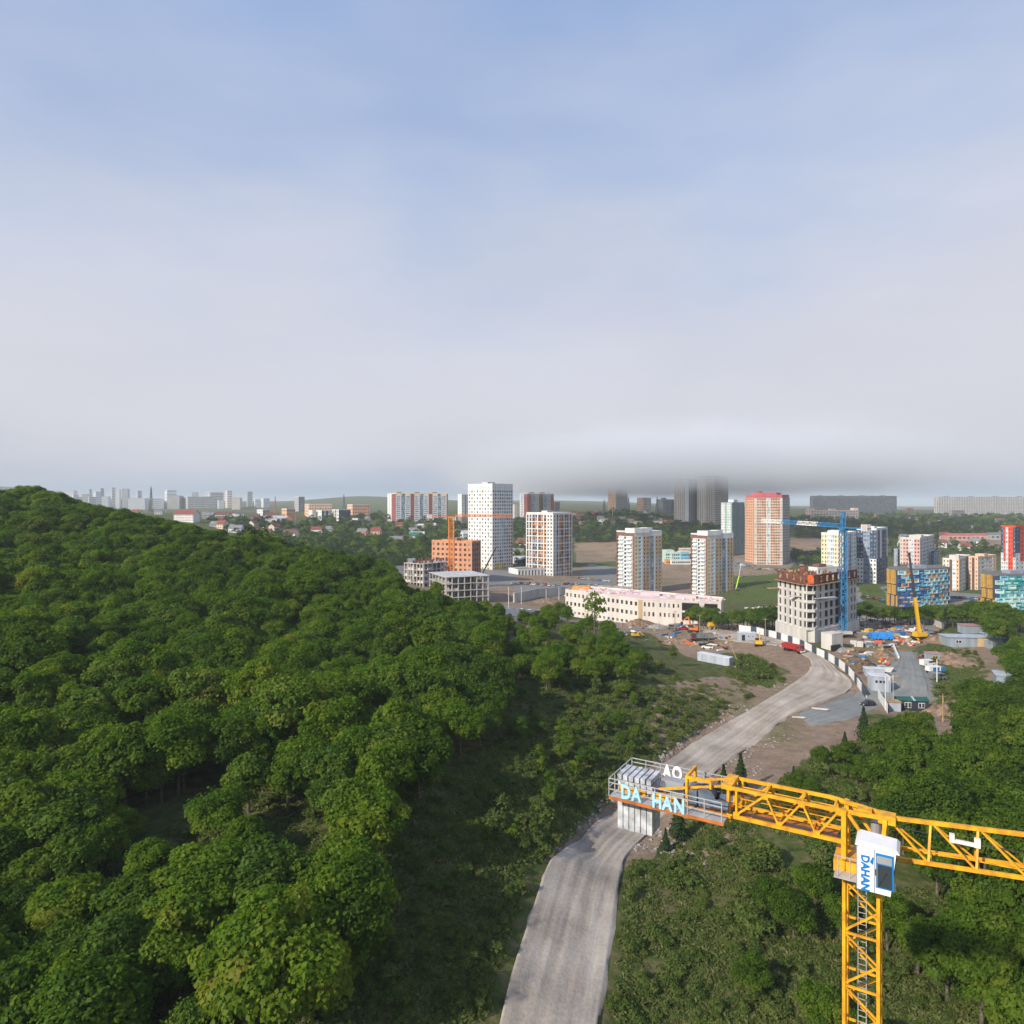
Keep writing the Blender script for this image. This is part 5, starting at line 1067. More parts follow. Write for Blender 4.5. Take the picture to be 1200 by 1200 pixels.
    # lattice mast down to the ground
    H = z0-1.5-gz; n = int(H/2.8)+1
    c = [(-.2,-.8),(1.4,-.8),(1.4,.8),(-.2,.8)]; mb = MB()
    for i in range(4): mb.bar((*c[i],-.05),(*c[(i+1)%4],-.05),.10)
    sec = mb.build('mast_section', CY, t); sec.location = (0,0,-1.9)
    def piece(name, m, *bars):
        mb = MB()
        for p, q, w in bars: mb.bar(p,q,w)
        return mb.build(name, m, sec)
    for i in range(4):
        p, q = c[i], c[(i+1)%4]; piece('chord', CY, ((*p,0),(*p,-2.8),.17)); piece('brace', CY, ((*p,-.1),(*q,-1.4),.09)); piece('brace', CY, ((*q,-1.4),(*p,-2.75),.09))
    piece('ladder', GALV, ((.35,.55,0),(.35,.55,-2.8),.04), ((.75,.55,0),(.75,.55,-2.8),.04), *[((.35,.55,-.15-r_*.31),(.75,.55,-.15-r_*.31),.03) for r_ in range(9)])
    kids = [o for o in COL.objects if o.parent is sec]
    for k in range(1, n):
        s2 = sec.copy(); COL.objects.link(s2); s2.location = (0,0,-1.9-k*2.8)
        for o in kids: o2 = o.copy(); COL.objects.link(o2); o2.parent = s2
    mb = MB(); mb.box((.6,0,gz-z0-.6),(6,6,1.3),0,0,z0=True); mb.build('foundation', CONC, t)
yellow_crane()

def lattice(mb, p, q, w, n, m, tri=False, ch=.16, br=.10):
    """lattice boom between two points: chords and zig-zag braces; m may be a function of the bay"""
    p = Vector(p); q = Vector(q); d = (q-p).normalized(); up = Vector((0,0,1)) if abs(d.z) < .9 else Vector((0,1,0)); a = d.cross(up).normalized(); b = a.cross(d)
    C = [a*(-w/2), a*(w/2), b*w*.95] if tri else [a*(-w/2)-b*w/2, a*(w/2)-b*w/2, a*(w/2)+b*w/2, a*(-w/2)+b*w/2]
    for k in range(n):
        s = p.lerp(q,k/n); e = p.lerp(q,(k+1)/n); mm = m(k) if callable(m) else m
        for i, c in enumerate(C):
            c2 = C[(i+1)%len(C)]; mb.bar(s+c,e+c,ch,m=mm)
            if k % 2: mb.bar(s+c,e+c2,br,m=mm)
            else: mb.bar(s+c2,e+c,br,m=mm)
            mb.bar(e+c,e+c2,br,m=mm)
def small_crane(label, base, top_z, tip, cj, cols, mastw, headh, cabm, bays, jibm, cw_mat, mastm=0, flat=False):
    t = thing('tower_crane', label, 'tower crane', base); B = Vector(base); jz = top_z-base[2]
    mb = MB(); lattice(mb, (0,0,0), (0,0,jz), mastw, int(jz/mastw), mastm, ch=mastw*.15, br=mastw*.09); mb.build('mast', cols, t)
    d = Vector((tip[0]-B.x, tip[1]-B.y, 0)); L_ = d.length; d.normalize(); tipv = d*L_+Vector((0,0,tip[2]-base[2])); root = d*mastw*.7+Vector((0,0,jz+.3))
    mb = MB(); lattice(mb, root, tipv, 1.5, bays, jibm, tri=True, ch=.26, br=.15); mb.build('jib', cols, t)
    c0 = Vector((0,0,jz+.2)); c1 = -d*cj+Vector((0,0,jz+.3)); mb = MB(); s = d.cross(Vector((0,0,1)))*.7
    mb.bar(c0+s,c1+s,.3,.45,m=mastm); mb.bar(c0-s,c1-s,.3,.45,m=mastm); mb.bar(c0,c1,1.4,.1,m=mastm); mb.build('counter_jib', cols, t)
    for k in range(4):
        mb = MB(); p = c1+d*(.5+k*.8); ang = math.atan2(d.y,d.x); mb.box((p.x,p.y,p.z-1.1),(.6,1.8,2.6),ang,0,z0=True); mb.build('counterweight', cw_mat, t)
    mb = MB(); ang = math.atan2(d.y,d.x); p = d*1.6+s*1.8; mb.box((p.x,p.y,jz-2.0),(2.0,1.5,2.1),ang,0,z0=True); cab = mb.build('cab', cabm, t); mb = MB(); p2 = p+d*1.0; mb.box((p2.x,p2.y,jz-1.3),(.1,1.2,1.1),ang,0,z0=True); mb.build('window', CABG, cab)
    mb = MB(); mb.box((0,0,jz-.6),(mastw*1.2,mastw*1.2,.9),0,mastm,z0=True); mb.build('slewing_platform', cols, t)
    if headh:
        mb = MB(); lattice(mb,(0,0,jz+.3),(0,0,jz+headh),mastw*.6,4,mastm,ch=.24,br=.14); hp = Vector((0,0,jz+headh)); mb.build('tower_head', cols, t)
        for tt in (.45,.85):
            mb = MB(); mb.bar(hp, root.lerp(tipv,tt)+Vector((0,0,1.3)), .07); mb.build('tie_bar', DMETAL, t)
        mb = MB(); mb.bar(hp, c1, .07); mb.build('tie_bar', DMETAL, t)
    mb = MB(); mb.box((0,0,-.8),(5,5,1),0,0,z0=True); mb.build('foundation', CONC, t)
    h = root.lerp(tipv,.6); mb = MB(); mb.bar(h, h-Vector((0,0,12)), .05); mb.box((h.x,h.y,h.z-13),(.5,.5,1),0,0,z0=True); mb.build('hook_block', DMETAL, t)
    return t
b = at(529,445); Zj = CAMZ-(606-HZ)/FP*445
small_crane('orange tower crane standing before the orange brick block', tuple(b), Zj, (at(599,455).x,455,Zj), 16, [CO,REDP], 3.2, 0, CABW, 22, 0, CW_)
b = at(988,268); b.z = 100-.2*268+3.5; Zj = CAMZ-(619-HZ)/FP*268
small_crane('blue tower crane with white jib sections beside the red formwork block', tuple(b), Zj, (at(893,315).x,315,Zj+1.2), 13, [CB,CW_], 2.1, 6.5, CABW, 24, lambda k: (0 if k < 6 else 1 if k < 12 else 0 if k < 17 else 1), LCREAM)
# ------------------------------------------------------------------ vehicles, site cabins, fences, stores
TYRE = mat('tyre_rubber', (.02,.02,.02), .9, .2, 3); CGLASS = glass_mat('car_glass', (.02,.025,.03), .08); LAMP = mat('headlamp', (.7,.7,.68), .2, .05, 3); CHAS = mat('chassis_black', (.03,.03,.032), .6, .2, 2)
PAINT = {n: mat('car_paint_'+n, c, .3, .05, 1.5, .5) for n, c in (('white',(.72,.72,.72)),('silver',(.42,.43,.45)),('black',(.02,.02,.024)),('red',(.34,.03,.025)),('dark_red',(.16,.03,.03)),('blue',(.03,.16,.40)),('yellow',(.68,.40,.02)),('orange',(.62,.16,.03)),('grey',(.16,.165,.17)),('beige',(.55,.48,.37)))}
def wheel(t, x, y, r, w):
    mb = MB(); mb.cyl((x,y-w/2,r),(x,y+w/2,r),r,r,12); o = mb.build('wheel', TYRE, t)
def car_parts(t, paint, L_=4.3, W_=1.8, H=1.5, kind='car'):
    p = PAINT[paint]; mb = MB()
    def sec(x, hw, z0, z1): return [(x,-hw,z0),(x,hw,z0),(x,hw,z1),(x,-hw,z1)]
    def loft(mb, S, m=0):
        for a, b in zip(S, S[1:]):
            for k in range(4): mb.face([a[k],a[(k+1)%4],b[(k+1)%4],b[k]], m)
        mb.face(S[0][::-1], m); mb.face(S[-1], m)
    l, h = L_/2, W_/2
    if kind == 'car':
        loft(mb, [sec(-l,h*.85,.4,.78),sec(-l+.25,h,.28,.92),sec(-.3*l,h,.25,.95),sec(.45*l,h,.25,.92),sec(l-.3,h*.95,.28,.78),sec(l,h*.8,.4,.66)]); mb.build('body', p, t)
        cb = MB(); loft(cb, [sec(-l+.35,h*.8,.9,.93),sec(-l+.8,h*.78,.9,H-.05),sec(.05,h*.76,.9,H),sec(.45*l,h*.82,.9,.95)]); c = cb.build('window', CGLASS, t)
        rb = MB(); rb.box((-.45,0,H-.03),(L_*.36,W_*.76,.07),0,0,z0=True); rb.build('roof', p, t)
    else:
        loft(mb, [sec(-l,h*.96,.35,H),sec(-l+.1,h,.3,H+.02),sec(l*.5,h,.3,H+.02),sec(l*.72,h,.3,1.15),sec(l,h*.9,.35,.9)]); mb.build('body', p, t)
        for s in (-1,1):
            gb = MB(); gb.box((l*.22,s*(h+.005),H*.56),(L_*.42,.03,H*.3),0,0,z0=True); gb.build('window', CGLASS, t)
        gb = MB(); gb.hexa([(l*.52,-h*.85,H*.97),(l*.53,-h*.85,H),(l*.53,h*.85,H),(l*.52,h*.85,H*.97),(l*.71,-h*.85,1.2),(l*.73,-h*.85,1.22),(l*.73,h*.85,1.22),(l*.71,h*.85,1.2)]); gb.build('windscreen', CGLASS, t)
    for x in (-l*.6,l*.62):
        for y in (-h+.1,h-.1): wheel(t,x,y,.33,.22)
    for y in (-h*.6,h*.6): mb = MB(); mb.box((l-.06,y,.6),(.14,.3,.14),0,0,z0=True); mb.build('headlight', LAMP, t)
def car(paint, label, loc, rz, kind='car', group=None, cat=None, **kw):
    t = thing({'car':'parked_car','van':'parked_van'}[kind], label, cat or kind, loc, rz, group); car_parts(t, paint, kind=kind, **kw); return t
def truck(label, loc, rz, cabm, bedm, load=None, s=1.0):
    t = thing('dump_truck', label, 'truck', loc, rz); t.scale = (s,s,s)
    mb = MB(); mb.box((0,0,.75),(7.6,1.0,.3),0,0,z0=True); mb.build('chassis', CHAS, t)
    mb = MB(); mb.hexa([(2.1,-1.2,.8),(3.8,-1.2,.8),(3.8,1.2,.8),(2.1,1.2,.8),(2.15,-1.15,2.9),(3.45,-1.15,2.9),(3.45,1.15,2.9),(2.15,1.15,2.9)]); cab = mb.build('cab', cabm, t)
    mb = MB(); mb.hexa([(3.68,-1.0,1.85),(3.72,-1.0,1.85),(3.72,1.0,1.85),(3.68,1.0,1.85),(3.47,-.98,2.72),(3.53,-.98,2.72),(3.53,.98,2.72),(3.47,.98,2.72)]); mb.build('windscreen', CGLASS, cab)
    for y in (-1.2,1.2): mb = MB(); mb.box((2.85,y,1.8),(.9,.06,.8),0,0,z0=True); mb.build('window', CGLASS, cab)
    for y in (-.9,.9): mb = MB(); mb.box((3.8,y,1.0),(.1,.35,.2),0,0,z0=True); mb.build('headlight', LAMP, cab)
    mb = MB(); mb.box((3.82,0,.6),(.2,2.4,.35),0,0,z0=True); mb.build('bumper', CABW if cabm is PAINT['red'] else CHAS, t)
    mb = MB(); z0, z1 = 1.15, 2.75                # open tipper body with ribs
    mb.box((-1.1,0,z0),(6.0,2.3,.15),0,0,z0=True)
    for y in (-1.15,1.15): mb.box((-1.1,y,z0),(6.0,.12,z1-z0),0,0,z0=True)
    mb.box((-4.05,0,z0),(.12,2.3,z1-z0-.2),0,0,z0=True); mb.box((1.9,0,z0),(.14,2.3,z1-z0+.25),0,0,z0=True); mb.box((2.3,0,z1+.15),(1.1,2.3,.1),0,0,z0=True)
    for k in range(6):
        for y in (-1.24,1.24): mb.box((-3.9+k*1.1,y,z0+.05),(.14,.1,z1-z0-.1),0,0,z0=True)
    mb.build('tipper_body', bedm, t)
    if load: mb = MB(); mb.hexa([(-3.9,-1.05,1.4),(1.7,-1.05,1.4),(1.7,1.05,1.4),(-3.9,1.05,1.4),(-3,-.5,2.7),(1,-.5,2.8),(1,.5,2.8),(-3,.5,2.7)]); mb.build('load', load, t)
    for x in (2.9,-1.6,-2.9):
        for y in (-1.05,1.05): wheel(t,x,y,.52,.32)
    return t
def excavator(label, loc, rz, m, boom=(2.5,3.6), stick=(4.6,1.4), s=1.0):
    t = thing('excavator', label, 'excavator', loc, rz); t.scale = (s,s,s)
    for y in (-1.1,1.1): mb = MB(); mb.hexa([(-1.6,y-.3,.05),(1.6,y-.3,.05),(1.6,y+.3,.05),(-1.6,y+.3,.05),(-1.9,y-.3,.75),(1.9,y-.3,.75),(1.9,y+.3,.75),(-1.9,y+.3,.75)]); mb.build('track', CHAS, t)
    mb = MB(); mb.cyl((0,0,.6),(0,0,1.05),.8,.8,12); mb.build('turntable', CHAS, t)
    mb = MB(); mb.box((-.5,0,1.05),(3.4,2.5,.9),0,0,z0=True); mb.box((-1.6,0,1.96),(1.2,2.3,.35),0,0,z0=True); mb.build('body', m, t)
    mb = MB(); mb.hexa([(.0,.2,1.97),(1.35,.2,1.97),(1.35,1.2,1.97),(.0,1.2,1.97),(.05,.25,3.0),(1.0,.25,3.0),(1.0,1.15,3.0),(.05,1.15,3.0)]); cab = mb.build('cab', CGLASS, t); mb = MB(); mb.box((.5,.7,3.0),(1.2,1.05,.1),0,0,z0=True); mb.build('cab_roof', m, cab)
    p0 = Vector((1.0,-.4,1.6)); p1 = Vector((boom[0],-.4,boom[1]+1.2)); p2 = Vector((stick[0],-.4,stick[1]))
    mb = MB(); mid = p0.lerp(p1,.5)+Vector((-.1,0,.5)); mb.bar(p0,mid,.4,.55); mb.bar(mid,p1,.36,.48); mb.build('boom', m, t)
    mb = MB(); mb.bar(p1,p2,.3,.4); mb.build('stick', m, t); mb = MB(); mb.hexa([(p2.x-.4,-.9,p2.z-1.0),(p2.x+.3,-.9,p2.z-1.1),(p2.x+.3,.1,p2.z-1.1),(p2.x-.4,.1,p2.z-1.0),(p2.x-.3,-.9,p2.z),(p2.x+.5,-.9,p2.z-.1),(p2.x+.5,.1,p2.z-.1),(p2.x-.3,.1,p2.z)]); mb.build('bucket', CHAS, t)
    mb = MB(); mb.bar(p0+Vector((.3,0,-.3)), mid, .14); mb.bar(mid+Vector((0,0,.3)), p1.lerp(p2,.15)+Vector((0,0,.2)), .14); mb.build('hydraulic_ram', METAL, t); return t
def mobile_crane(label, loc, rz, tipd, m, bm, s=1.0, split=.45):
    t = thing('mobile_crane', label, 'mobile crane', loc, rz)
    mb = MB(); mb.box((0,0,.8),(10,2.6,.7),0,0,z0=True); mb.box((4.3,0,1.5),(1.6,2.4,1.1),0,0,z0=True); mb.build('carrier', CHAS, t)
    for x in (-3.6,-2.2,2.4,3.8):
        for y in (-1.15,1.15): wheel(t,x,y,.65,.5)
    mb = MB(); mb.box((-1.6,0,1.6),(4.2,2.5,1.5),0,0,z0=True); mb.box((-3.6,0,1.5),(1.2,2.6,1.9),0,0,z0=True); mb.build('superstructure', m, t)
    mb = MB(); mb.box((.8,.9,1.6),(1.6,.9,1.7),0,0,z0=True); c = mb.build('cab', m, t); mb = MB(); mb.box((.9,.88,2.2),(1.5,1.0,.9),0,0,z0=True); mb.build('window', CGLASS, c)
    p0 = Vector((-2.2,-.2,2.9)); tip = Vector(tipd); mid = p0.lerp(tip,split); m2 = p0.lerp(tip,.75)
    mb = MB(); mb.bar(p0,mid,1.0,1.2); mb.build('boom', m, t); mb = MB(); mb.bar(mid,m2,.75,.95); mb.bar(m2,tip,.6,.75); mb.box((tip.x,tip.y,tip.z-.5),(.8,.8,1.0),0,0,z0=True); mb.build('telescopic_boom', bm, t)
    mb = MB(); mb.bar(Vector((.2,-.2,2.4)), p0.lerp(tip,.22), .35); mb.build('hydraulic_ram', METAL, t)
    mb = MB(); mb.bar(tip,tip-Vector((0,0,tip.z*.5)),.05); mb.build('hoist_rope', DMETAL, t)
    for x in (-4.4,4.2):
        for y in (-2.4,2.4): mb = MB(); mb.box((x,y/2,.95),(.3,2.4,.25),0,0,z0=True); mb.box((x,y,0),(.5,.5,1.0),0,0,z0=True); mb.build('outrigger', m, t)
    return t
def cabin(name, label, cat, loc, rz, d, wm, rm, wins=(), doors=(), gable=0, over=.15, frame=None):
    """site cabin or shed: walls, flat or gabled roof, framed windows (x, z, w, h, side), doors"""
    t = thing(name, label, cat, loc, rz); L_, W_, H = d
    mb = MB(); mb.box((0,0,-1.2),(L_,W_,H+1.2),0,0,z0=True)
    mb.build('wall', wm, t); a, b = L_/2+over, W_/2+over; rb = MB()
    if gable:
        rb.hexa([(-a,-b,H),(a,-b,H),(a,0,H+gable-.08),(-a,0,H+gable-.08),(-a,-b,H+.08),(a,-b,H+.08),(a,0,H+gable),(-a,0,H+gable)]); rb.hexa([(-a,0,H+gable-.08),(a,0,H+gable-.08),(a,b,H),(-a,b,H),(-a,0,H+gable),(a,0,H+gable),(a,b,H+.08),(-a,b,H+.08)])
        for s in (-1,1): rb.face([(s*L_/2,-W_/2,H-.01),(s*L_/2,W_/2,H-.01),(s*L_/2,0,H+gable-.1)])
    else: rb.box((0,0,H+.004),(2*a,2*b,.16),0,0,z0=True)
    rb.build('roof', rm, t)
    for (x, z, w, h, side) in wins:
        y = -W_/2 if side == 0 else W_/2
        if side in (0,2):
            fb = MB(); fb.box((x,y,z),(w,.12,h),0,0,z0=True); f = fb.build('window', frame or CABW, t)
            n = max(1,round(w/.8))
            for k in range(n): pb = MB(); pb.box((x-w/2+w*(k+.5)/n,y+(-.04 if side==0 else .04),z+.12),(w/n-.18,.12,h-.24),0,0,z0=True); pb.build('pane', CGLASS, f)
        else:
            xx = L_/2 if side == 1 else -L_/2; fb = MB(); fb.box((xx,x,z),(.12,w,h),0,0,z0=True); f = fb.build('window', frame or CABW, t); pb = MB(); pb.box((xx+(.04 if side==1 else -.04),x,z+.12),(.12,w-.24,h-.24),0,0,z0=True); pb.build('pane', CGLASS, f)
    for (x, w, h) in doors: db = MB(); db.box((x,-W_/2,.05),(w,.1,h),0,0,z0=True); db.build('door', CHAS, t)
    return t
GREENR = mat('dark_green_roof', (.025,.10,.085), .55, .1, .8); NAVYW = mat('dark_cabin_wall', (.035,.045,.06), .6, .1, .8); CONT = mat('container_grey', (.40,.44,.50), .55, .12, .6, streak=True); CONTR = mat('container_roof', (.58,.61,.65), .6, .1, .6); GSHED = mat('grey_shed_wall', (.27,.32,.37), .65, .1, .6, streak=True); GSHEDR = mat('grey_shed_roof', (.40,.45,.52), .55, .1, .5); TANW = mat('tan_board_wall', (.55,.38,.20), .8, .1, .6); PINKR = mat('pinkish_roof', (.46,.24,.25), .7, .15, .8); TARP = mat('blue_tarp', (.02,.22,.62), .45, .15, .8, .4); HWHITE = mat('hoarding_white', (.70,.70,.69), .6, .07, .6, streak=True); HDARK = mat('hoarding_navy', (.055,.075,.105), .6, .1, .6)

truck('red dump truck driving down the haul road by the hoarding', ga(930,764), R(-62), PAINT['red'], PAINT['red'])
truck('dump truck with dark red cab and grey tipper body on the dirt yard', ga(822,751), R(176), PAINT['dark_red'], mat('tipper_grey', (.17,.185,.18), .6, .15, .8), s=1.12)
excavator('orange excavator loading behind the grey dump truck', ga(812,741), R(150), PAINT['orange'], (2.0,4.6), (4.4,3.6), 1.1)
excavator('yellow excavator at the haul road bend with its arm raised', ga(889,757), R(72), PAINT['yellow'], (2.2,3.6), (4.4,2.4), 1.0)
excavator('small yellow excavator half hidden by shrubs below the school', ga(745,747), R(10), PAINT['yellow'], (2.2,2.0), (4.4,1.0), .75)
car('white', 'white car parked beside the long grey container', ga(829,760), R(160))
car('silver', 'silver blue car parked on the dirt left of the small excavator', ga(729,745), R(175))
car('black', 'dark car coming out of the yard gate onto the gravel', ga(1017,827), R(200))
car('dark_red', 'dark red car at the head of the parked row in the yard', ga(1084,772), R(15))
car('white', 'white van parked between the dark red car and blue truck', ga(1087,780), R(12), 'van', L_=4.8, W_=1.9, H=2.0)
t = thing('flatbed_truck', 'small truck with blue and white cargo box beside the white van', 'truck', ga(1096,789), R(8))
mb = MB(); mb.box((2.1,0,.6),(1.5,1.9,1.5),0,0,z0=True); mb.build('cab', PAINT['blue'], t); mb = MB(); mb.box((-.8,0,.9),(4.0,2.0,1.5),0,0,z0=True); mb.build('cargo_box', [PAINT['white']], t); mb = MB(); mb.box((-.5,-1.01,1.0),(2.2,.06,1.1),0,0,z0=True); mb.build('side_panel', PAINT['blue'], t); mb = MB(); mb.box((2.75,0,1.4),(.25,1.7,.6),0,0,z0=True); mb.build('windscreen', CGLASS, t)
for x in (1.9,-2): 
    for y in (-.85,.85): wheel(t,x,y,.4,.25)
car('grey', 'dark grey van last in the parked row in the yard', ga(1099,796), R(5), 'van', L_=5.0, W_=1.9, H=2.0)
car('silver', 'silver car parked before the long grey shed', ga(1154,757), R(-80))
car('white', 'white van under the trees right of the long grey shed', ga(1186,752), R(20), 'van', L_=5.2, W_=2.0, H=2.2)
car('black', 'black car half hidden among trees at the right edge', ga(1184,832), R(20))
car('red', 'red car parked before the open front of the school', ga(800,738), R(170)); car('grey', 'dark grey van parked before the open front of the school', ga(788,737), R(175), 'van', L_=5.0, W_=2.0, H=2.1)
mobile_crane('yellow mobile crane with black telescopic boom raised over the building yard', ga(1083,750), R(8), (-6.5,0,34), PAINT['yellow'], DMETAL)
q = at(561,432); mobile_crane('mobile crane with dark boom behind the open concrete frame', q, R(0), (11,0,28), PAINT['white'], DMETAL, split=.35)
# boom lift on the grass by the peach tower
p = ga(864,692); t = thing('boom_lift', 'green boom lift with raised basket on the grass by the cream tower', 'boom lift', p, R(20))
mb = MB(); mb.box((0,0,.5),(3.4,2.2,1.2),0,0,z0=True); mb.build('body', PAINT['grey'], t)
for x in (-1.2,1.2):
    for y in (-1,1): wheel(t,x,y,.5,.4)
mb = MB(); mb.bar((-1,0,1.7),(4,3,10),.7,.7); mb.build('boom', mat('lift_green',(.45,.62,.05),.5,.05,1), t); mb = MB(); mb.bar((4,3,10),(8,6,18),.5,.5); mb.build('upper_boom', METAL, t); mb = MB(); mb.box((8.6,6.2,17.5),(2.2,1.4,1.3),0,0,z0=True); mb.build('basket', CABW, t)

# cabins, sheds, containers
cabin('site_cabin', 'dark cabin with green roof and white framed windows at the yard gate', 'cabin', ga(1068,831), R(-6), (7.6,3.2,2.7), NAVYW, GREENR, ((-1.6,.8,1.7,1.5,0),(1.9,.8,1.6,1.4,0)), gable=.75)
c0 = bpy.data.objects.get('site_cabin'); mb = MB(); mb.hexa([(-.25,-1.9,2.79),(.35,-1.9,2.79),(.35,0,3.46),(-.25,0,3.46),(-.25,-1.9,2.85),(.35,-1.9,2.85),(.35,0,3.52),(-.25,0,3.52)]); mb.build('ridge_sheet', GSHEDR, c0)
cabin('gatehouse', 'pale grey gatehouse with row of small dark windows by the white hoarding', 'cabin', ga(1030,808), R(-12), (5.2,3.6,4.2), CONT, CONTR, ((-1.2,2.3,.8,.9,0),(-.1,2.3,.8,.9,0),(.9,2.3,.8,.9,0)), frame=CONT)
cabin('kiosk', 'small grey kiosk with flat brown roof left of the green roofed cabin', 'kiosk', ga(1046,832), R(-6), (3.2,2.6,2.4), CONT, TIMBER, over=.2)
cabin('site_hut', 'low pale hut behind the grey gatehouse', 'hut', ga(1024,792), R(-12), (5.5,2.6,2.4), CONT, CONTR)
cabin('shipping_container', 'long pale grey container at the edge of the scrubby bank', 'container', ga(838,777), R(-48), (12.0,2.6,2.7), CONT, CONTR, over=.02)
cabin('site_cabin', 'pale grey site cabin with dark door beside the yellow excavator', 'cabin', ga(875,750), R(-4), (6.6,2.8,2.9), CONT, CONTR, ((.3,1.4,.9,.8,0),(1.9,1.4,.7,.8,0)), ((-1.6,1.2,2.2),), over=.05)
cabin('long_shed', 'long grey workshop shed with tan boarded section on the right bank', 'shed', ga(1138,756), R(-6), (20,6,3.4), GSHED, GSHEDR, ((-6,1.2,2,1.2,0),), over=.4)
sh = bpy.data.objects.get('long_shed'); mb = MB(); mb.box((3.2,-3.05,.0),(5,.15,3.3),0,0,z0=True); mb.build('boarded_wall', TANW, sh); mb = MB(); mb.box((4.6,-4.4,-1),(3.6,2.6,3.6),0,0,z0=True); mb.build('lean_to', GSHED, sh)
cabin('open_shelter', 'dark open shelter adjoining the long grey shed', 'shelter', ga(1170,752), R(-6), (9,4.5,2.9), NAVYW, GSHEDR, over=.8)
cabin('pink_shed', 'shed with faded pink roof behind the long grey shed', 'shed', ga(1147,741), R(-6), (14,5,3.0), GSHED, PINKR, over=.3)
cabin('grey_shed', 'small grey blue shed among the trees below the workshop', 'shed', ga(1176,802), R(62), (6.5,4.4,3.2), GSHED, GSHEDR, over=.3)
cabin('pink_hut', 'hut with pinkish roof at the top of the parked row', 'hut', ga(1093,774), R(-4), (4.2,3.0,2.6), GSHED, PINKR, ((0,1,1.6,.9,0),), frame=PAINT['yellow'])
cabin('brick_kiosk', 'small pale brick kiosk under the trees at the right edge', 'kiosk', ga(1190,764), R(-5), (2.6,2.6,2.8), PINK, GSHEDR)
# pale concrete stair core beside the blue crane
p = ga(975,760); t = thing('concrete_core', 'pale concrete box wall standing left of the blue crane mast', 'concrete core', p, R(28)); mb = MB()
for (x,y,w,d) in ((0,-2,6,.4),(0,2,6,.4),(-2.8,0,.4,3.6),(2.8,0,.4,3.6)): mb.box((x,y,-1),(w,d,6.6),0,0,z0=True)
mb.build('wall', CONC2, t); mb = MB(); mb.box((0,0,5.61),(6.1,4.5,.22),0,0,z0=True); mb.build('roof', CONC2, t); mb = MB(); mb.box((-1.6,-2.7,-.6),(5,.3,2.6),0,0,z0=True); mb.build('dark_panel', CHAS, t)
# hoarding along the haul road: white and navy panels
def hoarding():
    P = [ga(*q) for q in ((866,740),(884,742),(912,749),(940,759),(966,772),(988,786),(1002,800),(1010,812),(1014,818))]
    t = thing('hoarding_fence', 'curved hoarding of white and navy panels along the haul road bend', 'fence', P[3]); org = P[3]
    d = 0; k = 0; pos = [P[0]]
    S = []; 
    for a, b in zip(P, P[1:]): S.append(((b-a).length, a, b))
    tot = sum(s[0] for s in S)
    def on(x):
        for l, a, b in S:
            if x <= l: return a.lerp(b, x/l)
            x -= l
        return S[-1][2]
    x = 0
    while x < tot-1:
        L_ = (5.4, 3.2)[k % 2]; a, b = on(x), on(min(tot,x+L_)); za, zb_ = tz(a.x,a.y), tz(b.x,b.y)
        mb = MB(); n = (b-a).normalized().cross(Vector((0,0,1))); q = [a-n*.05,b-n*.05,b+n*.05,a+n*.05]; zs = [za,zb_,zb_,za]
        mb.hexa([(p.x,p.y,z+.1) for p, z in zip(q,zs)]+[(p.x,p.y,z+2.7) for p, z in zip(q,zs)]); mb.build('panel', HWHITE if k % 2 == 0 else HDARK, t, org)
        mb = MB(); mb.box((a.x+n.x*.15,a.y+n.y*.15,za-.6),(.14,.14,3.4),0,0,z0=True); mb.build('post', METAL, t, org)
        mb = MB(); c = a.lerp(b,.5); mb.box((c.x-n.x*.3,c.y-n.y*.3,(za+zb_)/2-.5),(L_*.9,.5,.95),math.atan2((b-a).y,(b-a).x),0,z0=True); mb.build('kerb_block', (CONC2,PINK)[k%3==1], t, org)
        x += L_+.05; k += 1
hoarding()
def wall_line(name, label, cat, px, h, m, th=.3, seg=6.0, capm=None):
    P = [ga(*q) for q in px]; t = thing(name, label, cat, P[len(P)//2]); org = P[len(P)//2]; bits = []
    for a, b in zip(P, P[1:]):
        n = max(1, round((b-a).length/seg))
        for k in range(n): bits.append((a.lerp(b,k/n), a.lerp(b,(k+1)/n)))
    for a, b in bits:
        n = (b-a).normalized().cross(Vector((0,0,1))); e = (b-a).normalized()*.03; q = [a+e-n*th/2,b-e-n*th/2,b-e+n*th/2,a+e+n*th/2]; zs = [tz(a.x,a.y),tz(b.x,b.y)]; zs = [zs[0],zs[1],zs[1],zs[0]]
        mb = MB(); mb.hexa([(p.x,p.y,z-1.5) for p, z in zip(q,zs)]+[(p.x,p.y,z+h) for p, z in zip(q,zs)]); mb.build('panel', m, t, org)
    return t
wall_line('perimeter_wall', 'grey concrete wall round the back of the building yard', 'wall', ((1000,724),(1030,722),(1056,722),(1080,728),(1106,738)), 2.6, CONC, seg=5)
wall_line('retaining_wall', 'long curved grey retaining wall below the white gridded tower', 'wall', ((602,706),(630,700),(660,697),(700,695),(740,697)), 5.5, CONC, .8, 7)
wall_line('site_fence', 'pale white site fence at the foot of the valley road', 'fence', ((575,722),(620,722),(664,727)), 2.4, HWHITE, .1, 6)
wall_line('metal_gate', 'white sheet gate beside the kiosk at the yard entrance', 'gate', ((1029,818),(1035,828),(1040,836)), 2.6, HWHITE, .1, 2.5)
wall_line('low_wall', 'long low grey wall at the foot of the wood left of the orange block', 'wall', ((452,668),(480,669),(505,670)), 4, CONC, .8, 12)
wall_line('barrier_row', 'row of white concrete barrier blocks along the yard road', 'barrier', ((1047,757),(1049,763),(1053,772)), .9, HWHITE, .6, 2.6)
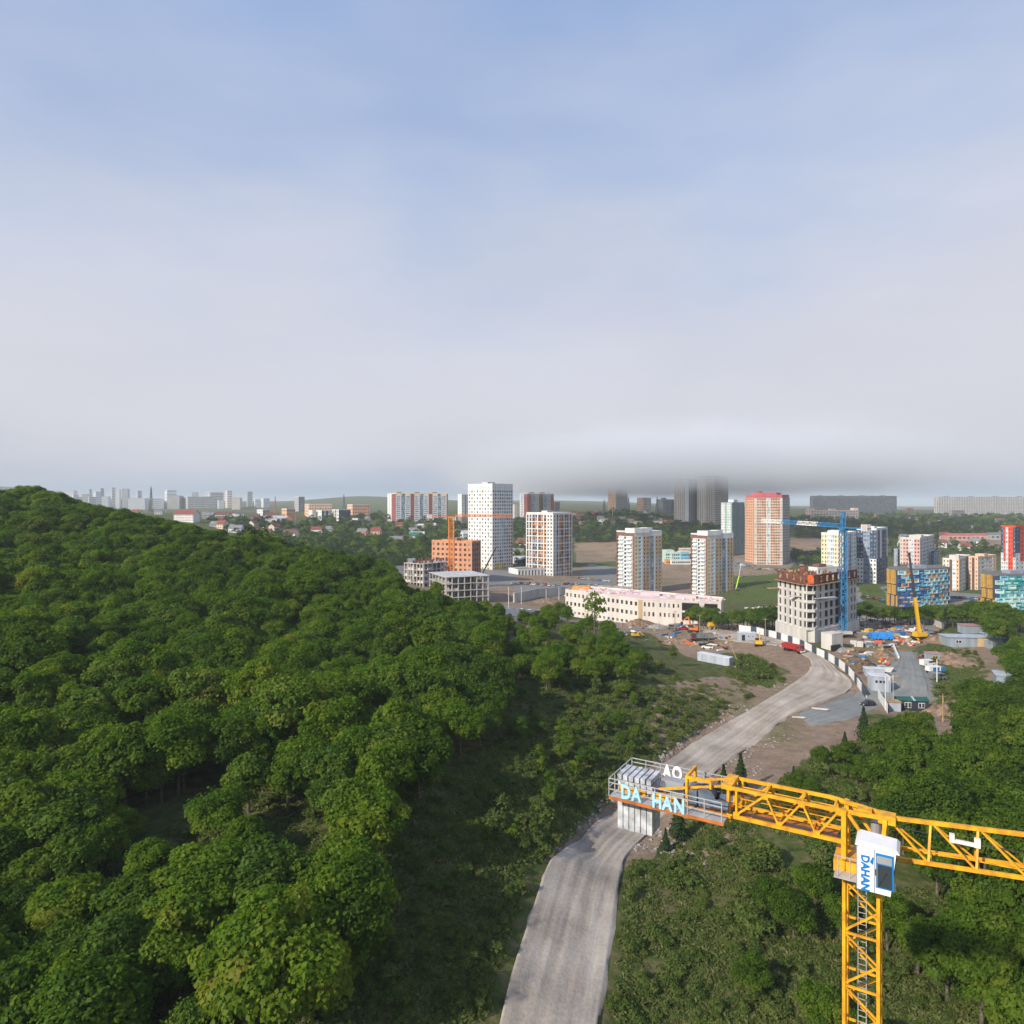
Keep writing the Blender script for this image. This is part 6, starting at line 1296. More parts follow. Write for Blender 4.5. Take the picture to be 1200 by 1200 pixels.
# poles
def pole(label, p, h, m=TIMBER, r=.14, arm=True, cat='utility pole', name='utility_pole'):
    t = thing(name, label, cat, p); mb = MB(); mb.cyl((0,0,-1),(0,0,h),r,r*.7,7); mb.build('pole', m, t)
    if arm: mb = MB(); mb.bar((-.9,0,h-.5),(.9,0,h-.5),.12); mb.build('cross_arm', m, t)
    return t
for k,(x,y) in enumerate(((1037.5,832),(1042,831),(1046.5,830))): pole(('left','middle','right')[k]+' pole of the three pale poles above the kiosk roof', ga(x,y), 9, CW_, .12, False, 'pole', 'flag_pole')
for (x,y,h,lb) in ((820,742,8,'timber pole behind the grey dump truck'),(897,752,9,'timber pole with prop beside the yellow excavator'),(791,740,9,'timber pole left of the grey dump truck'),(1098,800,7,'thin pole at the end of the parked row'),(1105,846,7,'timber pole on the sandy track below the green roofed cabin'),(596,712,11,'pale lamp post left of the retaining wall'),(611,708,10,'pale lamp post before the low white shop block'),(640,706,8,'thin pale post by the left part of the retaining wall'),(655,703,8,'thin pale post before the retaining wall'),(718,612,22,'tall thin mast among the houses above the brown field')):
    pole(lb, ga(x,y), h, CW_ if 'pale' in lb or 'thin' in lb else TIMBER, .16 if h < 12 else .3, 'timber' in lb)
p = ga(860,772); t = thing('leaning_pole', 'leaning timber pole on the scrub bank left of the bend', 'pole', p); mb = MB(); mb.cyl((.8,-1,-.5),(-1.6,1,7),.16,.12,7); mb.build('pole', TIMBER, t)
# heaps of earth and rubble
def heap(name, label, p, rx, ry, h, m, seed, kind='heap'):
    rng = np.random.default_rng(seed); n, k = 28, 9; mb = MB(); V = []
    for j in range(k+1):
        f = j/k
        for i in range(n):
            a = 6.283*i/n; q = 1+.22*math.sin(2*a+seed)+.14*math.sin(5*a+seed*2); rr_ = f*q*(1+.06*rng.normal()); z = h*(math.cos(min(1,f)*math.pi)*.5+.5)*(1+.16*rng.normal()) - (.5 if j == k else 0)
            V.append((p.x+rx*rr_*math.cos(a), p.y+ry*rr_*math.sin(a), tz(p.x,p.y)*.0+p.z+z))
    mb.v = V
    for j in range(k):
        for i in range(n): mb.f.append((j*n+i,(j+1)*n+i,(j+1)*n+(i+1)%n,j*n+(i+1)%n)); mb.m.append(0)
    o = mb.build(name, m, None, (p.x,p.y,p.z), True); tag(o, label, kind); return o
EARTH = mat('loose_earth', (.26,.18,.125), .95, .25, .7, .1, bump=.8); EARTHD = mat('dark_earth', (.13,.095,.065), .95, .3, .8, .1, bump=.8); RUBBLE = mat('grey_rubble', (.33,.31,.29), .95, .25, 1.2, .1, bump=.9)
for i,(x,y,rx,ry,h,m,lb) in enumerate(((1014,786,6,5,3,EARTHD,'brown earth mound inside the hoarding beside the gatehouse'),(1003,776,4,4,1.8,EARTHD,'low dark earth mound near the concrete slabs'),(1036,770,5,6,2,EARTH,'pale earth heap left of the yard road'),(748,733,11,6,2.6,EARTH,'wide brown earth heap in front of the school'),(800,752,8,5,2.0,EARTH,'orange brown earth heap left of the grey dump truck'),(1100,752,7,8,2.6,EARTH,'grass streaked earth bank behind the mobile crane'),(1112,775,8,12,2.6,EARTH,'tall earth bank right of the parked row'),(1105,835,5,6,2,EARTH,'earth heap beside the sandy track'),(770,735,6,4,1.4,RUBBLE,'grey rubble heap in front of the school'),(985,762,4,2.5,1.2,RUBBLE,'grey rubble heap by the concrete core'),(640,706,10,6,2.2,EARTH,'sandy heap below the retaining wall'),(890,780,7,3,1.5,EARTH,'bare earth shoulder at the inside of the road bend'))):
    heap('earth_heap' if m is not RUBBLE else 'rubble_heap', lb, ga(x,y), rx, ry, h, m, i+3)
# building yard stores
p = ga(1032,749); t = thing('tarpaulin_shelter', 'bright blue tarpaulin draped over stores in the building yard', 'tarpaulin', p, R(-3)); mb = MB(); n = 12
for i in range(n):
    x0, x1 = -4+8*i/n, -4+8*(i+1)/n; z = lambda x: 2.7+.18*math.sin(x*2.3)+.1*math.sin(x*5)
    mb.face([(x0,-1.8,z(x0)-.5),(x1,-1.8,z(x1)-.5),(x1,0,z(x1)),(x0,0,z(x0))]); mb.face([(x0,0,z(x0)),(x1,0,z(x1)),(x1,1.8,z(x1)-.3),(x0,1.8,z(x0)-.3)]); mb.face([(x0,-2.2,.5+.3*math.sin(x0*4)),(x1,-2.2,.5+.3*math.sin(x1*4)),(x1,-1.8,z(x1)-.5),(x0,-1.8,z(x0)-.5)])
for s in (-4,4): mb.face([(s,-2.2,.4),(s,1.9,.4),(s,1.8,2.4),(s,0,2.75),(s,-1.8,2.2)])
mb.build('sheet', TARP, t); mb = MB()
for x in (-3.6,0,3.6): mb.box((x,-1.2,0),(.15,.15,2.2),0,0,z0=True); mb.box((x,1.2,0),(.15,.15,2.2),0,0,z0=True)
mb.build('frame', TIMBER, t)
rs = random.Random(31); STACKM = [('pale concrete slabs',CONC2),('grey blocks',GREYB),('timber boards',TIMBER),('blue formwork panels',PAINT['blue']),('rusty steel bars',RUST),('orange formwork panels',FORM),('white sacks',HWHITE),('yellow formwork panels',PAINT['yellow'])]
def stack(mi, label, p, rz, nx, ny, nz, d):
    t = thing('material_stack', label, 'stack', p, rz)
    me = None
    for k in range(nz):
        for i in range(nx):
            for j in range(ny):
                if k == nz-1 and rs.random() < .35: continue
                mb = MB(); mb.box((0,0,0),(d[0]*.94,d[1]*.9,d[2]*.93),rs.uniform(-.04,.04),0,z0=True); o = mb.build('piece', STACKM[mi][1], t); o.location = ((i-(nx-1)/2)*d[0],(j-(ny-1)/2)*d[1],k*d[2])
spots = [(1004,757,0,2,3,3,(2.2,1.1,.7),'beside the blue crane base'),(1013,756,0,2,1,2,(2.4,1.2,.8),'between the blue crane base and the blue tarpaulin'),(1018,758,1,1,2,2,(3,1.2,.8),'in front of the blue tarpaulin'),(1046,745,2,1,3,2,(5,.8,.5),'right of the blue tarpaulin'),(1055,744,3,1,2,3,(4,.9,.5),'left of the mobile crane'),(1062,751,7,1,2,2,(4,1.1,.5),'at the top end of the yard road'),(1056,752,5,1,3,2,(3,.7,.5),'before the mobile crane'),(1042,755,4,1,4,2,(6,.3,.3),'beside the barrier blocks'),(1018,742,7,1,2,3,(3,1,.6),'at the left end of the blue tarpaulin'),(1066,740,6,2,2,2,(1.6,1.2,.7),'behind the mobile crane'),(1050,735,3,1,2,2,(5,1,.6),'behind the blue tarpaulin'),(1040,732,4,1,5,2,(7,.35,.4),'near the perimeter wall'),(1024,733,2,1,3,3,(6,.7,.4),'near the left end of the perimeter wall'),(1071,748,3,1,2,1,(3.5,1,.8),'under the mobile crane boom'),(994,762,2,1,4,2,(4,.6,.35),'behind the hoarding by the concrete core'),(1036,785,0,2,1,2,(3,1.4,.8),'above the gatehouse roof'),(1047,794,2,1,2,1,(4,1,.4),'right of the gatehouse'),(1029,754,5,1,2,2,(2.4,.8,.6),'below the blue tarpaulin'),(1036,758,1,2,1,1,(2,1.4,.8),'left of the barrier blocks')]
for (x,y,mi,nx,ny,nz,d,wh) in spots: stack(mi, 'stack of %s %s' % (STACKM[mi][0], wh), ga(x,y), rs.uniform(-.5,.5), nx, ny, nz, d)
for (x,y,m,lb) in ((1038,787,PAINT['white'],'white dumper body standing above the gatehouse'),(795,735,PAINT['blue'],'blue skip in front of the school'),(1010,746,PAINT['grey'],'dark grey skip beside the blue crane mast')):
    t = thing('skip', lb, 'skip', ga(x,y), rs.uniform(-.3,.3)); mb = MB(); mb.hexa([(-1.2,-.9,0),(1.2,-.9,0),(1.2,.9,0),(-1.2,.9,0),(-2,-1.1,1.6),(2,-1.1,1.6),(2,1.1,1.6),(-2,1.1,1.6)]); mb.build('body', m, t); mb = MB(); mb.box((0,0,1.3),(3.6,1.9,.36),0,0,z0=True); mb.build('fill', RUBBLE, t)
p = ga(834,738); t = thing('water_tank', 'yellow tank among trees before the school', 'tank', p, .2); mb = MB(); mb.cyl((-1.6,0,2.2),(1.6,0,2.2),1.1,1.1,14); mb.build('tank', PAINT['yellow'], t); mb = MB()
for x in (-1,1): mb.box((x,0,0),(.3,1.6,1.4),0,0,z0=True)
mb.build('stand', METAL, t)
p = ga(878,741); t = thing('water_tank', 'orange tank beside the pale site cabin', 'tank', p, .1); mb = MB(); mb.cyl((0,0,.3),(0,0,2.6),.9,.9,12); mb.build('tank', PAINT['orange'], t); mb = MB(); mb.box((0,0,-.3),(1.6,1.6,.6),0,0,z0=True); mb.build('stand', METAL, t)
for (x,y,rz,l,lb) in ((960,832,-.35,3.6,'white concrete pile lying beside the junction'),(935,842,-.25,2.6,'short white concrete pile lying on the dirt shoulder')):
    q = ga(x,y); t = thing('concrete_pile', lb, 'concrete pile', q, rz); mb = MB(); mb.box((0,0,.15),(l,.36,.36),0,0,z0=True); mb.build('shaft', CONC2, t); mb = MB(); mb.hexa([(l/2,-.22,.16),(l/2+.6,-.03,.3),(l/2+.6,.03,.3),(l/2,.22,.16),(l/2,-.22,.58),(l/2+.6,-.03,.4),(l/2+.6,.03,.4),(l/2,.22,.58)]); mb.build('tip', CONC2, t)
# cars in the car parks of the valley
rs = random.Random(12); protos = {}
def lot(px0, py0, px1, py1, n, where, group):
    for k in range(n):
        f = (k+.5)/n; x = px0+(px1-px0)*f+rs.uniform(-.8,.8); y = py0+(py1-py0)*f+rs.uniform(-.5,.5)
        c = rs.choice(('white','white','silver','grey','black','red','blue','beige')); p = ga(x,y); lb = '%s car parked %s' % (c, where)
        if c not in protos: protos[c] = (car(c, lb, p, rs.uniform(0,6.28), group=group),); continue
        if not isinstance(protos[c], dict): protos[c] = {'r': protos[c][0], 'k': children_map()}
        r = protos[c]['r']; dup(r, protos[c]['k'], p, R(rs.choice((80,95,88,-90,0,10))), lb, group)
lot(660,685,720,688,15,'on the lot right of the white gridded tower','cars on the lot beside the gridded tower'); lot(600,684,655,687,12,'along the foot of the low white shop block','cars along the low white shop block')
lot(884,667,922,668,10,'at the foot of the peach tower','cars at the foot of the peach tower'); lot(862,660,876,664,5,'left of the peach tower','cars left of the peach tower'); lot(1104,700,1160,704,9,'before the pale pair of blocks','cars before the pale pair of blocks'); lot(676,678,716,682,8,'on the upper lot below the brown field','cars on the upper lot'); lot(1010,700,1036,704,6,'left of the blue honeycomb block','cars left of the blue honeycomb block'); lot(925,660,945,664,5,'on the road right of the peach tower','cars right of the peach tower'); lot(565,716,640,719,6,'on the valley road behind the pale fence','cars on the valley road')
t = truck('dark truck on the valley road left of the school', ga(633,724), R(178), PAINT['grey'], PAINT['black'])

def debris():
    """boards, bars, bags and blocks lying about the building yard"""
    rg = random.Random(61); mb = MB(); ms = [CONC2,TIMBER,RUST,PAINT['blue'],FORM,HWHITE,PAINT['yellow'],CHAS,GREYB,EARTHD]
    for poly, n in ((((1004,740),(1008,722),(1060,720),(1100,734),(1086,752),(1060,760),(1040,764),(1010,760)),230),(((985,764),(1040,764),(1044,778),(1020,792),(1004,790)),70),(((700,728),(800,732),(860,745),(850,764),(790,756),(720,744)),90),(((575,712),(660,716),(660,724),(575,722)),50),(((620,694),(720,690),(720,698),(640,704)),30)):
        k = 0
        while k < n:
            x, y = rg.uniform(min(q[0] for q in poly),max(q[0] for q in poly)), rg.uniform(min(q[1] for q in poly),max(q[1] for q in poly))
            if not inpoly(np.array([x]),np.array([y]),poly)[0]: continue
            p = ga(x,y); k += 1; l = rg.choice((.6,1,2,3.5)); mb.box((p.x,p.y,p.z),(l,rg.uniform(.3,1.0),rg.uniform(.15,.8)),rg.uniform(0,3),rg.randrange(len(ms)),z0=True)
    tag(mb.build('building_debris', ms), kind='stuff')
debris()
# ------------------------------------------------------------------ other plants
rng = np.random.default_rng(44)
def pixpts(poly, n, seed, zoff=-.1):
    """n points of the ground inside an outline drawn on the photograph"""
    rg = np.random.default_rng(seed); P = np.array(poly); lo, hi = P.min(0), P.max(0); out = []
    xs = rg.uniform(lo[0],hi[0],n*4); ys = rg.uniform(lo[1],hi[1],n*4); k = inpoly(xs,ys,poly); xs, ys = xs[k][:n], ys[k][:n]
    for i in range(0, len(xs), 1500):
        x, y = xs[i:i+1500], ys[i:i+1500]; dx = (x-600)/FP; dz = -(y-HZ)/FP; T = _tt[None,::2]
        g = terr(dx[:,None]*T, np.broadcast_to(T,(len(x),T.shape[1])), False); hit = (CAMZ+dz[:,None]*T) < g; j = hit.argmax(1); ok = hit.any(1); t = _tt[::2]
        lo_, hi_ = t[np.maximum(j-1,0)], t[j]
        for _ in range(9):
            m = (lo_+hi_)/2; b = (CAMZ+dz*m) < terr(dx*m, m, False); hi_ = np.where(b,m,hi_); lo_ = np.where(b,lo_,m)
        X, Y = dx*hi_, hi_; out.append(np.stack([X,Y,terr(X,Y)+zoff],-1)[ok])
    return np.concatenate(out)
V, T, cen = crown_np(300, 3.6, 5.5, 14.5, 11, 150, .26, lobe_r=.36); tm = trunk_mb(9, 11, .22, 7, cen); me = bpy.data.meshes.new('trunk'); me.from_pydata(tm.v,[],tm.f); me.materials.append(BARK); PROTO['lone'] = (mesh_quads('crown',V,T,LEAF), me)
q = at(697,238); plant('lone','lone_tree','lone tall tree with tufted crown standing before the left end of the school','tree', q-Vector((0,0,.3)), 1.28)
# the thicket between the wood and the dirt yard
pts = pixpts([(598,790),(606,742),(625,728),(660,728),(700,742),(735,762),(752,790),(740,806),(690,806),(640,812)], 62, 3)
for i, p in enumerate(pts): plant('oak%d'%rng.integers(0,7), 'thicket_tree', 'leafy tree in the thicket below the lone tall tree', 'tree', p, rng.uniform(.5,.88), group='trees of the thicket below the lone tree')
pts = pixpts([(730,760),(790,765),(800,790),(770,812),(700,815),(620,815),(600,790)], 30, 4)
scatter('bank_shrubs', ['bush0','bush1','bush2','sap0'], pts, rng.uniform(.8,1.6,len(pts)), seed=2)
pts = pixpts([(604,812),(700,806),(790,815),(770,880),(690,930),(620,960),(600,880)], 30, 14)
for p in pts: plant('fresh%d'%rng.integers(0,7), 'slope_tree', 'small bright green tree on the open slope left of the haul road', 'tree', p, rng.uniform(.2,.44), group='small trees on the open slope')
pts = pixpts([(900,935),(940,912),(975,892),(1015,875),(1015,950),(950,970),(895,960)], 16, 15)
for p in pts: plant('wood%d'%rng.integers(0,7), 'slope_tree', 'small tree on the scrub slope between haul road and wood', 'tree', p, rng.uniform(.25,.5), group='small trees between haul road and wood')
# ridge shrubs in front of the concrete frames
pts = pixpts([(470,700),(500,702),(560,716),(600,724),(604,745),(585,780),(540,740),(490,722)], 46, 5)
for p in pts: plant(('bush0','bush2','oak3','oak6')[rng.integers(0,4)], 'ridge_shrub', 'green shrub on the ridge below the concrete frames', 'shrub', p, rng.uniform(.3,.5) if rng.uniform()<.5 else rng.uniform(.8,1.3), group='shrubs on the ridge below the concrete frames')
# trees in front of the school and the hedge behind the yard
for i in range(17):
    p = ga(812+i*5.9+rng.uniform(-2,2), 737+rng.uniform(-2,3)); plant('fresh%d'%rng.integers(0,7), 'roadside_tree', 'bright green tree in the row between school and concrete shell', 'tree', p, rng.uniform(.8,1.05), group='row of trees between school and concrete shell')
for i in range(34):
    x = 1004+i*4.9+rng.uniform(-2,2); p = at(x, 312-i*.6+rng.uniform(-4,4)); plant('fresh%d'%rng.integers(0,7), 'hedge_tree', 'tree of the green belt behind the building yard', 'tree', p, rng.uniform(.72,.95) if x < 1120 else rng.uniform(.8,1.05), group='green belt behind the building yard')
for i in range(16):
    x = 1150+rng.uniform(0,90); p = at(x, 262+rng.uniform(-14,22)); plant(('oak0','oak2','oak4','oak5')[rng.integers(0,4)], 'shade_tree', 'large dark tree behind the sheds at the right edge', 'tree', p, rng.uniform(.9,1.25), group='large trees behind the sheds')
for (x,Y,s) in ((1190,205,1.0),(1205,190,1.1),(1178,222,.8),(1198,220,.9),(1215,215,1.1),(1192,240,.7)): plant('oak2', 'shade_tree', 'tall tree beside the small grey shed at the right edge', 'tree', at(x,Y), s, group='tall trees beside the small grey shed')
# the wood on the right
def right_wood():
    pl = [at(1020,150),at(1062,172),at(1098,168),at(1105,185),at(1140,196),at(1185,196),at(1230,190),at(1330,150),at(1420,90),at(1280,66),at(1130,74),at(1085,92),at(1030,110)]
    pts = spread([(p.x,p.y) for p in pl], 5.6, 31); pts[:,2] += .05
    n = 0
    for p in pts:
        px, py = topix(p+np.array([0,0,5])); px0, py0 = topix(p)
        if 1090 < px0 < 1135 and py0 < 880: continue
        s = rng.uniform(.72,1.12); lim = np.interp(px0, [1000,1015,1040,1086,1093,1122,1132,1150,1175,1186,1200], [885,852,840,834,862,858,800,794,806,802,772])
        s = min(s, (py0-lim)/FP*p[1]/11.2)
        if s < .34: continue
        n += 1
        plant('wood%d'%rng.integers(0,7), 'wood_tree', 'leafy tree in the wood behind the yellow crane jib', 'tree', p, s, group='trees of the wood behind the yellow jib', sz=s*rng.uniform(1.0,1.15))
    print('right wood', n)
right_wood()
for x, Y, s in ((905,88,.55),(930,84,.6),(955,90,.62),(985,84,.55),(1040,82,.7),(1075,78,.8),(1110,74,.8),(1150,70,.9),(880,76,.45),(1190,66,.9),(960,70,.6),(1020,66,.6),(1090,62,.7),(1160,58,.8),(840,66,.5)): plant('wood%d'%rng.integers(0,7), 'jib_tree', 'young tree rising below the bottom chord of the yellow jib', 'tree', at(x,Y), s, group='young trees below the yellow jib')
for (x,y,s,k,lb) in ((848,935,1.0,'con0','dark young fir right of the haul road above the counter jib'),(868,930,1.05,'con1','dark fir just behind the winch of the yellow crane'),(1012,868,1.1,'con1','dark fir left of the wood by the kiosk'),(990,884,.8,'con0','small dark fir on the slope left of the wood'),(1002,900,.8,'con0','small fir below the kiosk on the slope'),(795,985,1.0,'con1','dark fir below the counter jib beside the road'),(780,998,.6,'con0','small fir beside the hanging counterweights'),(930,925,.7,'con0','small fir on the scrub slope above the jib')):
    plant(k, 'fir_tree', lb, 'fir', ga(x,y), s)
for i in range(16): p = pixpts([(640,840),(760,880),(740,940),(640,1000),(560,990),(600,880)], 1, 60+i)[0]; plant('sap%d'%(i%2), 'sapling', 'slim sapling on the grassy bank left of the haul road', 'sapling', p, rng.uniform(.6,1.1), group='saplings on the grassy bank')
for i in range(44):
    poly = ([(600,830),(780,830),(770,890),(680,950),(620,1000),(540,1000),(590,880)],[(900,930),(1000,885),(1020,940),(1000,990),(900,965)],[(790,965),(880,955),(960,990),(1000,1060),(880,1120),(780,1080),(760,1010)])[i%3]
    p = pixpts(poly, 1, 90+i)[0]; plant('bush%d'%rng.integers(0,3), 'bush', ('round bush on the grassy bank left of the haul road','grey green bush on the scrub slope left of the wood','bush on the ground under the counter jib')[i%3], 'bush', p, rng.uniform(.7,1.5), group=('bushes on the grassy bank','bushes on the scrub slope','bushes under the counter jib')[i%3])
for (x,y,s) in ((870,778,1.4),(882,782,1.6),(893,786,1.5),(876,790,1.4),(888,796,1.3),(900,790,1.2),(865,784,1.1),(880,775,1.2)): plant('bush%d'%rng.integers(0,3), 'bush', 'brownish bush on the mound at the inside of the road bend', 'bush', ga(x,y), s, group='bushes on the mound at the road bend')
# ground cover: weeds and low scrub that nobody could count
cover = []
for poly, n, sd in (([(600,800),(780,815),(830,800),(850,830),(770,890),(690,950),(640,1005),(540,1010),(560,880)],3000,1),([(890,935),(925,908),(965,890),(1010,866),(1040,880),(1050,980),(1000,1000),(890,970)],1500,2),([(400,905),(560,880),(620,1010),(560,1200),(380,1200),(380,1010)],2600,3),([(740,1010),(860,1000),(1000,1040),(1200,1040),(1200,1200),(720,1200)],1900,4),([(1088,755),(1135,758),(1160,785),(1110,850),(1090,800)],500,5),([(600,770),(700,765),(800,785),(790,815),(620,815)],600,6),([(855,772),(905,782),(918,800),(880,806),(850,792)],260,7),([(470,700),(600,724),(600,770),(540,745)],350,8),([(800,960),(890,955),(890,1020),(790,1020)],260,14),([(0,1010),(380,1010),(380,1200),(0,1200)],500,9),([(190,970),(340,900),(400,1000),(300,1080)],350,10),([(770,800),(850,795),(905,806),(860,835),(790,872)],170,11),([(860,662),(960,668),(960,695),(860,700)],350,12),([(1000,690),(1040,690),(1040,716),(1000,716)],140,13)):
    cover.append(pixpts(poly, n, 200+sd, 0))
cover = np.concatenate(cover); scatter('undergrowth', ['weed0','weed1'], cover, rng.uniform(.45,1.3,len(cover)), seed=6)
low = cover[rng.uniform(size=len(cover)) < .10]; scatter('low_scrub', ['bush0','bush1','bush2'], low, rng.uniform(.25,.75,len(low)), seed=7)
# woods of the middle distance and far ridges
far = []
for poly, n, sd in (([(285,652),(290,640),(330,632),(440,632),(548,636),(550,652),(505,664),(440,668),(380,660)],900,1),([(240,610),(330,612),(440,606),(540,616),(545,634),(440,630),(340,634),(300,640)],420,2),([(602,612),(660,612),(660,634),(672,640),(640,668),(604,664)],260,3),([(660,614),(720,602),(790,612),(870,625),(868,640),(780,652),(724,636),(672,636)],900,4),([(926,612),(945,606),(1200,606),(1200,628),(1060,634),(926,632)],900,5),([(925,648),(962,652),(962,664),(930,660)],60,6),([(1040,636),(1200,642),(1200,652),(1040,656)],120,7),([(530,618),(600,610),(620,604),(660,606),(650,616),(600,630)],160,8)):
    far.append(pixpts(poly, n, 300+sd, -.8))
far = np.concatenate(far); scatter('far_woodland', ['fard0','fard1','fard2','far0','far1'], far, rng.uniform(.75,1.25,len(far))*np.clip(far[:,1]/900,.9,1.4), seed=8)
# stones along the haul road
def stones():
    rg = random.Random(4); mb = MB()
    def stone(p, s):
        a = rg.uniform(0,3); P = []
        for dz in (-.3,.55):
            for x, y in ((-1,-1),(1,-1),(1,1),(-1,1)): k = .7 if dz > 0 else 1; P.append((p.x+s*k*(x*math.cos(a)-y*math.sin(a))*rg.uniform(.6,1.1), p.y+s*k*(x*math.sin(a)+y*math.cos(a))*rg.uniform(.6,1.1), p.z+s*dz*rg.uniform(.7,1.4)))
        mb.hexa(P, rg.choice((0,0,1,2)))
    edges = [((640,1004),(700,948),.5,60),((700,948),(760,898),.55,90),((760,898),(815,858),.7,80),((815,858),(880,826),.6,50),((770,975),(800,985),.5,40),((828,905),(880,880),.5,60),((880,880),(930,862),.45,50),((905,806),(950,790),.5,30),((780,990),(830,1010),.5,40),((1050,800),(1095,830),.5,30),((870,905),(895,900),.5,24),((735,990),(790,1000),.5,40)]
    for (a, b, s, n) in edges:
        for k in range(n):
            f = rg.random(); p = ga(a[0]+(b[0]-a[0])*f+rg.gauss(0,3.5), a[1]+(b[1]-a[1])*f+rg.gauss(0,3.5)); stone(p, s*rg.uniform(.18,.75))
    tag(mb.build('roadside_stones', [RUBBLE, RUBBLE, EARTH]), kind='stuff')
stones()
# ------------------------------------------------------------------ houses of the far slopes and masts on the skyline
BEIGE = mat('beige_house_wall', (.62,.52,.38), .8, .08, .4); GREENROOF = mat('green_house_roof', (.03,.16,.13), .6, .15, .6); BROWNROOF = mat('brown_house_roof', (.16,.075,.065), .75, .2, .6); GREYROOF = mat('grey_house_roof', (.22,.22,.23), .75, .2, .6)
def house(label, p, rz, d, wm, rm, group=None):
    t = thing('house', label, 'house', p, rz, group); L_, W_, H = d; g = W_*.42
    mb = MB(); mb.box((0,0,-3),(L_,W_,H+3),0,0,z0=True)
    for s in (-1,1): mb.face([(s*L_/2,-W_/2*s,H-.01),(s*L_/2,W_/2*s,H-.01),(s*L_/2,0,H+g-.1)])
    mb.build('wall', wm, t); a, b = L_/2+.5, W_/2+.5; z = H-.25; rb = MB()
    rb.hexa([(-a,-b,z),(a,-b,z),(a,0,H+g-.12),(-a,0,H+g-.12),(-a,-b,z+.15),(a,-b,z+.15),(a,0,H+g+.04),(-a,0,H+g+.04)]); rb.hexa([(-a,0,H+g-.12),(a,0,H+g-.12),(a,b,z),(-a,b,z),(-a,0,H+g+.04),(a,0,H+g+.04),(a,b,z+.15),(-a,b,z+.15)])
    r = rb.build('roof', rm, t); cb = MB(); cb.box((L_*.2,W_*.12,H+g*.5),(.7,.7,g*.9),0,0,z0=True); cb.build('chimney', BROWN, r)
    for j in range(max(1,int(H//2.9))):
        for k in range(max(2,int(L_//3))):
            wb = MB(); wb.box((-L_/2+L_*(k+.5)/max(2,int(L_//3)),-W_/2,1+j*2.9),(1.3,.16,1.4),0,0,z0=True); wb.build('window', GL, t)
        wb = MB(); wb.box((-L_/2,0,1+j*2.9),(.16,1.3,1.4),0,0,z0=True); wb.build('window', GL, t)
MR, GR, BR = REDROOF, GREENROOF, BROWNROOF
for (x,y,L_,W_,H,wm,rm,rz,lb) in (
  (128,604,12,8,6,WHITE,GREYROOF,20,'white house showing above the crest of the wooded hill'),(160,602,14,8,5,WHITE2,MR,-10,'pale house with red roof left of the lattice mast'),(186,604,11,8,7,WHITE,GREYROOF,15,'white house right of the lattice mast'),(196,610,10,9,5,BEIGE,MR,60,'beige house with red roof left of the big white house'),
  (219,611,28,12,9,WHITE,MR,-14,'big white house with red roof behind the wooded hill'),(244,608,14,8,5,GREYB,GREYROOF,5,'low grey house right of the big white house'),(259,607,14,9,5,BEIGE,BR,10,'low beige house on the rise right of the big white house'),(277,624,15,9,5,WHITE2,GREYROOF,-5,'grey roofed house just above the wood'),(297,620,9,9,7,BEIGE,BR,70,'beige gabled house just above the wood'),
  (320,624,9,8,7.5,BEIGE,BR,80,'narrow beige gabled house left of the maroon roofed house'),(341,630,16,11,5,WHITE,BR,-12,'wide white house with maroon roof just above the wood'),(371,625,13,8,5,WHITE,MR,8,'low white house with red roof in the trees'),(441,629,11,9,7,PINK,MR,-4,'small pink house with maroon roof in the trees'),(468,621,9,8,7,SALMON,MR,10,'brick house under the striped slab'),
  (487,633,11,9,5,WHITE,GR,0,'white house with green roof in the trees'),(484,625,10,8,4,WHITE2,GREYROOF,5,'small pale house behind the green roofed house'),(612,642,12,9,5,ORANGE,MR,10,'orange roofed house right of the tallest white tower'),(606,652,12,8,5,WHITE,GREYROOF,0,'white house right of the tallest white tower'),(610,660,16,8,3.5,WHITE2,ROOFL,20,'flat pale house below the orange roofed house'),
  (704,614,10,9,8,WHITE,GREYROOF,0,'white square house on the slope below the foggy tower'),(716,614,12,9,6,GREYB,BR,5,'grey house right of the white square house'),(690,612,13,9,5,BROWN,BR,20,'brown house left of the white square house'),(680,608,13,9,5,BROWN,MR,-10,'dark red house left on the slope below the foggy tower'),(698,606,16,10,5,MAROON,MR,0,'maroon roofed house above the white square house'),(724,604,13,9,5,BEIGE,BR,15,'beige house right below the foggy tower'),
  (738,606,14,9,4,WHITE2,GREYROOF,-5,'long pale roofed house on the slope by the tall mast'),(766,613,16,10,5,PINK,MR,8,'pinkish house left of the magenta roofed house'),(782,617,18,11,5,MAROON,PINKROOF,-6,'house with magenta roof below the tan tower pair'),(672,604,12,8,5,BEIGE,MR,5,'small house on the skyline left of the slope'),(686,618,12,9,5,BEIGE,BR,-15,'beige house low on the slope left of the brown field'),(676,615,12,8,4,BROWN,BR,12,'dark brown house low on the slope'),
  (1066,601,16,10,9,BROWN,BR,5,'dark mansion on the ridge between the long slabs'),(1070,612,14,9,7,WHITE,GREYROOF,0,'pale house on the wooded ridge at right'),(1080,616,22,9,5,FARG2,GREYROOF,-4,'long pale roofed house on the wooded ridge at right'),(1056,612,12,9,6,GREYB,GREYROOF,10,'grey house on the wooded ridge at right'),(1062,641,18,9,4,WHITE2,ROOFL,-8,'low pale shed on the slope right of the navy tower')):
    p = ga(x,y) if x > 200 else Vector(P3(x,y+1,1100)); house(lb, p, R(rz), (L_,W_,H), wm, rm)
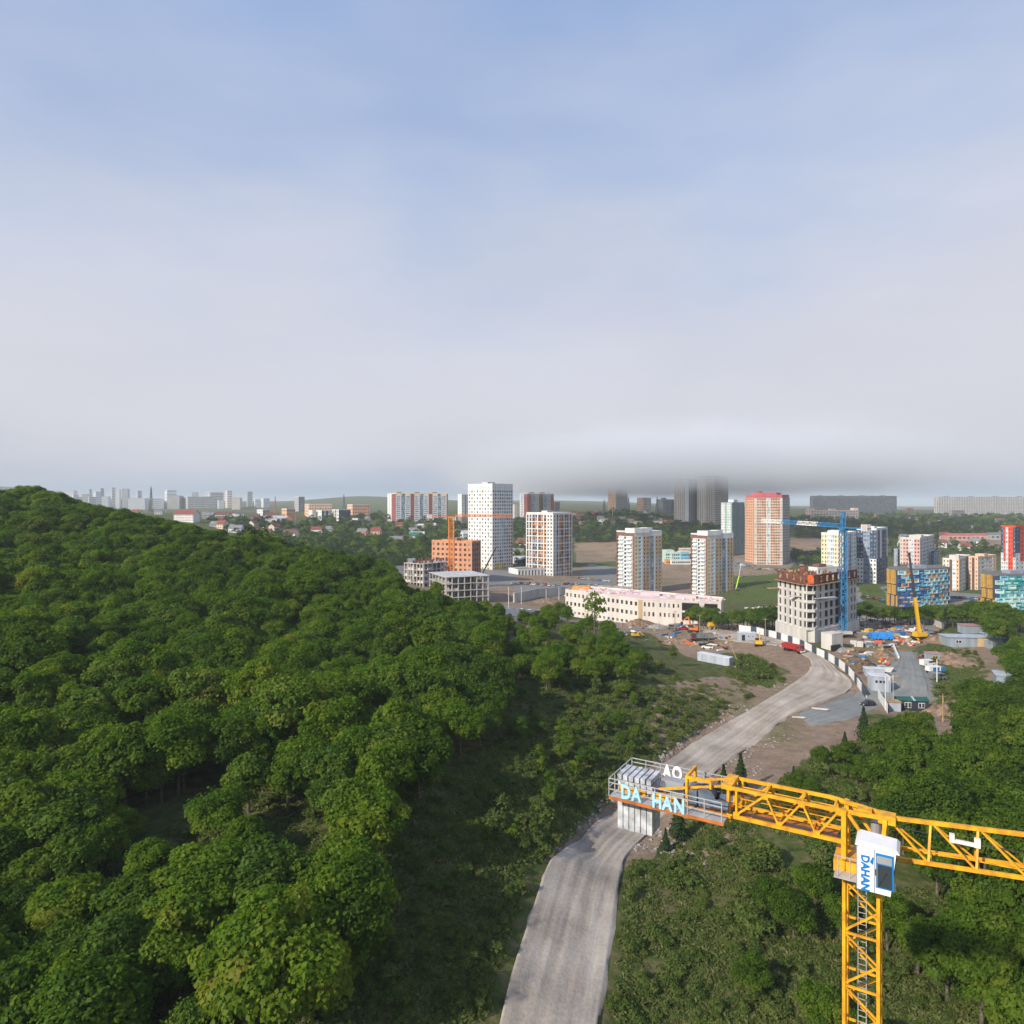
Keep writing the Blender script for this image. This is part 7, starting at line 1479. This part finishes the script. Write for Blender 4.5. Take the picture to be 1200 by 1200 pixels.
for (x0,x1,y,wm,rm,lb) in ((1108,1152,633,PINK,PINKROOF,'long low industrial hall with pinkish roof on the far slope'),(1157,1175,632,FARG2,GREYROOF,'long low grey hall right of the pinkish industrial hall')):
    p = ga((x0+x1)/2,y); w = (x1-x0)/FP*p.y; t = thing('industrial_hall', lb, 'hall', p, R(-3)); mb = MB(); mb.box((0,0,-3),(w,16,10),0,0,z0=True); mb.build('wall', wm, t); rb = MB(); rb.hexa([(-w/2-.4,-8.4,7),(w/2+.4,-8.4,7),(w/2+.4,8.4,7),(-w/2-.4,8.4,7),(-w/2-.4,-.4,9.5),(w/2+.4,-.4,9.5),(w/2+.4,.4,9.5),(-w/2-.4,.4,9.5)]); rb.build('roof', rm, t); wb = MB()
    for k in range(int(w/6)): wb.box((-w/2+3+k*6,-8,2.5),(3.6,.2,2),0,0,z0=True)
    tag(wb.build('window', GL, t), kind='stuff')
def lattice_mast(label, px, yb, yt, Y, m, w0):
    b = Vector(P3(px,yb,Y)); h = (yb-yt)/FP*Y; t = thing('lattice_mast', label, 'mast', b); mb = MB(); n = 9
    for k in range(n):
        a0, a1 = w0*(1-.85*k/n)/2, w0*(1-.85*(k+1)/n)/2; z0, z1 = h*k/n, h*(k+1)/n; C = ((-1,-1),(1,-1),(1,1),(-1,1))
        for i in range(4):
            c, d = C[i], C[(i+1)%4]; r = w0*.034; mb.bar((c[0]*a0,c[1]*a0,z0),(c[0]*a1,c[1]*a1,z1),r*2); mb.bar((c[0]*a0,c[1]*a0,z0),(d[0]*a1,d[1]*a1,z1),r*1.3); mb.bar((d[0]*a0,d[1]*a0,z0),(c[0]*a1,c[1]*a1,z1),r*1.3); mb.bar((c[0]*a1,c[1]*a1,z1),(d[0]*a1,d[1]*a1,z1),r*1.3)
    mb.build('lattice', m, t); mb = MB(); mb.cyl((0,0,h),(0,0,h*1.08),.25,.12,5); mb.build('aerial', m, t); return t
GM = mat('mast_grey', (.10,.11,.12), .6, .1, .5); RW = mat('mast_red', (.38,.16,.14), .6, .1, .5)
lattice_mast('dark lattice mast rising beyond the crest of the wooded hill', 177, 600, 571, 900, GM, 4.2)
lattice_mast('reddish lattice mast by the low red brick building', 322.5, 604, 582, 1200, RW, 4)
lattice_mast('thin dark mast between the tan blocks on the skyline', 403, 604, 580, 1300, GM, 6)
lattice_mast('dark pylon right of the lone foggy tower', 736.5, 600, 583, 1350, GM, 6)
lattice_mast('dark pylon between the small tan block and blue block', 770, 602, 582, 1380, GM, 6)
lattice_mast('short dark pylon left of the lone foggy tower', 708, 600, 586, 1350, GM, 6)
lattice_mast('dark pylon close to the left of the tan tower pair', 788, 603, 586, 1350, GM, 6)

rs = random.Random(91); n_h = 0
for (x0,x1,y0,y1,n,where) in ((236,330,604,622,12,'on the slope above the wooded hill'),(300,452,606,634,16,'among the trees below the tan blocks'),(455,548,616,640,9,'among the trees below the striped slab'),(604,616,632,660,4,'in the gap right of the tallest white tower'),(664,712,602,622,12,'on the slope left of the foggy tower'),(726,790,602,620,12,'on the slope right of the foggy tower'),(1010,1060,606,640,8,'on the wooded slope behind the navy tower'),(1085,1195,608,648,14,'on the wooded slope at the right')):
    for k in range(n):
        p = ga(rs.uniform(x0,x1), rs.uniform(y0,y1)); wn, wm = rs.choice((('white',WHITE),('beige',BEIGE),('pale',WHITE2),('brick',SALMON),('grey',GREYB))); rn, rm = rs.choice((('maroon',REDROOF),('brown',BROWNROOF),('grey',GREYROOF),('grey',GREYROOF),('pale',ROOFL),('brown',BROWNROOF)))
        house('%s house with %s roof %s' % (wn, rn, where), p, R(rs.uniform(-40,40)), (rs.uniform(8,15),rs.uniform(7,10),rs.choice((3,3.5,5.5,6))), wm, rm, 'small houses '+where)
# ------------------------------------------------------------------ air
def vol(name, dens, col, aniso=0.0):
    m = bpy.data.materials.new(name); m.use_nodes = True; nt = m.node_tree; nt.nodes.clear()
    o = nt.nodes.new('ShaderNodeOutputMaterial'); v = nt.nodes.new('ShaderNodeVolumePrincipled')
    v.inputs['Density'].default_value = dens; v.inputs['Color'].default_value = (*col,1); v.inputs['Anisotropy'].default_value = aniso
    nt.links.new(v.outputs[0], o.inputs['Volume']); return m
def haze():
    mb = MB(); mb.box((0,2500,0),(24000,24000,2),0,0); mb = MB()
    mb.hexa([(-15000,-15000,-40),(15000,-15000,-40),(15000,15000,-40),(-15000,15000,-40),(-15000,-15000,190),(15000,-15000,190),(15000,15000,190),(-15000,15000,190)])
    o = mb.build('haze', vol('haze', 0.00012, (.84,.92,1.0))); tag(o, kind='stuff')
haze()
def fog():
    """sea fog drifting round the tops of the far towers: one soft-edged cloud whose density thins out to every side"""
    mb = MB(); mb.hexa([(-160,770,102),(740,770,102),(740,1750,102),(-160,1750,102),(-160,770,225),(740,770,225),(740,1750,225),(-160,1750,225)])
    m = vol('fog', 0.0, (.865,.882,.92)); nt = m.node_tree; N = nt.nodes; L = nt.links; v = [n for n in N if n.type == 'PRINCIPLED_VOLUME'][0]
    geo = N.new('ShaderNodeNewGeometry'); sp = N.new('ShaderNodeSeparateXYZ'); L.new(geo.outputs['Position'], sp.inputs[0])
    nz = N.new('ShaderNodeTexNoise'); nz.inputs['Scale'].default_value = .013; nz.inputs['Detail'].default_value = 6; nz.inputs['Roughness'].default_value = .6; L.new(geo.outputs['Position'], nz.inputs['Vector'])
    wz = N.new('ShaderNodeMath'); wz.operation = 'MULTIPLY_ADD'; L.new(nz.outputs['Fac'], wz.inputs[0]); wz.inputs[1].default_value = 60.0; L.new(sp.outputs['Z'], wz.inputs[2])
    def edge(src, a, b):
        r = N.new('ShaderNodeMapRange'); r.interpolation_type = 'SMOOTHSTEP'; r.inputs['From Min'].default_value = a; r.inputs['From Max'].default_value = b; L.new(src, r.inputs['Value']); return r.outputs[0]
    out = None
    for e in (edge(wz.outputs[0],142,176), edge(wz.outputs[0],262,170), edge(sp.outputs['X'],-150,215), edge(sp.outputs['X'],730,350), edge(sp.outputs['Y'],775,930), edge(sp.outputs['Y'],1745,1500)):
        if out is None: out = e; continue
        k = N.new('ShaderNodeMath'); k.operation = 'MULTIPLY'; L.new(out, k.inputs[0]); L.new(e, k.inputs[1]); out = k.outputs[0]
    d = N.new('ShaderNodeMath'); d.operation = 'MULTIPLY'; L.new(out, d.inputs[0]); d.inputs[1].default_value = .019; L.new(d.outputs[0], v.inputs['Density'])
    m.cycles.volume_step_rate = .5
    o = mb.build('fog_bank', m); tag(o, kind='stuff')
fog()
